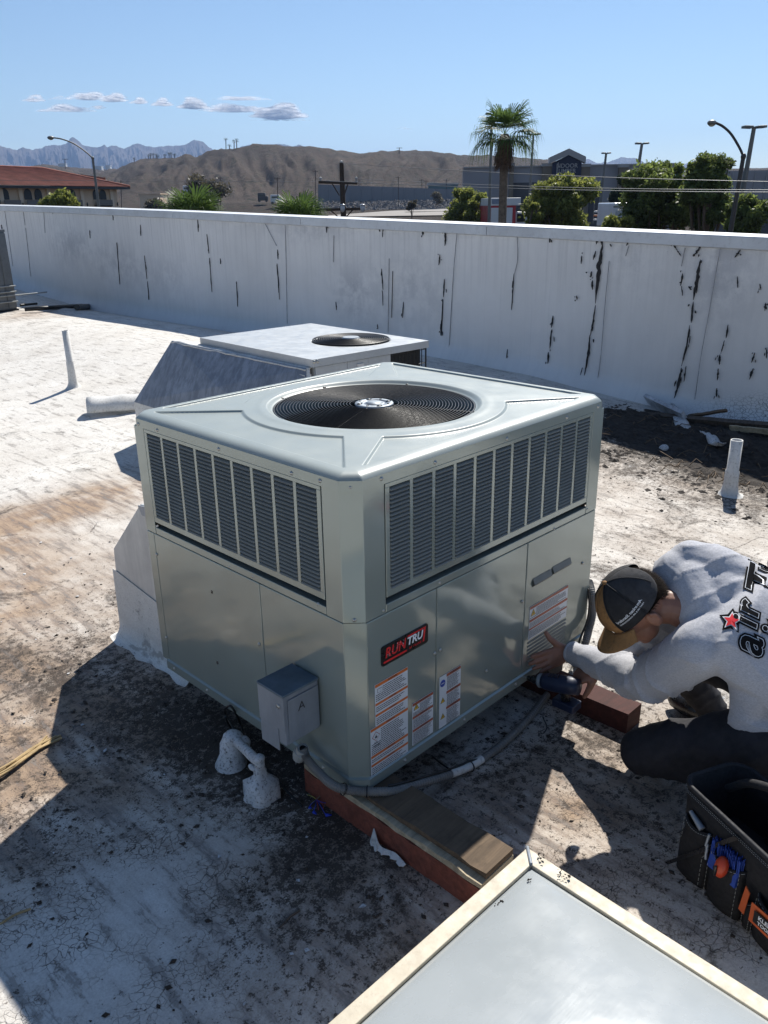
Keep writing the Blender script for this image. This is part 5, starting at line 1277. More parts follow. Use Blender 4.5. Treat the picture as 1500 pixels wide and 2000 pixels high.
c_ = mixc(nt, ramp(nt, noise(nt, v, 600, 2, .7), [(.55, 0.0), (.68, .5)]), c_, (.26, .26, .29)); nt.links.new(c_, b.inputs['Base Color']); b.inputs['Roughness'].default_value = .95
b.inputs['Specular IOR Level'].default_value = .15; b.inputs['Sheen Weight'].default_value = .2
pr = bump(nt, b, noise(nt, v, 28, 4, .6), .25, .01); bump(nt, b, noise(nt, v, 700, 2), .15, .0006, pr)
me.materials.append(shm); shirt = link(bpy.data.objects.new('long_sleeve_shirt', me)); attach(shirt, man)
# collar band and cuff bands
def band(name, c, a, b_, rad, parent, mat, tube=.006):
    pts = [Vector(c)+a*math.cos(2*math.pi*k/40)+b_*math.sin(2*math.pi*k/40) for k in range(41)]
    mb = MB(); mb.tube(pts, tube, 8, cap=False); return mb.build(name, mat, parent)
band('collar', NB+axt*.010-dep*.004, wid*.076, dep*.070, 0, shirt, shm, .0085)
for W, E_j, r_ in ((WLj, ELj, .035), (WRj, ERj, .036)):
    dv = (E_j-W).normalized(); o1 = dv.orthogonal().normalized(); o2 = dv.cross(o1); band('cuff', W+dv*.018, o1*r_, o2*r_, 0, shirt, shm, .007)
# chain
ch = MB(); pts = [NB-axt*.006+wid*.069*math.cos(2*math.pi*k/90)+dep*.063*math.sin(2*math.pi*k/90) for k in range(90)]
for k, p in enumerate(pts): ch.ell(p, (.0033, .0033, .0033), None, 6, 4)
ch.build('neck_chain', basic('gold_chain', (.55, .42, .22), .3, .9, .1), man)
# trousers
tr = MB()
limb(tr, [HIP.lerp(HL, .5), HL, HL.lerp(KL, .55), KL, KL.lerp(FL, .4), FL], [.125, .105, .092, .078, .070, .058])
limb(tr, [HIP.lerp(HR, .5), HR, HR.lerp(KR, .55), KR, KR.lerp(FR_, .45), FR_], [.125, .10, .088, .074, .062, .055])
ball(tr, HIP-Vector((0, 0, .02)), .14)
me = fuse(tr, .010, 5, .5); displace(me, lambda c, n_: .010*mnoise.noise(c*7)+.004*mnoise.noise(c*19)+.005*(1-abs(math.sin(c.y*55+c.z*30+3*mnoise.noise(c*6))))**2)
me.materials.append(basic('black_work_trousers', (.016, .016, .021), .85, 0, .35, 14, .3, 300)); trs = link(bpy.data.objects.new('trousers', me)); attach(trs, man)
mb = MB(); mb.ell(FR_+Vector((.02, .05, -.04)), (.05, .13, .045)); mb.build('boot', M_['black'], man); mb = MB(); mb.ell(FL+Vector((.0, -.10, -.01)), (.05, .12, .045)); mb.build('boot', M_['black'], man)
# ---- cap
cap_blk = basic('black_cap_cloth', (.014, .014, .016), .8, 0, .3, 20, .3, 500); cap_tan = basic('tan_cap_cloth', (.26, .135, .048), .8, 0, .25, 14, .3, 500, (.08, .045, .02), dirt=.5)
def cap_pt(az, el, k=1.0):
    ce, se = math.cos(el), math.sin(el)
    return HM @ Vector((-.006+.112*k*ce*math.cos(az), .090*k*ce*math.sin(az), .028+.104*k*(se if el > 0 else se)))
def cap_patch(name, az0, az1, mat, parent, e0=-.12, cut=None, k=1.0):
    na, ne = max(4, int((az1-az0)/.1)), 16; vs = []
    for i in range(na+1):
        for j in range(ne+1):
            az = lerp(az0, az1, i/na); e = lerp(e0, math.pi/2, j/ne)
            if cut: e = max(e, cut(az)) if j == 0 else lerp(max(e0, cut(az)), math.pi/2, j/ne)
            vs.append(cap_pt(az, e, k))
    mb = MB(); mb.add(vs, [(i*(ne+1)+j, (i+1)*(ne+1)+j, (i+1)*(ne+1)+j+1, i*(ne+1)+j+1) for i in range(na) for j in range(ne)], True)
    o = mb.build(name, mat, parent); md = o.modifiers.new('s', 'SOLIDIFY'); md.thickness = .002; return o
capo = cap_patch('cap', .72, 1.60, cap_blk, man)
backcut = lambda az: -.12+.92*math.exp(-((abs(az)-math.pi)/.52)**2) if abs(az) > 1.6 else -.12
cap_patch('cap_panel', 1.60, math.pi, basic('charcoal_mesh_cloth', (.035, .035, .038), .9, 0, .3, 30, .4, 700), capo, cut=backcut); cap_patch('cap_panel', -math.pi, -1.60, cap_blk, capo, cut=backcut); cap_patch('cap_panel', -1.60, -.72, cap_blk, capo)
cap_patch('front_panel', 0, .72, cap_tan, capo); cap_patch('front_panel', -.72, 0, cap_tan, capo)
for az in (.0, .72, 1.60, 2.4, -.72, -1.6): 
    mb = MB(); mb.tube([cap_pt(az, lerp(-.1 if abs(az) < 2 else .2, 1.5, k/14), 1.012) for k in range(15)], .0016, 6); mb.build('cap_seam', cap_blk if abs(az) > .5 else cap_tan, capo)
mb = MB(); mb.ell(cap_pt(0, math.pi/2, 1.02), (.009, .009, .007)); mb.build('cap_button', cap_tan, capo)
mb = MB(); vs = []; nb, mbn = 22, 8
for i in range(nb+1):
    az = lerp(-1.02, 1.02, i/nb)
    for j in range(mbn+1):
        t = j/mbn; base = Vector((-.006+.112*math.cos(az), .090*math.sin(az), .016)); ext = .072*math.sqrt(max(0, 1-(az/1.08)**2))
        vs.append(HM @ (base+Vector((ext*t, .008*t*math.sin(az), -.010*t-.030*(math.sin(az))**2*t-.006*math.sin(az)**2))))
mb.add(vs, [(i*(mbn+1)+j, (i+1)*(mbn+1)+j, (i+1)*(mbn+1)+j+1, i*(mbn+1)+j+1) for i in range(nb) for j in range(mbn)], True)
o = mb.build('cap_brim', cap_tan, capo); md = o.modifiers.new('s', 'SOLIDIFY'); md.thickness = .004
for q in (.35, .6, .85):
    mb = MB(); mb.tube([Vector(vs[i*(mbn+1)+int(q*mbn)])+lfv*0+upv*.003 for i in range(1, nb)], .0009, 5); mb.build('brim_stitch', cap_blk, capo)
# lettering wrapped on the left rear of the cap
def wrap_text(items, fn, name, mat, parent, cuts=2):
    bm = bmesh.new()
    for txt, size, opt, (ox, oy) in items:
        me_ = text_mesh(txt, size, Matrix.Translation((ox, oy, 0)), **opt); bm.from_mesh(me_); bpy.data.meshes.remove(me_)
    bmesh.ops.triangulate(bm, faces=bm.faces[:]); 
    if cuts:
        le = [e for e in bm.edges if e.calc_length() > .006]; bmesh.ops.subdivide_edges(bm, edges=le, cuts=cuts, use_grid_fill=False); bmesh.ops.triangulate(bm, faces=bm.faces[:])
    for v_ in bm.verts: v_.co = fn(v_.co)
    me_ = bpy.data.meshes.new(name); bm.to_mesh(me_); bm.free(); me_.materials.append(mat)
    o_ = link(bpy.data.objects.new(name, me_)); attach(o_, parent); return o_
cfn = lambda p: cap_pt(1.62-p.x/.098, .10+p.y/.104, 1.022+p.z)
wrap_text([('American Standard', .0125, dict(extrude=0, shear=.35, bold=.0002), (.030, .020)), ('HEATING & AIR CONDITIONING', .0062, dict(extrude=0, bold=.0001), (.031, .0085))], cfn, 'cap_lettering', M_['badge_white'], capo, 0)
# hair on the nape and temples
hr = rng; n = 5200; hv = []; hf = []
cnt = 0
while cnt < n:
    az = random.uniform(1.5, 2*math.pi-1.5); el = random.uniform(-.8, .75)
    low = -.15-.62*max(0, (abs(az-math.pi) < 1.0))*(1-abs(az-math.pi)/1.2)
    if el < low: continue
    ce = math.cos(el); base = HM @ Vector((-.008+.099*ce*math.cos(az), .080*ce*math.sin(az), .018+.104*math.sin(el)))
    nn = (base-Hc).normalized(); dn_ = (-upv*.9+nn*.55+Vector((random.uniform(-.3, .3), random.uniform(-.3, .3), random.uniform(-.3, .3)))).normalized(); L = random.uniform(.008, .019); sd2 = dn_.cross(nn).normalized()*.0006
    b0 = len(hv); hv += [tuple(base-sd2), tuple(base+sd2), tuple(base+nn*.001+dn_*L)]; hf.append((b0, b0+1, b0+2)); cnt += 1
np_obj('hair', np.array(hv), np.array(hf), basic('dark_brown_hair', (.012, .008, .006), .85, 0, .4, 50, spec=.1), man)
mb = MB(); vs = []; 
for i in range(25):
    for j in range(9):
        az = lerp(1.55, 2*math.pi-1.55, i/24); lo_ = -.10-.55*math.exp(-((az-math.pi)/.8)**2); el = lerp(lo_, .75, j/8); ce = math.cos(el)
        vs.append(HM @ Vector((-.008+.1005*ce*math.cos(az), .0812*ce*math.sin(az), .018+.105*math.sin(el))))
mb.add(vs, [(i*9+j, (i+1)*9+j, (i+1)*9+j+1, i*9+j+1) for i in range(24) for j in range(8)], True); mb.build('hair_base', basic('hair_base', (.016, .011, .008), .9, 0, .4, 90, spec=.1), man)
# ---- print on the shirt back, projected on the cloth
from mathutils.bvhtree import BVHTree
sme = shirt.data; bvh = BVHTree.FromPolygons([v_.co.copy() for v_ in sme.vertices], [tuple(p.vertices) for p in sme.polygons])
LC = D(1463, 1190, 2.6)
gx = (D(1472, 1100, 2.6)-D(1440, 1290, 2.6)).normalized(); vd = Vector(ray(1452, 1190)); gy = (gx.cross(vd)).normalized()
if gy.dot(rtv := Vector(rt)) > 0: gy = -gy
nrm_p = -vd
def proj(off):
    def f_(p):
        q = LC+gx*p.x*.90+gy*p.y*.90
        h = bvh.ray_cast(q+nrm_p*.3, -nrm_p)
        if h[0] is None: return q-nrm_p*.25
        return h[0]+(nrm_p*.7+h[1]*.3)*(off)
    return f_
L1 = lambda b: [('a', .135, dict(extrude=0, shear=.30, bold=b), (-.118, -.014)), ('i', .105, dict(extrude=0, shear=.30, bold=b), (-.050, .004)), ('r', .105, dict(extrude=0, shear=.30, bold=b), (-.006, .004)),
                ('T', .155, dict(extrude=0, shear=.30, bold=b), (.085, -.040)), ('ime', .105, dict(extrude=0, shear=.30, bold=b, spacing=.9), (-.01, -.086)), ("'s", .11, dict(extrude=0, shear=.3, bold=b), (.150, -.062))]
wrap_text(L1(.010), proj(.0035), 'back_print_shadow', M_['print_black'], shirt); wrap_text(L1(.0042), proj(.0050), 'back_print_outline', M_['badge_white'], shirt); wrap_text(L1(.0024), proj(.0062), 'back_print', M_['print_black'], shirt)
def star(r0, r1, cx, cy, off, mat, name):
    pts = [(cx+(r0 if k % 2 == 0 else r1)*math.cos(R(36*k+75)), cy+(r0 if k % 2 == 0 else r1)*math.sin(R(36*k+75))) for k in range(10)]; f_ = proj(off); c = f_(Vector((cx, cy, 0)))
    P = [f_(Vector((x, y, 0))) for x, y in pts]; mb = MB(); mb.add([c]+P, [(0, 1+k, 1+(k+1) % 10) for k in range(10)]); mb.build(name, mat, shirt)
star(.042, .024, -.048, .045, .0035, M_['print_black'], 'star_shadow'); star(.031, .0145, -.048, .045, .0050, M_['badge_white'], 'star_outline'); star(.025, .0112, -.048, .045, .0062, M_['badge_red'], 'star')

# ---- drill
dr = thing('cordless_drill', 'dark blue cordless drill held by the kneeling man at the base of the unit', 'drill', (.92, -.15, 0))
navy = basic('navy_drill_plastic', (.012, .020, .050), .45, 0, .2, 20)
A0, A1 = D(1052, 1328, 3.10), D(1130, 1342, 3.03); dv = (A1-A0).normalized(); DQ = Matrix.Translation(A0) @ dv.to_track_quat('Z', 'Y').to_matrix().to_4x4(); LL = (A1-A0).length
mb = MB(); mb.lathe([(0, .018), (.026, .018), (.031, .03), (.033, .055), (.033, LL*.8), (.029, LL), (0, LL+.004)], 24, DQ); mb.build('motor_housing', navy, dr)
mb = MB(); mb.lathe([(0, 0), (.022, .0), (.027, .006), (.027, .018)], 24, DQ, smooth=False); mb.build('collar_ring', M_['hub'], dr)
mb = MB(); mb.lathe([(0, -.045), (.009, -.045), (.012, -.03), (.017, -.02), (.018, 0)], 20, DQ, smooth=False); mb.build('chuck', M_['black'], dr)
mb = MB(); mb.tube([A0-dv*.045, A0-dv*.085], .0035, 6); mb.build('driver_bit', M_['screw'], dr)
hdv = Vector((.25, -.1, -1)).normalized(); hb = A0.lerp(A1, .62)
mb = MB(); mb.tube([hb, hb+hdv*.04, hb+hdv*.08], [.020, .017, .018], 14); mb.build('handle', M_['black'], dr)
mb = MB(); q = hb+hdv*.085; mb.bbox((-.03, -.045, -.02), (.03, .045, .012), .005, Matrix.Translation(q)); mb.build('battery', navy, dr)
mb = MB(); 
for k in range(4): mb.box((.0325, -.012, .05+k*.012), (.0345, .012, .055+k*.012), DQ @ Matrix.Rotation(R(100), 4, 'Z'))
mb.build('housing_rib', M_['black'], dr)

# ================================================================ tool bag
bag = thing('tool_bag', 'open black canvas tool bag with white stitching and orange brand patch', 'tool bag', (.7, -1.1, -.14))
gA, gB = G(1318, 1688), G(1428, 1790)
e1 = (gB-gA); e1.z = 0; e1.normalize(); e2 = Vector((-e1.y, e1.x, 0)); 
if e2.dot(Vector(CAM)-gA) > 0: e2 = -e2           # e2 points away from camera
ZS = 1.12
def BG(u, v, z): return gA+e1*u+e2*v+Vector((0, 0, z*ZS))
LB, WB = .46, .22
canvas = basic('black_canvas', (.007, .007, .009), .8, 0, .3, 30, .35, 400)
def rr_pts(u0, u1, v0, v1, rad, n=6):
    out = []
    for cu, cv, a0 in ((u1-rad, v0+rad, -90), (u1-rad, v1-rad, 0), (u0+rad, v1-rad, 90), (u0+rad, v0+rad, 180)):
        for k in range(n): a = R(a0+90*k/(n-1)); out.append((cu+rad*math.cos(a), cv+rad*math.sin(a)))
    return out
def rimz(u, v): return .265-.095*math.exp(-((u-.32)/.10)**2)-.02*(v/WB)
prof = []; vs = []; zs = [0, .02, .08, .15, .21, 1.0]
ins = [(-.015), (.0), (.010), (.014), (.018), (.022)]
cn = rr_pts(0, LB, 0, WB, .05); n = len(cn)
for zi, z in enumerate(zs):
    for k, (u, v_) in enumerate(cn):
        cu, cv = u-LB/2, v_-WB/2; s = 1+ins[zi]*3+.02*mnoise.noise(Vector((u*9, v_*9, zi)))
        zz = rimz(u, v_) if zi == 5 else min(z, rimz(u, v_)*(zi/5.2)) if zi > 2 else z
        vs.append(BG(LB/2+cu*s, WB/2+cv*s, zz))
mb = MB(); mb.add(vs, [(i*n+k, i*n+(k+1) % n, (i+1)*n+(k+1) % n, (i+1)*n+k) for i in range(5) for k in range(n)]+[tuple(range(n))[::-1]], True)
o = mb.build('bag_wall', canvas, bag); md = o.modifiers.new('s', 'SOLIDIFY'); md.thickness = .010
rim = vs[-n:]; mb = MB(); mb.tube(rim+[rim[0]], .007, 8, cap=False); mb.build('rim_binding', basic('binding_webbing', (.014, .014, .017), .7, 0, .2, 40), bag)
def surf(u, z, out=.0):
    i = z/.25; s = 1+(.006 if z < .12 else -.006)*3; return BG(LB/2+(u-LB/2)*s, WB/2-WB/2*s-.004-out, z)
def pocket(u0, u1, z0, z1, out, name='pocket'):
    nU, nZ = 14, 8; vs = []
    for i in range(nU+1):
        for j in range(nZ+1):
            a = i/nU; t = j/nZ; bulge = out*(math.sin(math.pi*a)**.55)*(.55+.45*t); vs.append(surf(lerp(u0, u1, a), lerp(z0, z1-.008*math.sin(math.pi*a), t), bulge+.001))
    mb = MB(); mb.add(vs, [(i*(nZ+1)+j, (i+1)*(nZ+1)+j, (i+1)*(nZ+1)+j+1, i*(nZ+1)+j+1) for i in range(nU) for j in range(nZ)], True)
    p_ = mb.build(name, canvas, bag); md = p_.modifiers.new('s', 'SOLIDIFY'); md.thickness = .004
    mb = MB()
    top = [vs[i*(nZ+1)+nZ]-e2*.003+Vector((0, 0, -.006)) for i in range(nU+1)]
    for k in range(0, nU): 
        a_, b2 = top[k], top[k+1]; mb.tube([a_, a_.lerp(b2, .6)], .0007, 4)
    for i in (1, nU-1):
        for k in range(12):
            t0, t1 = k/12, (k+.6)/12; f0 = vs[i*(nZ+1)+int(t0*nZ)]; a_ = surf(lerp(u0, u1, i/nU), lerp(z0, z1, t0), out*.6+.005); b2 = surf(lerp(u0, u1, i/nU), lerp(z0, z1, t1), out*.6+.005); mb.tube([a_, b2], .0007, 4)
    mb.build('white_stitching', M_['pvc'], p_, kind='stuff')
pocket(.015, .115, .01, .185, .022); pocket(.125, .235, .01, .160, .032); pocket(.245, .27, .01, .10, .01); pocket(.275, .43, .01, .135, .032)
mb = MB()
for off in (.010, .016):
    for k in range(len(rim)):
        a_, b2 = rim[k], rim[(k+1) % n]; m_ = max(1, int((b2-a_).length/.006))
        if (a_-BG(LB/2, WB/2, .2)).dot(e2) > 0: continue
        for q in range(m_): mb.tube([a_.lerp(b2, q/m_)-e2*.009+Vector((0, 0, -off)), a_.lerp(b2, (q+.55)/m_)-e2*.009+Vector((0, 0, -off))], .0006, 4)
mb.build('white_stitching', M_['pvc'], bag, kind='stuff')
mb = MB(); mb.prism([surf(.0, .02, .03), surf(.012, .02, .03), surf(.20, .235, .012), surf(.185, .235, .012)], -e2*.003); mb.build('webbing_strap', M_['black'], bag)
mb = MB(); mb.tube(spline([BG(.05, WB*.5, .24), BG(.12, WB*.5, .30), BG(LB/2, WB*.5, .33), BG(LB-.12, WB*.5, .30), BG(LB-.05, WB*.5, .24)], 6), .012, 10); mb.build('carry_handle', canvas, bag)
mb = MB(); mb.add([BG(.02, .02, .10), BG(LB-.02, .02, .10), BG(LB-.02, WB-.02, .10), BG(.02, WB-.02, .10)], [(0, 1, 2, 3)]); mb.build('bag_lining', canvas, bag)
org = basic('orange_patch', (.50, .09, .02), .6, 0, .1, 20)
pc = BG(.372, -.034, .085); FMx = e1; FN = -e2
mb = MB(); mb.prism([surf(.285, .075, .036), surf(.38, .070, .036), surf(.38, .125, .036), surf(.285, .125, .036)], -e2*.002); mb.build('brand_patch', org, bag)
mb = MB(); mb.prism([surf(.298, .084, .0395), surf(.37, .080, .0395), surf(.37, .116, .0395), surf(.298, .116, .0395)], -e2*.001); mb.build('brand_patch_field', canvas, bag)
up_ = Vector((0, 0, 1)); tp = surf(.334, .106, .0415); tp2 = surf(.334, .091, .0415)
text_obj('patch_lettering', [('KLEIN', .017, frame(tp, e1, up_, -e2), dict(extrude=.0003, bold=.0004)), ('TOOLS', .014, frame(tp2, e1, up_, -e2), dict(extrude=.0003, bold=.0004))], M_['badge_white'], bag)
mb = MB(); mb.prism([surf(.245, .070, .024), surf(.263, .068, .026), surf(.267, .13, .024), surf(.251, .14, .022)], -e2*.003); mb.build('orange_tab', org, bag)
# tools in the bag
def tool(name, cat, lab, build): t = thing(name, lab, cat, BG(.2, .1, .1)); build(t)
blue = basic('blue_bristle', (.01, .05, .30), .6, 0, .3, 60)
t = thing('hand_brush', 'bright blue bristled brush sticking out of the bag pocket', 'brush', BG(.17, 0, .19))
mb = MB()
for k in range(130):
    u = random.uniform(.128, .225); z = random.uniform(.185, .190)-.10*(u-.128)*.3; oo = random.uniform(.002, .024); mb.tube([surf(u, z-.045, oo), surf(u+random.uniform(-.003, .003), z+random.uniform(-.004, .006), oo+random.uniform(-.002, .004))], .0013, 4)
mb.build('bristles', blue, t, kind='stuff'); mb = MB(); mb.prism([surf(.130, .11, .024), surf(.222, .11, .024), surf(.222, .150, .024), surf(.130, .150, .024)], e2*.02); mb.build('brush_body', blue, t)
t = thing('tube_cutter', 'orange red rounded tool handle in the front pocket below the brush', 'tool', BG(.2, 0, .14))
mb = MB(); mb.ell(surf(.182, .150, .040), (.018, .018, .030), Matrix.Rotation(R(20), 3, 'Y')); mb.build('handle', basic('red_orange_plastic', (.50, .05, .012), .35, 0, .1, 20), t); mb = MB(); mb.ell(surf(.180, .145, .060), (.005, .005, .018)); mb.build('handle_slot', M_['badge_black'], t)
t = thing('key_ring', 'small metal clip and keys hanging on the bag front', 'keys', BG(.11, 0, .2))
for a, b2 in ((.200, .165), (.170, .150), (.160, .128)):
    mb = MB(); mb.tube([surf(.118+random.uniform(-.004, .004), a, .03), surf(.120+random.uniform(-.006, .01), b2, .034)], .0035, 6); mb.build('key', M_['hub'], t)
t = thing('pliers', 'grey metal tool end showing at the top of the left bag pocket', 'tool', BG(.06, 0, .2))
mb = MB(); mb.tube([surf(.035, .205, .012), surf(.085, .185, .016)], [.006, .010], 8); mb.build('metal_jaw', M_['galv_box'], t)
for nm, lab, col, u, v_, z in (('screwdriver', 'green handled screwdriver standing inside the tool bag', (.01, .10, .05), .14, .20, .29), ('wrench_roll', 'yellow topped tool case standing inside the tool bag', (.30, .17, .02), .25, .22, .30), ('nut_driver', 'red speckled round tool handle poking from the dip of the bag rim', (.50, .11, .07), .31, .05, .225), ('spray_can', 'dark red can inside the tool bag', (.10, .01, .01), .33, .14, .24)):
    t = thing(nm, lab, nm.replace('_', ' '), BG(u, v_, .1))
    mb = MB(); mb.tube([BG(u, v_, .10), BG(u+.004, v_, z-.02)], [.014, .016], 12); mb.build('shaft', M_['black'], t); mb = MB(); mb.tube([BG(u+.004, v_, z-.04), BG(u+.005, v_, z), BG(u+.005, v_, z+.012)], [.017, .018, .012], 14); mb.build('handle', basic(nm+'_grip', col, .45, 0, .2, 80, .3, 200), t)
# ================================================================ land beyond the roof
CX, CY = float(CAM[0]), float(CAM[1])
def az_of(px, py=400): d = ray(px, py); return math.atan2(d[1], d[0])
def slope_of(px, py): d = ray(px, py); return d[2]/math.hypot(d[0], d[1])
def W(px, py, r):                       # point on a photo ray at horizontal distance r
    d = ray(px, py); k = r/math.hypot(d[0], d[1]); return Vector(CAM+d*k)
RIDGE = [(-900,330,1500),(-300,322,1500),(0,331,1500),(60,326,1500),(95,321,1450),(150,327,1400),(215,331,1300),(245,326,1000),(262,318,900),(285,311,850),(330,308,820),(352,306,800),(370,298,760),(392,305,760),(415,294,740),(440,288,720),(470,285,700),(520,286,690),(600,285,680),(640,289,690),(665,293,700),(700,296,720),(745,294,740),(800,296,760),(870,298,790),(930,302,820),(1000,306,860),(1060,310,900),(1110,322,950),(1200,338,1000),(1300,345,1050),(1400,330,1000),(1500,328,950),(1800,325,950),(2400,330,950)]
ra = np.array([az_of(p[0]) for p in RIDGE][::-1]); rR = np.array([p[2] for p in RIDGE][::-1], float); rS = np.array([slope_of(p[0], p[1]) for p in RIDGE][::-1])
BASE = ([0, 40, 70, 140, 200, 250, 300, 325, 345, 380, 430], [-5.5, -5.5, -5.4, -3.6, -.9, -.2, -.1, .4, 3.2, 3.4, 4.0])
def land():
    azs = np.linspace(az_of(2300), az_of(-900), 620); rs_ = np.concatenate([[2, 20, 40, 60, 80, 100, 130, 160], np.arange(180, 430, 10), np.geomspace(430, 2600, 110)])
    A, Rr = np.meshgrid(azs, rs_)
    RR = np.interp(azs, ra, rR); SS = np.interp(azs, ra, rS); ZR = CAM[2]+SS*RR
    Z = np.interp(Rr, *BASE)
    X = CX+Rr*np.cos(A); Y = CY+Rr*np.sin(A)
    s = (Rr-440)/(RR[None]-440); up_ = np.clip(s, 0, 1)
    zf = np.clip(4.0+(ZR[None]-4.0)*up_**.85, 0, None)
    nz = np.array([mnoise.fractal(Vector((a*26+.7*mnoise.noise(Vector((r_*.006, a*6, 0))), r_*.0022, 0)), .9, 2.1, 5) for a, r_ in zip(A.ravel(), Rr.ravel())]).reshape(A.shape)
    nz2 = np.array([mnoise.fractal(Vector((x*.02, y*.02, 5)), .9, 2.1, 5) for x, y in zip(X.ravel(), Y.ravel())]).reshape(A.shape)
    gul = 1-np.abs(nz)*2.3
    amp = 6*np.sin(np.pi*np.clip(up_, 0, 1))**.8*np.clip((ZR[None]-5)/35, .1, 1)
    hz = zf+(gul-.75)*amp+nz2*(2.4+4.0*up_)*(1-.8*up_)*np.clip(up_*6, 0, 1)
    Z = np.where(Rr > 440, hz, Z)
    back = np.clip((Rr-RR[None])/500, 0, 1)
    Z = np.where(s > 1, ZR[None]*(1-.75*back)+nz2*3, Z)
    ny, nx = A.shape; I = np.arange(nx*ny).reshape(ny, nx)
    Fq = np.stack([I[:-1, :-1], I[1:, :-1], I[1:, 1:], I[:-1, 1:]], -1).reshape(-1, 4)
    m, nt, b = new_mat('desert_ground'); p = wpos(nt)
    c = ramp(nt, noise(nt, p, .012, 6, .6), [(.35, (.060, .046, .037)), (.65, (.105, .080, .063))])
    c = mixc(nt, ramp(nt, noise(nt, p, .05, 6, .7), [(.45, 0.0), (.7, .7)]), c, (.050, .042, .036))
    e = voro(nt, p, .22, 'F1'); c = mixc(nt, ramp(nt, e, [(.18, .95), (.40, 0.0)]), c, (.045, .046, .032))
    e = voro(nt, p, .09, 'F1'); c = mixc(nt, ramp(nt, e, [(.12, .7), (.26, 0.0)]), c, (.035, .038, .026))
    nt.links.new(c, b.inputs['Base Color']); b.inputs['Roughness'].default_value = .95; b.inputs['Specular IOR Level'].default_value = .1
    bump(nt, b, noise(nt, p, .12, 8, .75), 1.0, 4.0)
    np_obj('desert_hills', np.stack([X, Y, Z], -1).reshape(-1, 3), Fq, m, smooth=True, kind='structure')
land()
def gz_at(r): return float(np.interp(r, *BASE))
mb = MB(); mb.add([(CX-9000, CY-9000, -9), (CX+9500, CY-9000, -9), (CX+9500, CY+9500, -9), (CX-9000, CY+9500, -9)], [(0, 1, 2, 3)])
mb.build('ground', basic('dusty_ground', (.16, .13, .10), .95, 0, .2, .02), None, kind='structure')
# far jagged mountains
MT = [(-700,300),(-100,290),(0,281),(12,279),(22,286),(35,290),(50,293),(62,288),(80,293),(100,288),(118,283),(135,284),(148,280),(153,272),(161,268),(168,273),(176,282),(190,287),(205,288),(219,283),(224,288),(232,284),(243,286),(256,291),(268,285),(272,281),(285,281),(296,285),(312,288),(330,285),(350,285),(372,283),(383,277),(390,273),(400,275),(408,278),(416,286),(425,292),(440,298),(480,286),(495,283),(530,286),(545,281),(560,281),(575,286),(590,283),(600,286),(640,300),(760,320),(900,325),(1040,330),(1120,318),(1133,310),(1145,311),(1158,318),(1168,319),(1185,315),(1200,310),(1210,307),(1222,309),(1235,309),(1248,316),(1260,326),(1268,331),(1278,321),(1290,326),(1298,333),(1308,331),(1320,330),(1330,320),(1338,318),(1348,321),(1362,316),(1372,320),(1388,326),(1420,333),(1500,336),(1700,325),(2000,318),(2400,320)]
ma = np.array([az_of(p[0]) for p in MT][::-1]); ms = np.array([slope_of(p[0], p[1]) for p in MT][::-1])
def mountains():
    azs = np.linspace(az_of(2300), az_of(-600), 1500); t = np.concatenate([np.linspace(0, 1, 34), np.linspace(1.02, 1.6, 6)])
    A, T = np.meshgrid(azs, t); r0, r1 = 4300, 6400; Rr = r0+(r1-r0)*T
    SS = np.interp(azs, ma, ms); jag = np.array([mnoise.fractal(Vector((a*160, 0, 0)), .8, 2.0, 4) for a in azs])*.0010
    ZR = CAM[2]+(SS+jag)*r1
    nz = np.array([mnoise.fractal(Vector((a*60, t_*3.5, 1)), .9, 2.1, 5) for a, t_ in zip(A.ravel(), T.ravel())]).reshape(A.shape)
    Z = -8+(ZR[None]+8)*np.clip(T, 0, 1)**1.15 + (-np.abs(nz)*190+20)*np.sin(np.pi*np.clip(T, 0, 1))**.9*np.clip(ZR[None]/400, .15, 1)
    Z = np.where(T > 1, ZR[None]*(1-(T-1)*1.2), Z)
    ny, nx = A.shape; I = np.arange(nx*ny).reshape(ny, nx); Fq = np.stack([I[:-1, :-1], I[1:, :-1], I[1:, 1:], I[:-1, 1:]], -1).reshape(-1, 4)
    X = CX+Rr*np.cos(A); Y = CY+Rr*np.sin(A)
    m, nt, b = new_mat('mountain_rock'); p = wpos(nt)
    c = ramp(nt, noise(nt, p, .004, 6, .65), [(.35, (.055, .045, .042)), (.65, (.10, .082, .072))]); nt.links.new(c, b.inputs['Base Color']); b.inputs['Roughness'].default_value = .95; b.inputs['Specular IOR Level'].default_value = .1
    np_obj('mountains', np.stack([X, Y, Z], -1).reshape(-1, 3), Fq, m, smooth=False, kind='structure')
mountains()
# haze
hb = MB(); hb.box((CX-7500, CY-7500, -12), (CX+8200, CY+8200, 640))
hm_ = bpy.data.materials.new('haze_air'); hm_.use_nodes = True; nt = hm_.node_tree; nt.nodes.clear()
pv = nt.nodes.new('ShaderNodeVolumePrincipled'); o_ = nt.nodes.new('ShaderNodeOutputMaterial'); pv.inputs['Density'].default_value = HAZE; pv.inputs['Color'].default_value = (.34, .52, .88, 1); pv.inputs['Anisotropy'].default_value = 0.25
nt.links.new(pv.outputs[0], o_.inputs['Volume']); hb.build('haze', hm_, None, kind='stuff')

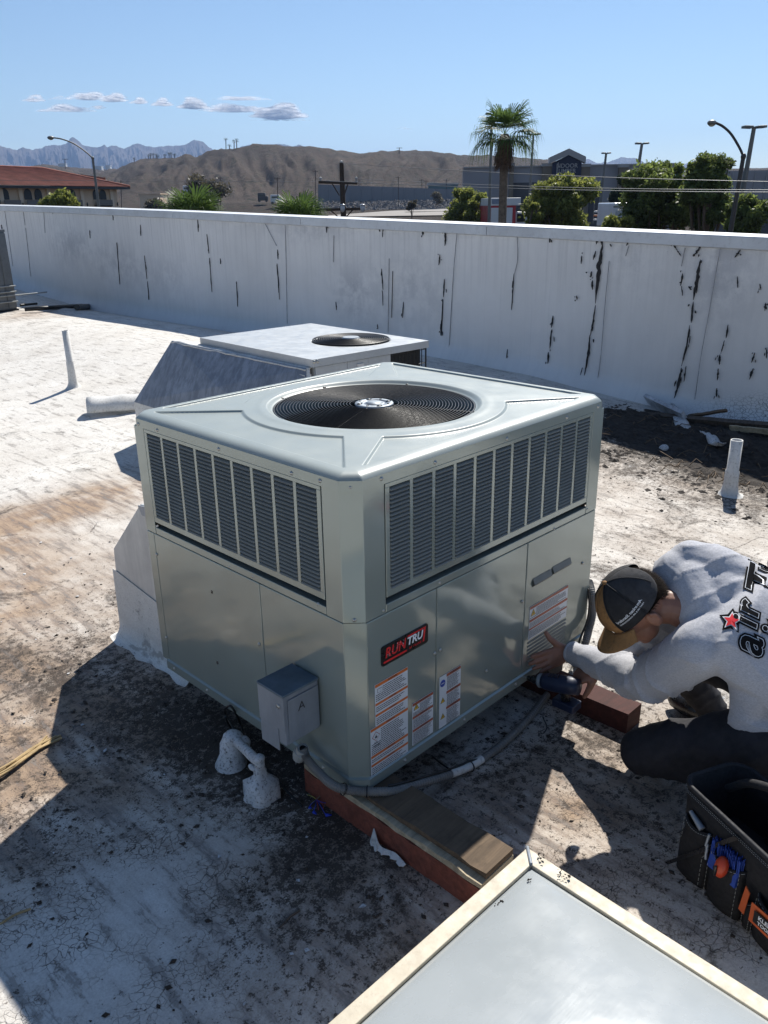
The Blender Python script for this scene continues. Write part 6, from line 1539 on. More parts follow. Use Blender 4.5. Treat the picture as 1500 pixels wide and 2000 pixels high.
# ---- foliage helpers
def leaf_cloud(name, clumps, n, size, mat, parent, droop=0.0, **kw):
    """clumps: (centre, radii, weight). leaf-sized quads spread through shells of the clumps"""
    wts = np.array([c[2] for c in clumps], float); wts /= wts.sum(); idx = rng.choice(len(clumps), n, p=wts)
    C0 = np.array([tuple(c[0]) for c in clumps])[idx]; R0 = np.array([tuple(c[1]) for c in clumps])[idx]
    d = rng.normal(size=(n, 3)); d /= np.linalg.norm(d, axis=1)[:, None]; rad = rng.random(n)**.42
    P = C0+d*R0*rad[:, None]*(1+.28*rng.normal(size=(n, 1))*.5)
    u = rng.normal(size=(n, 3)); u[:, 2] -= droop; u /= np.linalg.norm(u, axis=1)[:, None]; v = np.cross(u, rng.normal(size=(n, 3))); v /= np.linalg.norm(v, axis=1)[:, None]
    s = size*(.55+.9*rng.random(n))[:, None]
    V = np.stack([P-u*s, P+v*s*.42, P+u*s, P-v*s*.42], 1).reshape(-1, 3); Fq = np.arange(4*n).reshape(n, 4)
    o = np_obj(name, V, Fq, mat, parent, **kw)
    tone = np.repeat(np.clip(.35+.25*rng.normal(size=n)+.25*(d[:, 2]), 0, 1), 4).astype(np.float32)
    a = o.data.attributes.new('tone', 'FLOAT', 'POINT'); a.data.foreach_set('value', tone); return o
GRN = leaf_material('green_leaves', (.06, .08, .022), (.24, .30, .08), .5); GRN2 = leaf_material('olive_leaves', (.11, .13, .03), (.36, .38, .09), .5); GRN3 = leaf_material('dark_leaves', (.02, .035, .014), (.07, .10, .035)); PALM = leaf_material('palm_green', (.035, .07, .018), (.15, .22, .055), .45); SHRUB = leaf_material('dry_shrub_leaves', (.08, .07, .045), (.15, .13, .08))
BARK = basic('tree_bark', (.09, .065, .045), .95, 0, .4, 20, .5, 60)
def tree(name, px, py_top, py_bot, r, width_px, mat, label, seed, leaf=.11, n=9000, lobes=14, base_z=None, cat='tree', group=None, blobs=None):
    rs = random.Random(seed); k = r/F_PX*1.02; top = W(px, py_top, r); bz = gz_at(r) if base_z is None else base_z
    base = Vector((top.x, top.y, bz)); H = top.z-bz; cw = width_px*k/2; cy0 = W(px, py_bot, r).z
    right = Vector(rt); right.z = 0; right.normalize()
    n = int(n*1.45)
    t = thing(name, label, cat, base, 0, group)
    mb = MB(); fork = base+Vector((0, 0, max(.8, (cy0-bz)*.5))); mb.tube([base, fork], [.018*H+.05, .015*H+.04], 8)
    clumps = []
    for i in range(lobes):
        a = rs.uniform(0, 6.28); q = rs.random()**.6; zz = rs.random()
        wz = math.sin(math.pi*(.12+.80*zz))**.6
        c = Vector((base.x+cw*q*wz*math.cos(a)*.78, base.y+cw*q*wz*math.sin(a)*.78, lerp(cy0, top.z, .08+.84*zz)))
        rr = cw*rs.uniform(.24, .42); clumps.append((c, (rr, rr, rr*rs.uniform(.7, 1.05)), rr*rr))
        mb.tube(spline([fork, fork.lerp(c, .5)+Vector((rs.uniform(-.2, .2), rs.uniform(-.2, .2), .1*H*.3)), c], 3), [.012*H+.02]*3+[.012]*4 if False else .012*H*.5+.012, 6)
    for (bx, by, br) in (blobs or []):
        c = W(bx, by, r+rs.uniform(-.5, .5)); rr = br*k; clumps.append((c, (rr, rr, rr), rr*rr)); mb.tube([fork, c], .03, 6)
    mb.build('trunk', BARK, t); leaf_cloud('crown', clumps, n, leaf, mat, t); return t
def frond_fan(P, O, d, lp, rf, nb, rs, droop=.35, up_v=Vector((0, 0, 1))):
    """fan leaf: petiole then radiating blades. P collects (verts, faces)"""
    V, Fc = P; d = d.normalized(); side = d.cross(up_v); side = side.normalized() if side.length > .1 else Vector((1, 0, 0)); nn = side.cross(d)
    H = O+d*lp+Vector((0, 0, -.06*lp*lp))
    b = len(V); w_ = .014; V += [O-side*w_, O+side*w_, H+side*w_*.7, H-side*w_*.7]; Fc.append((b, b+1, b+2, b+3))
    for i in range(nb):
        a = lerp(-1.75, 1.75, i/(nb-1)); dv = (d*math.cos(a)+side*math.sin(a)+nn*rs.uniform(-.08, .1)).normalized(); L = rf*(.72+.28*math.cos(a*.6))*rs.uniform(.85, 1.08)
        sd3 = dv.cross(nn).normalized(); p0 = H; p1 = H+dv*L*.5; p2 = H+dv*L*.82-Vector((0, 0, droop*L*.16)); p3 = H+dv*L*.95-Vector((0, 0, droop*L*(.45+rs.random()*.4)))
        w0 = L*.032; b = len(V); V += [p0-sd3*w0*.3, p0+sd3*w0*.3, p1-sd3*w0, p1+sd3*w0, p2-sd3*w0*.55, p2+sd3*w0*.55, p3]
        Fc += [(b, b+1, b+3, b+2), (b+2, b+3, b+5, b+4), (b+4, b+5, b+6, b+6)]
def palm(label, px, py_c, py_base, r, crown_px, trunk_px, nf, seed, skirt=0.0, base_z=None, group=None, nb=20, minel=-.9, bare=True):
    rs = random.Random(seed); k = r/F_PX; c = W(px, py_c, r); b0 = W(px-(5 if bare else 0), py_base, r); bz = gz_at(r) if base_z is None else base_z
    dirn = (c-b0); t_ = (b0.z-bz)/max(.1, c.z-b0.z); base = b0-dirn*t_ if bare else Vector((c.x, c.y, bz))
    t = thing('palm_tree', label, 'palm tree', base, 0, group); rt_ = trunk_px*k/2
    mb = MB(); pts = [base.lerp(c, i/24) for i in range(25)]; mb.tube(pts, [rt_*(1.05-.2*i/24)*(1+.05*(i % 2)) for i in range(25)], 12, smooth=False); mb.build('trunk', basic('palm_trunk_bark', (.15, .115, .085), .95, 0, .35, 12, .6, 25), t)
    P = ([], []); cr = crown_px*k/2
    for i in range(nf):
        az = i*2.399+rs.uniform(-.3, .3); el = lerp(1.2, minel, (i/nf)**.85); d = Vector((math.cos(az)*math.cos(el), math.sin(az)*math.cos(el), math.sin(el)))
        frond_fan(P, c+Vector((0, 0, .0)), d, cr*rs.uniform(.38, .52), cr*rs.uniform(.52, .66), nb, rs, .5+.8*max(0, .6-el))
    V = np.array([tuple(v) for v in P[0]]); Fq = np.array([f if len(f) == 4 else f+(f[-1],) for f in P[1]]); 
    tri = Fq[:, 2] == Fq[:, 3]
    me = bpy.data.meshes.new('crown'); me.from_pydata([tuple(v) for v in V], [], [tuple(f[:3]) if z else tuple(f) for f, z in zip(Fq.tolist(), tri)]); me.materials.append(PALM)
    o = link(bpy.data.objects.new('crown', me)); attach(o, t)
    tone = rng.random(len(V)).astype(np.float32)*.5+.15; a = me.attributes.new('tone', 'FLOAT', 'POINT'); a.data.foreach_set('value', tone)
    if skirt > 0:
        n = 700; V2 = []; F2 = []; sl = skirt
        for i in range(n):
            a = rs.uniform(0, 6.28); z = rs.random(); q = rt_*(1.0+.95*math.sin(math.pi*min(1, z*.62+.12)))*rs.uniform(.7, 1.1); p = c+Vector((q*math.cos(a), q*math.sin(a), -.12-sl*z)); dv = Vector((math.cos(a)*.5, math.sin(a)*.5, -1)); L = rs.uniform(.08, .28); s_ = Vector((-math.sin(a), math.cos(a), 0))*rs.uniform(.01, .03)
            b = len(V2); V2 += [p-s_, p+s_, p+dv*L+s_*.3, p+dv*L-s_*.3]; F2.append((b, b+1, b+2, b+3))
        mb = MB(); mb.add(V2, F2); mb.lathe([(rt_*1.0, -.05), (rt_*1.35, -sl*.3), (rt_*1.75, -sl*.75), (rt_*1.4, -sl), (rt_*.9, -sl*1.02)], 14, Matrix.Translation(c), smooth=False); mb.build('dead_leaf_skirt', basic('dead_palm_boots', (.12, .075, .05), .95, 0, .5, 12, .7, 20), t)
    return t

# ---- main palm and fan palms over the wall
palm('tall fan palm with drooping green leaves and brown skirt beyond the wall', 986, 262, 436, 36, 136, 16, 24, 4, skirt=1.15, nb=26, minel=-.45)
palm('bushy green fan palm top above the wall in front of the barren hill', 378, 432, 470, 27, 150, 18, 34, 11, nb=18, minel=.05, bare=False)
palm('glossy fan palm top above the wall just left of the wooden power pole', 585, 438, 480, 25, 140, 18, 36, 12, nb=18, minel=.0, bare=False)
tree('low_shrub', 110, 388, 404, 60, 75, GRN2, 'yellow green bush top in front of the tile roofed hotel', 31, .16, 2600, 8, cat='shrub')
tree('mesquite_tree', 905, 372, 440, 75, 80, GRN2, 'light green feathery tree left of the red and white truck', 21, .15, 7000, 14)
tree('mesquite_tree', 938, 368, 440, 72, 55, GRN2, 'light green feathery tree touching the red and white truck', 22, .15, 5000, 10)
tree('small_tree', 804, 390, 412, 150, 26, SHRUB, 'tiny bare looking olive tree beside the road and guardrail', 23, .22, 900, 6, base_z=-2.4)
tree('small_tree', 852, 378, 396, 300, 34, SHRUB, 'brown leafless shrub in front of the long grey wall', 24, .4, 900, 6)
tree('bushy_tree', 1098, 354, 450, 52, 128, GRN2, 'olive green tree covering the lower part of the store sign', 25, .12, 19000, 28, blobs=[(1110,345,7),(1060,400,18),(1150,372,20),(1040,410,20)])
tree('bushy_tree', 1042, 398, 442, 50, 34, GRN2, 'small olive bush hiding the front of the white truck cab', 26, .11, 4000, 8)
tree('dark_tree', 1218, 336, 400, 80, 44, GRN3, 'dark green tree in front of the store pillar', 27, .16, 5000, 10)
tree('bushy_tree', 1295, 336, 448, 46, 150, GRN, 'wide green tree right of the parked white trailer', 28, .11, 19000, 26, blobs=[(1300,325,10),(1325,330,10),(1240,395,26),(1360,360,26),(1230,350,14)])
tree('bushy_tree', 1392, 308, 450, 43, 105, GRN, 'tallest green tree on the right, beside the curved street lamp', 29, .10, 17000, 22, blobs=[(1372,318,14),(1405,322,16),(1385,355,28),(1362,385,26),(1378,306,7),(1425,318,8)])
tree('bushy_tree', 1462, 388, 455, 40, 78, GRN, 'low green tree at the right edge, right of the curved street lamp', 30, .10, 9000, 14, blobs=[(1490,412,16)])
tree('low_shrub', 1205, 425, 446, 44, 60, GRN2, 'low olive bush in front of the parked white trailer', 32, .10, 3000, 8, cat='shrub')
tree('low_shrub', 300, 398, 408, 200, 60, SHRUB, 'dusty shrub mass left of the bushy fan palm', 33, .35, 1500, 8, cat='shrub')
tree('low_shrub', 400, 355, 395, 160, 90, SHRUB, 'dry olive bush behind the bushy fan palm', 34, .3, 3000, 10, cat='shrub')

# ---- power pole
wdk = basic('creosoted_pole_wood', (.055, .038, .028), .9, 0, .4, 20, .4, 60); ins = basic('porcelain_insulator', (.45, .46, .48), .25, 0, .1)
def vpole(px0, py0, px1, py1, r): return W(px0, py0, r), W(px1, py1, r)
RP = 45
ptop, pbot = vpole(667, 318, 671, 424, RP); pbase = pbot+(pbot-ptop)*1.3
pp = thing('power_pole', 'dark wooden power pole with two crossarms and insulators beyond the wall', 'power pole', pbase)
mb = MB(); mb.tube([ptop, pbot, pbase], [.11, .15, .17], 12); mb.build('pole', wdk, pp)
rgt = Vector(rt); rgt.z = 0; rgt.normalize()
a0, a1 = W(622, 356, RP), W(698, 358, RP); mb = MB(); mb.tube([a0, a1], .075, 4, smooth=False); mb.build('crossarm', wdk, pp)
b0_, b1_ = W(622, 410, RP), W(705, 408, RP); mb = MB(); mb.tube([b0_, b1_], .085, 4, smooth=False); mb.build('crossarm', wdk, pp)
for (q0, q1) in (((648, 357), (663, 382)), ((680, 358), (672, 382)), ((645, 410), (662, 425)), ((690, 409), (674, 426))):
    mb = MB(); mb.tube([W(*q0, RP), W(*q1, RP)], .035, 6); mb.build('arm_brace', wdk, pp)
for q in ((626, 352), (696, 352), (667, 320)):
    p = W(*q, RP); mb = MB(); mb.lathe([(0, .16), (.05, .14), (.07, .10), (.045, .09), (.075, .04), (.045, .03), (.05, -.08)], 10, Matrix.Translation(p)); mb.build('insulator', ins, pp)
for q in ((669, 407), (708, 407)):
    p = W(*q, RP-.3); mb = MB(); mb.ell(p, (.12, .12, .20)); mb.ell(p+Vector((0, 0, .16)), (.15, .15, .06)); mb.build('pole_lantern', ins, pp)
wirem = basic('aluminium_wire', (.16, .165, .17), .5, .5, .05)
for k, (y0, y1, r1, lab) in enumerate([(319, 341, 31, 'upper thin overhead wire running right from the top of the power pole'), (350, 357, 31, 'middle overhead wire running right from the crossarm of the power pole'), (353, 361, 30, 'lowest overhead wire running right from the crossarm of the power pole')]):
    p0, p1 = W(667 if k == 0 else (697 if k == 1 else 626), y0 if k else 319, RP), W(1520, y1, r1); p2 = p1+(p1-p0)*.5
    pts = [p0.lerp(p2, i/20)+Vector((0, 0, -.25*math.sin(math.pi*min(1, i/20)))) for i in range(21)]
    mb = MB(); mb.tube(pts, .012, 5); mb.build('overhead_wire', wirem, None, label=lab, cat='wire', group='overhead wires crossing in front of the store')
for (a, b, r_) in (((430, 362), (626, 355), 60),):
    mb = MB(); mb.tube([W(-30, 352, 70), W(*b, RP)], .010, 5); mb.build('overhead_wire', wirem, None, label='faint overhead wire running left from the power pole crossarm', cat='wire', group='overhead wires crossing in front of the store')

# ---- street lamps
steel = basic('galvanised_lamp_steel', (.16, .16, .155), .5, .4, .1); dsteel = basic('dark_lamp_steel', (.045, .042, .04), .5, .3, .1); lens = basic('lamp_lens', (.55, .52, .42), .25, 0, .05)
def street_lamp(label, base_px, knee_px, arm, head_px, r, th, mat, hl):
    pb, pk = W(*base_px, r), W(*knee_px, r); pg = pb+(pb-pk)*((pb.z-gz_at(r))/max(.5, pk.z-pb.z))
    t = thing('street_lamp', label, 'street lamp', pg); mb = MB(); mb.tube([pg, pb, pk], [th*1.5, th*1.2, th], 10); mb.build('pole', mat, t)
    P = [pk]+[W(x, y, r) for x, y in arm]; mb = MB(); mb.tube(spline(P, 6), th*.62, 8); mb.ell(pk, (th*1.3, th*1.3, th*1.6)); mb.build('arm', mat, t)
    a, b = W(*head_px[0], r), W(*head_px[1], r); dv = (b-a); q = dv.to_track_quat('X', 'Z').to_matrix()
    mb = MB(); mb.ell((a+b)/2, (dv.length/2, hl*.55, hl*.30), q); mb.build('lamp_head', steel, t); mb = MB(); mb.ell((a+b)/2-Vector((0, 0, hl*.14)), (dv.length*.36, hl*.42, hl*.24), q); mb.build('lamp_lens', lens, t)
street_lamp('curved arm street lamp beside the tile roofed hotel at left', (193, 405), (181, 309), [(168, 297), (145, 281), (122, 272), (105, 269)], ((106, 269), (92, 269)), 50, .062, steel, .30)
street_lamp('curved arm street lamp rising through the trees at far right', (1427, 450), (1452, 306), [(1444, 288), (1428, 262), (1412, 247), (1398, 240)], ((1400, 240), (1381, 240)), 35, .075, dsteel, .34)
def lot_light(label, px, py_top, px_b, py_b, r, w_px, th):
    pt, pb = W(px, py_top, r), W(px_b, py_b, r); pg = pb+(pb-pt)*((pb.z-gz_at(r))/max(.5, pt.z-pb.z)); k = r/F_PX
    t = thing('parking_light', label, 'parking lot light', pg, 0, 'tall twin headed parking lot lights'); mb = MB(); mb.tube([pg, pb, pt], [th*1.3, th*1.1, th*.8], 8); mb.build('pole', steel, t)
    for s_ in (1, -1):
        c = pt+rgt*s_*w_px*k*.30; mb = MB(); mb.bbox((-w_px*k*.2, -.25, -.06), (w_px*k*.2, .25, .06), .02, Matrix.Translation(c) @ Matrix.Rotation(math.atan2(rgt.y, rgt.x), 4, 'Z') @ Matrix.Rotation(-.05*s_, 4, 'Y')); mb.build('lamp_head', steel, t)
lot_light('tall twin parking light just left of the tallest right hand pole, by the curved lamp', 1473, 248, 1447, 395, 48, 36, .13)
lot_light('twin parking light standing behind the store roof between the pillars', 1254, 280, 1244, 345, 70, 22, .13)
lot_light('short twin parking light right of the blue store gable', 1184, 299, 1171, 412, 85, 15, .13)
lot_light('parking light behind the palm crown, left side of its trunk', 961, 222, 955, 430, 60, 22, .10)
lot_light('parking light behind the right side of the palm crown', 1042, 262, 1034, 385, 75, 24, .10)

# ---- tile roofed hotel
RH = 120
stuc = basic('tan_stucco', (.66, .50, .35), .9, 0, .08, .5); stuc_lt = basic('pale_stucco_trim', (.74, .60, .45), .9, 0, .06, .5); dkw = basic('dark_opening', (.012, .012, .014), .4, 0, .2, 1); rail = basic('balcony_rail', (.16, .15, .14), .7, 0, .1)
tile_m = basic('terracotta_tile', (.26, .095, .065), .9, 0, .3, .8, 0, 30, (.14, .04, .03), dirt=.4)
ht = thing('hotel_building', 'tan three storey hotel with arched balconies and red tile roof at left', 'building', W(110, 400, RH))
hL, hR = W(-140, 358.5, RH*.93), W(236, 366, RH*1.09); hx = (hR-hL); hx.z = 0; HL_ = hx.length; hx.normalize(); hn = Vector((hx.y, -hx.x, 0))
if hn.dot(Vector((CX, CY, 0))-hL) < 0: hn = -hn                # towards the camera
ez = W(110, 362, RH).z; zb_ = -5.4
def HP(s, d, z): p = hL+hx*s+hn*d; return Vector((p.x, p.y, z))
floor_h = 2.32
mb = MB(); mb.add([HP(0, -.6, zb_), HP(HL_-.3, -.6, zb_), HP(HL_-.3, -.6, ez), HP(0, -.6, ez)], [(0, 1, 2, 3)]); mb.prism([HP(0, -.7, zb_), HP(HL_-.3, -.7, zb_), HP(HL_-.3, -13, zb_), HP(0, -13, zb_)], (0, 0, ez-zb_)); mb.build('wall', stuc, ht)
s = HL_-.3; k = r_ = RH/F_PX
def px_s(px): # along-facade coordinate of a pixel column
    d = ray(px, 385); o = Vector((CX, CY, 0)); n2 = hn; t = ((hL-o).dot(n2))/(d[0]*n2.x+d[1]*n2.y); P = o+Vector((d[0], d[1], 0))*t; return (P-Vector((hL.x, hL.y, 0))).dot(hx)
for px in (-80, -35, 4, 42, 97, 162, 220):
    q = px_s(px); mb = MB(); mb.box((0, 0, 0), (.55, .55, ez-zb_-.02), frame(HP(q, -.35, zb_), hx, -hn, (0, 0, 1))); mb.build('pilaster', stuc_lt, ht)
def arch(cx, zc, w_, h_, name='arched_window', bal=True):
    pts = [HP(cx-w_/2, -.55, zc), HP(cx+w_/2, -.55, zc)]+[HP(cx+w_/2*math.cos(a), -.55, zc+h_-w_/2+w_/2*math.sin(a)) for a in np.linspace(0, math.pi, 9)]
    MB().prism(pts, hn*.04).build(name, dkw, ht)
for (px0, px1, wins) in ((-76, -44, (-66, -54)), (-28, 0, (-20, -8)), (7, 40, (16,)), (52, 96, (61, 81)), (124, 160, (130, 147)), (188, 219, (194, 207)),):
    q0, q1 = px_s(px0), px_s(px1)
    for fl in (0, 1, 2):
        zf = ez-.15-floor_h*(fl+1)
        for wx in wins: arch(px_s(wx), zf+.80, 1.15, 1.30)
        if fl < 2:
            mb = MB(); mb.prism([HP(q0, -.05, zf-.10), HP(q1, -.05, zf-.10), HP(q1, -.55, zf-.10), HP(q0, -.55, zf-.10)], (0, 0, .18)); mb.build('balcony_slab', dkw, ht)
            mb = MB(); mb.prism([HP(q0, .0, zf+.12), HP(q1, .0, zf+.12), HP(q1, -.05, zf+.12), HP(q0, -.05, zf+.12)], (0, 0, .62)); mb.build('balcony_rail', rail, ht)
for px in (46, 106, 172, 231): MB().ell(HP(px_s(px), -.3, ez-2.3), (.12, .12, .28), None, 6, 4).build('wall_lantern', dkw, ht)
# roof with tile rows
rz_ = W(0, 320, RH*1.0).z; deep = 8.5
nr, nc = 26, 150; vs = []; sR = HL_+.9
for i in range(nr+1):
    t = i/nr
    for j in range(nc*2+1):
        u = j/(nc*2); s0 = lerp(-1, sR-(t*7.0), u); lipz = .055*(i % 2 == 0)
        vs.append(HP(s0, .9-t*(deep+.9), lerp(ez-.05, rz_, t)+.07*(j % 2)+.04*(1-(i % 2))))
w2 = nc*2+1; mb = MB(); mb.add(vs, [(i*w2+j, i*w2+j+1, (i+1)*w2+j+1, (i+1)*w2+j) for i in range(nr) for j in range(nc*2)]); mb.build('tiled_roof', tile_m, ht)
mb = MB(); mb.add([HP(sR, .9, ez-.02), HP(sR, -15, ez-.02), HP(sR-7, -deep, rz_)], [(0, 1, 2)]); mb.build('roof_hip', tile_m, ht)
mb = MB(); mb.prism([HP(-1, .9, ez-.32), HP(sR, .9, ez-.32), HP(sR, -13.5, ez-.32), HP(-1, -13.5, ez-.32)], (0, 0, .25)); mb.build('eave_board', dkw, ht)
mb = MB(); mb.tube([HP(-1, -deep, rz_+.05), HP(sR-7, -deep, rz_+.05), HP(sR, .9, ez+.05)], .18, 6); mb.build('ridge_tiles', tile_m, ht)
a = W(162, 341, RH*1.18); mb = MB(); mb.prism([a, W(206, 347, RH*1.2), W(206, 354, RH*1.2), W(165, 350, RH*1.18)], -hn*4); mb.build('rear_roof', tile_m, ht)

# ---- store with blue gable
RS = 130
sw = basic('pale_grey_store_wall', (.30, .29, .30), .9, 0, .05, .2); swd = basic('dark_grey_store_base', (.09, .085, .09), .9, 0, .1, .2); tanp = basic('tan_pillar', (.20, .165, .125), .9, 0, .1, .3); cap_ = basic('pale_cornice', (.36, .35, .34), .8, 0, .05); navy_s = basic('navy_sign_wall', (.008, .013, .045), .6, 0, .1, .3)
st = thing('store_building', 'big box store with navy gable sign reading indoor lumber and tan pillars', 'store', W(1110, 410, RS))
sL, sR_ = W(940, 380, RS*.99), W(1330, 372, RS*1.02); sx_ = (sR_-sL); sx_.z = 0; sx_.normalize(); sn = Vector((sx_.y, -sx_.x, 0))
if sn.dot(Vector((CX, CY, 0))-sL) < 0: sn = -sn
def s_at(px, py, dd=0):        # facade coordinates (along, z) of a pixel on the plane shifted dd towards the camera
    d = Vector(ray(px, py)); o = Vector(CAM); t = ((sL+sn*dd-o).dot(sn))/d.dot(sn); P = o+d*t; return (P-sL).dot(sx_), P.z
def SPt(a, dd, z): p = sL+sx_*a+sn*dd; return Vector((p.x, p.y, z))
def sbox(name, px0, px1, py0, py1, d0, d1, mat, zbot=None, par=st):
    a0, z1 = s_at(px0, py0, d1); a1, _ = s_at(px1, py0, d1); z0 = s_at(px0, py1, d1)[1] if zbot is None else zbot
    mb = MB(); mb.prism([SPt(a0, d0, z0), SPt(a1, d0, z0), SPt(a1, d1, z0), SPt(a0, d1, z0)], (0, 0, z1-z0)); return mb.build(name, mat, par)
sbox('main_wall', 905, 1320, 327, 0, -18, 0, sw, -4.5)
sbox('cornice', 905, 1320, 326, 328.5, -.3, .25, cap_)
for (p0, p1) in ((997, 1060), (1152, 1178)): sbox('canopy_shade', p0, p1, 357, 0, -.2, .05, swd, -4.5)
for (p0, p1, yt) in ((996, 1004, 318), (1060, 1080, 319), (1136, 1153, 320), (1210, 1228, 321)):
    sbox('pillar', p0, p1, yt+6, 0, 0, .9, tanp, -4.5); sbox('pillar_cap', p0-1.5, p1+1.5, yt, yt+6, -.1, 1.1, cap_)
(g0, gz0), (g1, _), (gm, gzm) = s_at(1079, 318, 1.2), s_at(1136, 319, 1.2), s_at(1110, 303, 1.2)
zb2 = s_at(1110, 352, 1.2)[1]
mb = MB(); mb.prism([SPt(g0, 0, zb2), SPt(g1, 0, zb2), SPt(g1, 0, gz0), SPt(gm, 0, gzm), SPt(g0, 0, gz0)], sn*1.2); mb.build('sign_gable', navy_s, st)
th_ = .85
for (aa, za, bb, zb3) in ((g0-.5, gz0-.15, gm, gzm), (gm, gzm, g1+.5, gz0-.15)):
    mb = MB(); mb.prism([SPt(aa, -.2, za), SPt(bb, -.2, zb3), SPt(bb, -.2, zb3+th_), SPt(aa, -.2, za+th_)], sn*1.9); mb.build('gable_trim', cap_, st)
def stext(txt, px, py, size, wpx=None): a, z = s_at(px, py, 1.25); return (txt, size, frame(SPt(a, 1.25, z), sx_, (0, 0, 1), sn), dict(extrude=.04, bold=.008))
right_is = sx_.dot(Vector(rt)) > 0
text_obj('sign_lettering', [stext('I', 1090.2, 323.6, 1.1), stext('NDOOR', 1107.6, 324.0, .80), stext('L', 1089.8, 333.8, 1.1), stext('UMBER', 1107.8, 334.2, .78)], cap_, st)
# long right wing
sbox('wing_wall', 1405, 1640, 334, 0, 14, 20, sw, -4.5); sbox('wing_base', 1405, 1640, 390, 0, 14, 20.1, swd, -4.5)
for px in range(1410, 1600, 22): sbox('wall_rib', px, px+1.2, 336, 0, 20, 20.15, cap_, -4.5)
# ---- long warehouse wall
wh = thing('warehouse', 'long low grey building below the barren hill, right of the power pole', 'building', W(750, 392, 350))
gwall = basic('blue_grey_wall', (.20, .205, .22), .9, 0, .06, .05)
q = [W(622, 395, 350), W(893, 392, 350)]; tl, tr_ = W(622, 360, 350), W(893, 370, 350); dq = Vector((q[1].y-q[0].y, -(q[1].x-q[0].x), 0)).normalized()*6
mb = MB(); mb.prism([q[0]-Vector((0, 0, 3)), q[1]-Vector((0, 0, 3)), tr_, tl], -dq if dq.dot(Vector((CX, CY, 0))-q[0]) > 0 else dq); mb.build('wall', gwall, wh)
for i in range(14): p0 = q[0].lerp(q[1], i/13); p1 = tl.lerp(tr_, i/13); mb = MB(); mb.tube([p0-Vector((0, 0, 2)), p1], .18, 4); mb.build('wall_joint', gwall, wh)
bx_ = thing('metal_shed', 'small shed with a bright white roof above the long grey wall', 'shed', W(865, 366, 420))
mb = MB(); mb.box((-7, -3, -4), (7, 3, 1.1), Matrix.Translation(W(865, 366, 420)) @ Matrix.Rotation(math.atan2(rgt.y, rgt.x), 4, 'Z')); mb.build('shed_wall', basic('teal_shed_wall', (.08, .14, .14), .8), bx_)
mb = MB(); mb.box((-7.5, -3.5, 1.1), (7.5, 3.5, 1.9), Matrix.Translation(W(865, 366, 420)) @ Matrix.Rotation(math.atan2(rgt.y, rgt.x), 4, 'Z')); mb.build('shed_roof', cap_, bx_)
# riprap rocks
rk = []
for k in range(2600):
    px, rr = rng.uniform(600, 880), rng.uniform(312, 345); d = ray(px, 400); kk = rr/math.hypot(d[0], d[1]); x, y = CX+d[0]*kk, CY+d[1]*kk; rk.append((x, y, gz_at(rr)+.1))
crumbs('riprap_rocks', np.array(rk), .35, 1.1, basic('grey_rock', (.13, .12, .115), .95, 0, .4, 1), .7, kind='stuff')
# road and guardrail
rd = []
for (px, r0, r1) in ((640, 205, 214), (700, 200, 232), (760, 200, 262), (820, 200, 296), (880, 200, 305), (940, 200, 300)):
    a_ = az_of(px); rd.append([(CX+r0*math.cos(a_), CY+r0*math.sin(a_), gz_at(r0)+.25), (CX+r1*math.cos(a_), CY+r1*math.sin(a_), gz_at(r1)+.25)])
mb = MB(); vs = [p for q in rd for p in q]; mb.add(vs, [(2*i, 2*i+1, 2*i+3, 2*i+2) for i in range(len(rd)-1)]); mb.build('road', basic('faded_asphalt', (.26, .235, .21), .9, 0, .08, .05), None, kind='structure')
gr = thing('guardrail', 'long low guardrail curving along the pale road above the wall', 'guardrail', W(760, 412, 240))
P = [Vector(q[1])+Vector((0, 0, .75)) for q in rd[1:]]; P = [W(700, 425, 215), W(760, 416, 255), W(820, 410, 290), W(880, 407, 305), W(925, 407, 300)]
P = [Vector((p.x, p.y, p.z)) for p in P]; SPn = spline(P, 8); mb = MB(); n_ = len(SPn)
mb.add([p+Vector((0, 0, .3)) for p in SPn]+[p-Vector((0, 0, .45)) for p in SPn], [(i, i+1, n_+i+1, n_+i) for i in range(n_-1)]); o = mb.build('rail', basic('rail_steel', (.22, .22, .22), .6, .3, .1), gr); md = o.modifiers.new('s', 'SOLIDIFY'); md.thickness = .15
for p in SPn[::2]: mb = MB(); mb.tube([p+Vector((0, 0, .3)), p-Vector((0, 0, 1.4))], .12, 6); mb.build('rail_post', wdk, gr)

# ---- vehicles
def wheel(mb, M, r_, w_): mb.lathe([(0, -w_/2), (r_*.9, -w_/2), (r_, -w_/2*.7), (r_, w_/2*.7), (r_*.9, w_/2), (0, w_/2)], 18, M @ Matrix.Rotation(R(90), 4, 'X'), smooth=False)
RT = 66; tb = W(953, 437, RT); tM = frame(Vector((tb.x, tb.y, W(953, 440, RT).z-1.0)), rgt, Vector((-rgt.y, rgt.x, 0)), (0, 0, 1))
tk = thing('box_truck', 'white box truck with red framed side and white cab behind the palm trunk', 'truck', tM.to_translation())
wht = basic('white_truck_paint', (.62, .63, .64), .4, 0, .04, 1, coat=.3); redp = basic('red_truck_paint', (.38, .02, .03), .4, 0, .08, 1, coat=.3); glz = basic('dark_glass', (.02, .028, .03), .1, 0, .1, 1)
k = RT/F_PX; BW_ = 50*k; zt0 = W(953, 387, RT).z-tM.to_translation().z; zr = W(953, 402, RT).z-tM.to_translation().z
mb = MB(); mb.bbox((0, 0, .5), (BW_, 5.5, zr), .03, tM); mb.build('cargo_box', redp, tk)
mb = MB(); mb.bbox((0, .0, zr), (BW_+.35, 5.5, zt0), .03, tM); mb.build('box_top', wht, tk)
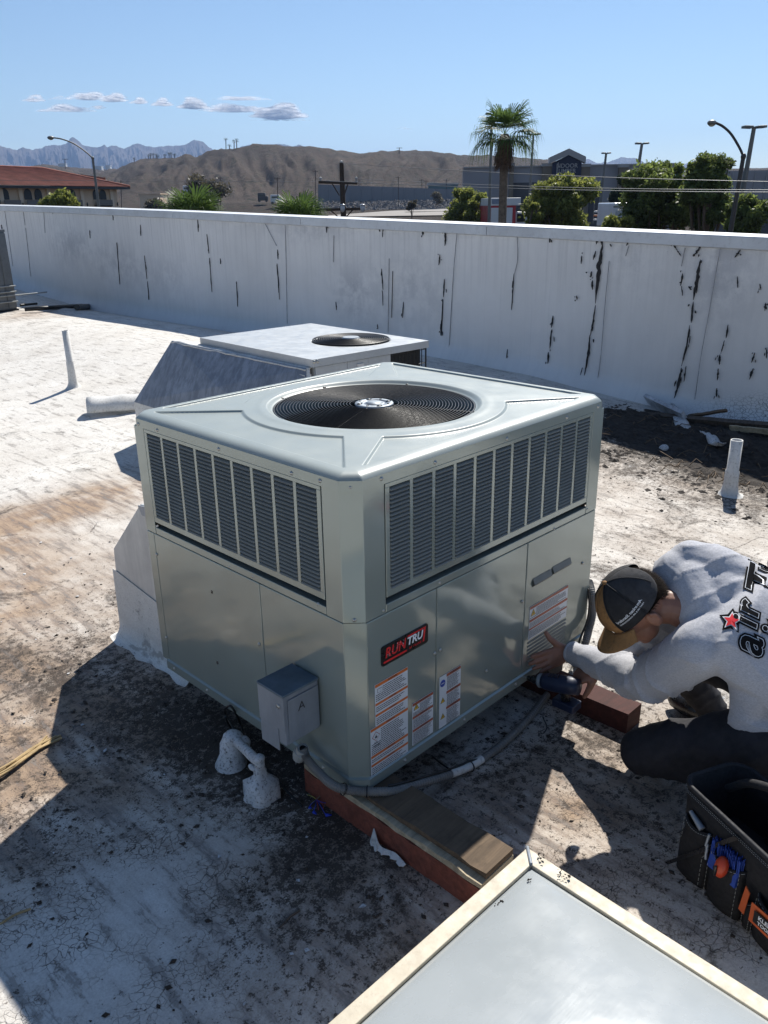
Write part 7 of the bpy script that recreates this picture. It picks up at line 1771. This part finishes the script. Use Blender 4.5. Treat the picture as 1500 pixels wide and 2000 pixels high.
for i in range(2):
    mb = MB(); mb.bbox((BW_*(.10+.42*i), -.05, .55), (BW_*(.46+.42*i), .02, zr-.15), .02, tM); mb.build('side_door', wht, tk)
mb = MB(); mb.bbox((.25, -.03, zr+.12), (BW_*.42, .03, zt0-.08), .01, tM); mb.build('skylight_panel', basic('blue_reflective_panel', (.20, .24, .32), .3), tk)
mb = MB(); cw0 = BW_+.05; mb.prism([tM @ Vector(q) for q in ((cw0, .4, .55), (cw0+1.0, .4, .55), (cw0+1.0, .4, 1.15), (cw0+.75, .4, 1.9), (cw0, .4, 1.95))], tM.to_3x3() @ Vector((0, 1.7, 0))); mb.build('cab', wht, tk, bev=.04)
mb = MB(); mb.prism([tM @ Vector(q) for q in ((cw0+.12, .37, 1.2), (cw0+.8, .37, 1.2), (cw0+.66, .37, 1.75), (cw0+.12, .37, 1.78))], tM.to_3x3() @ Vector((0, .05, 0))); mb.build('side_window', glz, tk)
for x_ in (.8, BW_+.6): mb = MB(); wheel(mb, tM @ Matrix.Translation((x_, .45, .40)), .4, .25); mb.build('wheel', M_['black'], tk)
RV = 62; vb0 = W(1196, 438, RV); vM = frame(vb0-Vector((0, 0, .6)), rgt, Vector((-rgt.y, rgt.x, 0)), (0, 0, 1)); k = RV/F_PX; vh = W(1196, 396, RV).z-(vb0.z-.6)
vt = thing('white_trailer', 'white enclosed trailer partly hidden by bushes between two trees', 'trailer', vb0)
mb = MB(); mb.bbox((0, 0, .4), (34*k, 4.5, vh), .08, vM); mb.build('trailer_body', wht, vt); mb = MB(); mb.bbox((-.02, -.03, vh-.32), (34*k+.02, .02, vh-.22), .01, vM); mb.build('trim_rail', steel, vt)
mb = MB(); mb.bbox((.15, -.02, .6), (34*k*.5, .02, vh-.5), .02, vM); mb.build('rear_door', basic('pale_grey_door', (.42, .44, .46), .5), vt)
for x_ in (.25, 34*k-.25): mb = MB(); wheel(mb, vM @ Matrix.Translation((x_, .4, .33)), .33, .2); mb.build('wheel', M_['black'], vt)
ca_ = thing('cart_corral', 'metal cart rack with orange and white rails beside the white trailer', 'cart rack', W(1172, 430, 70)); cm_ = frame(W(1158, 432, 70)-Vector((0, 0, .2)), rgt, Vector((-rgt.y, rgt.x, 0)), (0, 0, 1)); k = 70/F_PX
for i, (z_, m_) in enumerate(((.55, M_['lab_orange']), (.85, wht), (.25, wht))): mb = MB(); mb.bbox((0, 0, z_), (30*k, .05, z_+.12), .01, cm_); mb.build('rail', m_, ca_)
for x_ in (0, .7, 1.3): mb = MB(); mb.bbox((x_, 0, 0), (x_+.06, .06, 1.5), .01, cm_); mb.build('upright', steel, ca_)
for i, (px, py, r_, w_, lab) in enumerate([(540, 388, 330, 22, 'white camper parked left of the glossy fan palm'), (513, 384, 340, 18, 'dark parked truck at the foot of the hill'), (368, 371, 300, 20, 'small pale vehicle behind the bushy fan palm')]):
    c = W(px, py, r_); k = r_/F_PX; t = thing('camper', lab, 'vehicle', c); m_ = frame(c, rgt, Vector((-rgt.y, rgt.x, 0)), (0, 0, 1)); mm = wht if i != 1 else dsteel; L_ = w_*k
    mb = MB(); mb.bbox((-L_/2, 0, -1.4), (L_*.25, 2.2, 1.4), .2, m_); mb.bbox((L_*.25, 0, -1.4), (L_/2, 2.2, .2), .2, m_); mb.build('body', mm, t); mb = MB(); mb.bbox((-L_*.4, -.04, .2), (L_*.1, .02, .8), .05, m_); mb.build('window', glz, t)
    mb = MB(); [wheel(mb, m_ @ Matrix.Translation((x_, .1, -1.5)), .5, .3) for x_ in (-L_*.35, L_*.35)]; mb.build('wheels', M_['black'], t)
# scattered far houses
for i, (px, py, r_, w_, h_, lab) in enumerate([(190, 327, 1200, 14, 3, 'tiny white roofed house low on the far hills behind the hotel'), (210, 326, 1250, 8, 3, 'smallest white dot of a house right of its neighbour on the far hills'), (120, 322, 1300, 12, 3, 'tiny white house on the far hills above the hotel roof'), (608, 295, 672, 16, 4, 'pale flat building on the crest of the barren hill'), (292, 384, 260, 36, 7, 'low brown wall of a yard at the foot of the hill')]):
    c = W(px, py, r_); k = r_/F_PX; t = thing('far_house', lab, 'house', c); m_ = frame(c, rgt, Vector((-rgt.y, rgt.x, 0)), (0, 0, 1)); wd_ = w_*k; hh = h_*k
    mb = MB(); mb.box((-wd_/2, 0, -hh-6), (wd_/2, 8, hh/2), m_); mb.build('wall', stuc if i > 2 else wht, t); mb = MB(); mb.box((-wd_/2-.3, -.3, hh/2), (wd_/2+.3, 8.3, hh/2+.5*hh*.5), m_); mb.build('roof', (wht if i < 3 else stuc), t)
# ridge palms (tiny)
RL = ['leftmost palm of the three tallest on the ridge', 'middle palm of the three tallest on the ridge', 'rightmost palm of the three tallest on the ridge', 'first ridge palm right of the bare slope, left end of the long palm row', 'second palm in the left group of the long ridge row', 'third palm in the left group of the long ridge row', 'fourth palm in the left group of the long ridge row', 'short palm ending the left group of the long ridge row', 'lone palm between the two groups of the long ridge row', 'first palm in the right group of the long ridge row', 'second palm in the right group of the long ridge row', 'third palm in the right group of the long ridge row', 'lone tiny palm low on the slope left of the ridge row', 'smallest palm between the three tallest ridge palms']
PL = ['dark pole left of the glossy fan palm, below the barren hill', 'thin pole just left of the wooden power pole crossarm', 'pole in front of the long grey wall, near its middle', 'left pole of the close pair by the shed end of the grey wall', 'right pole of the close pair by the shed end of the grey wall', 'pole directly beside the white roofed shed', 'pole rising behind the dry olive bush right of the fan palm', 'pole just off the right end of the tile roofed hotel', 'short pole behind the hotel roof end', 'pole on the far hills above the hotel roof', 'mast on the crest of the barren hill left of the palm', 'left pole behind the feathery trees', 'right pole behind the feathery trees']
rs = random.Random(9); proto = None
for i, (px, py, h_) in enumerate([(441,272,20),(457,277,14),(462,274,16),(290,304,14),(294,302,14),(299,303,13),(305,302,14),(308,306,10),(322,304,11),(330,301,12),(334,301,12),(341,303,10),(262,310,9),(448,284,8)]):
    r_ = float(np.interp(az_of(px), ra, rR))*.98; c = W(px, py, r_); k = r_/F_PX; b = W(px, py+h_, r_)
    t = thing('ridge_palm', RL[i], 'palm tree', b-Vector((0, 0, 3)), 0, 'tiny palms along the hill ridge')
    mb = MB(); mb.tube([b-Vector((0, 0, 3)), c], .35, 5); mb.build('trunk', wdk, t)
    P = ([], [])
    for q in range(14): a = q*2.4; el = rs.uniform(-.6, 1.2); frond_fan(P, c, Vector((math.cos(a)*math.cos(el), math.sin(a)*math.cos(el), math.sin(el))), .6, 1.9, 6, rs)
    for v in P[0]: pass
    mb = MB(); fs_ = [f if len(set(f)) == 4 else f[:3] for f in P[1]]; mb.add(P[0], fs_); mb.build('crown', GRN3, t)
for i, (px, y0, y1, r_) in enumerate([(542,346,400,260),(616,332,395,300),(778,345,395,320),(824,350,385,380),(832,352,385,380),(872,350,382,380),(430,345,400,250),(236,352,398,240),(211,353,368,300),(127,310,325,900),(780,288,297,740),(914,355,385,380),(937,355,385,380)]):
    a, b = W(px, y0, r_), W(px, y1, r_); t = thing('utility_pole', PL[i], 'pole', b, 0, 'thin distant poles below the hills')
    mb = MB(); mb.tube([a, b-Vector((0, 0, 2))], .10*r_/250, 5); mb.build('pole', wdk, t); mb = MB(); mb.tube([a-rgt*.8*r_/250-Vector((0, 0, .4)), a+rgt*.8*r_/250-Vector((0, 0, .4))], .07*r_/250, 4); mb.build('crossarm', wdk, t)

# ================================================================ clouds
cm2 = bpy.data.materials.new('cloud'); cm2.use_nodes = True; nt = cm2.node_tree; nt.nodes.clear()
o_ = nt.nodes.new('ShaderNodeOutputMaterial'); df = N(nt, 'ShaderNodeBsdfDiffuse'); df.inputs[0].default_value = (.95, .95, .95, 1); tl_ = N(nt, 'ShaderNodeBsdfTranslucent'); tl_.inputs[0].default_value = (.95, .95, .95, 1)
mx = N(nt, 'ShaderNodeMixShader'); mx.inputs[0].default_value = .6; nt.links.new(df.outputs[0], mx.inputs[1]); nt.links.new(tl_.outputs[0], mx.inputs[2])
tp = N(nt, 'ShaderNodeBsdfTransparent'); lw = N(nt, 'ShaderNodeLayerWeight', i_Blend=.5); f_ = mth(nt, 'SUBTRACT', 1.0, lw.outputs['Facing']); f_ = mth(nt, 'POWER', f_, 2.2); f_ = mth(nt, 'MULTIPLY', f_, .27, True)
m3 = N(nt, 'ShaderNodeMixShader'); nt.links.new(f_, m3.inputs[0]); nt.links.new(tp.outputs[0], m3.inputs[1]); nt.links.new(mx.outputs[0], m3.inputs[2]); nt.links.new(m3.outputs[0], o_.inputs[0])
def cloud(px, py, wx, wy, n, label, seed, flat=.0, thin=1.0):
    rs = random.Random(seed); r_ = 14500; mb = MB(); k = r_/F_PX; wx *= 1.35; wy *= 1.1; n = int(n*3.2)
    for i in range(int(n*.55)):
        u = rs.gauss(0, .40); 
        if abs(u) > .95: continue
        bump_ = (math.sin(u*5+seed)*.5+.5)*.5+.5; v = rs.random()**1.5*(1-abs(u)**1.6)*bump_; x = px+u*wx; y = py+wy*.45-v*wy*1.15
        c = W(x, y, r_+rs.uniform(-1100, 1100)); s = k*wy*rs.uniform(.16, .34)*(1-.5*abs(u)); mb.ell(c, (s*2.6, s*2.6, s*thin*.8), None, 10, 7)
    mb.build('cloud', cm2, None, label=label, cat='cloud', group='small white clouds low in the left sky')
cloud(68, 192, 18, 10, 40, 'leftmost small white cloud in the sky', 1)
cloud(116, 191, 20, 6, 22, 'thin faint cloud right of the leftmost cloud', 2, thin=.6)
cloud(130, 211, 46, 12, 90, 'long low cloud below the other left clouds', 3); cloud(190, 208, 14, 7, 24, 'small cloud at the right end of the long low cloud', 4)
cloud(172, 186, 32, 14, 80, 'puffy cloud above the long low cloud', 5); cloud(222, 190, 20, 14, 80, 'puffy cloud joined to the right of another puffy cloud', 6)
cloud(272, 197, 14, 9, 60, 'left half of the pair of clouds in the middle of the row', 7); cloud(318, 200, 16, 11, 60, 'right half of the pair of clouds in the middle of the row', 8)
cloud(378, 201, 22, 17, 110, 'left end of the large cloud bank', 9); cloud(460, 210, 60, 14, 140, 'middle of the large cloud bank', 10); cloud(470, 191, 46, 8, 260, 'thin streak of cloud above the large cloud bank', 11, thin=.5); cloud(545, 216, 40, 24, 220, 'tallest cloud at the right end of the large cloud bank', 12)
cloud(552, 232, 48, 7, 60, 'flat grey base of the tallest cloud', 13, thin=.5); cloud(790, 250, 16, 5, 18, 'single faint wisp of cloud near the middle of the sky', 14, thin=.5)
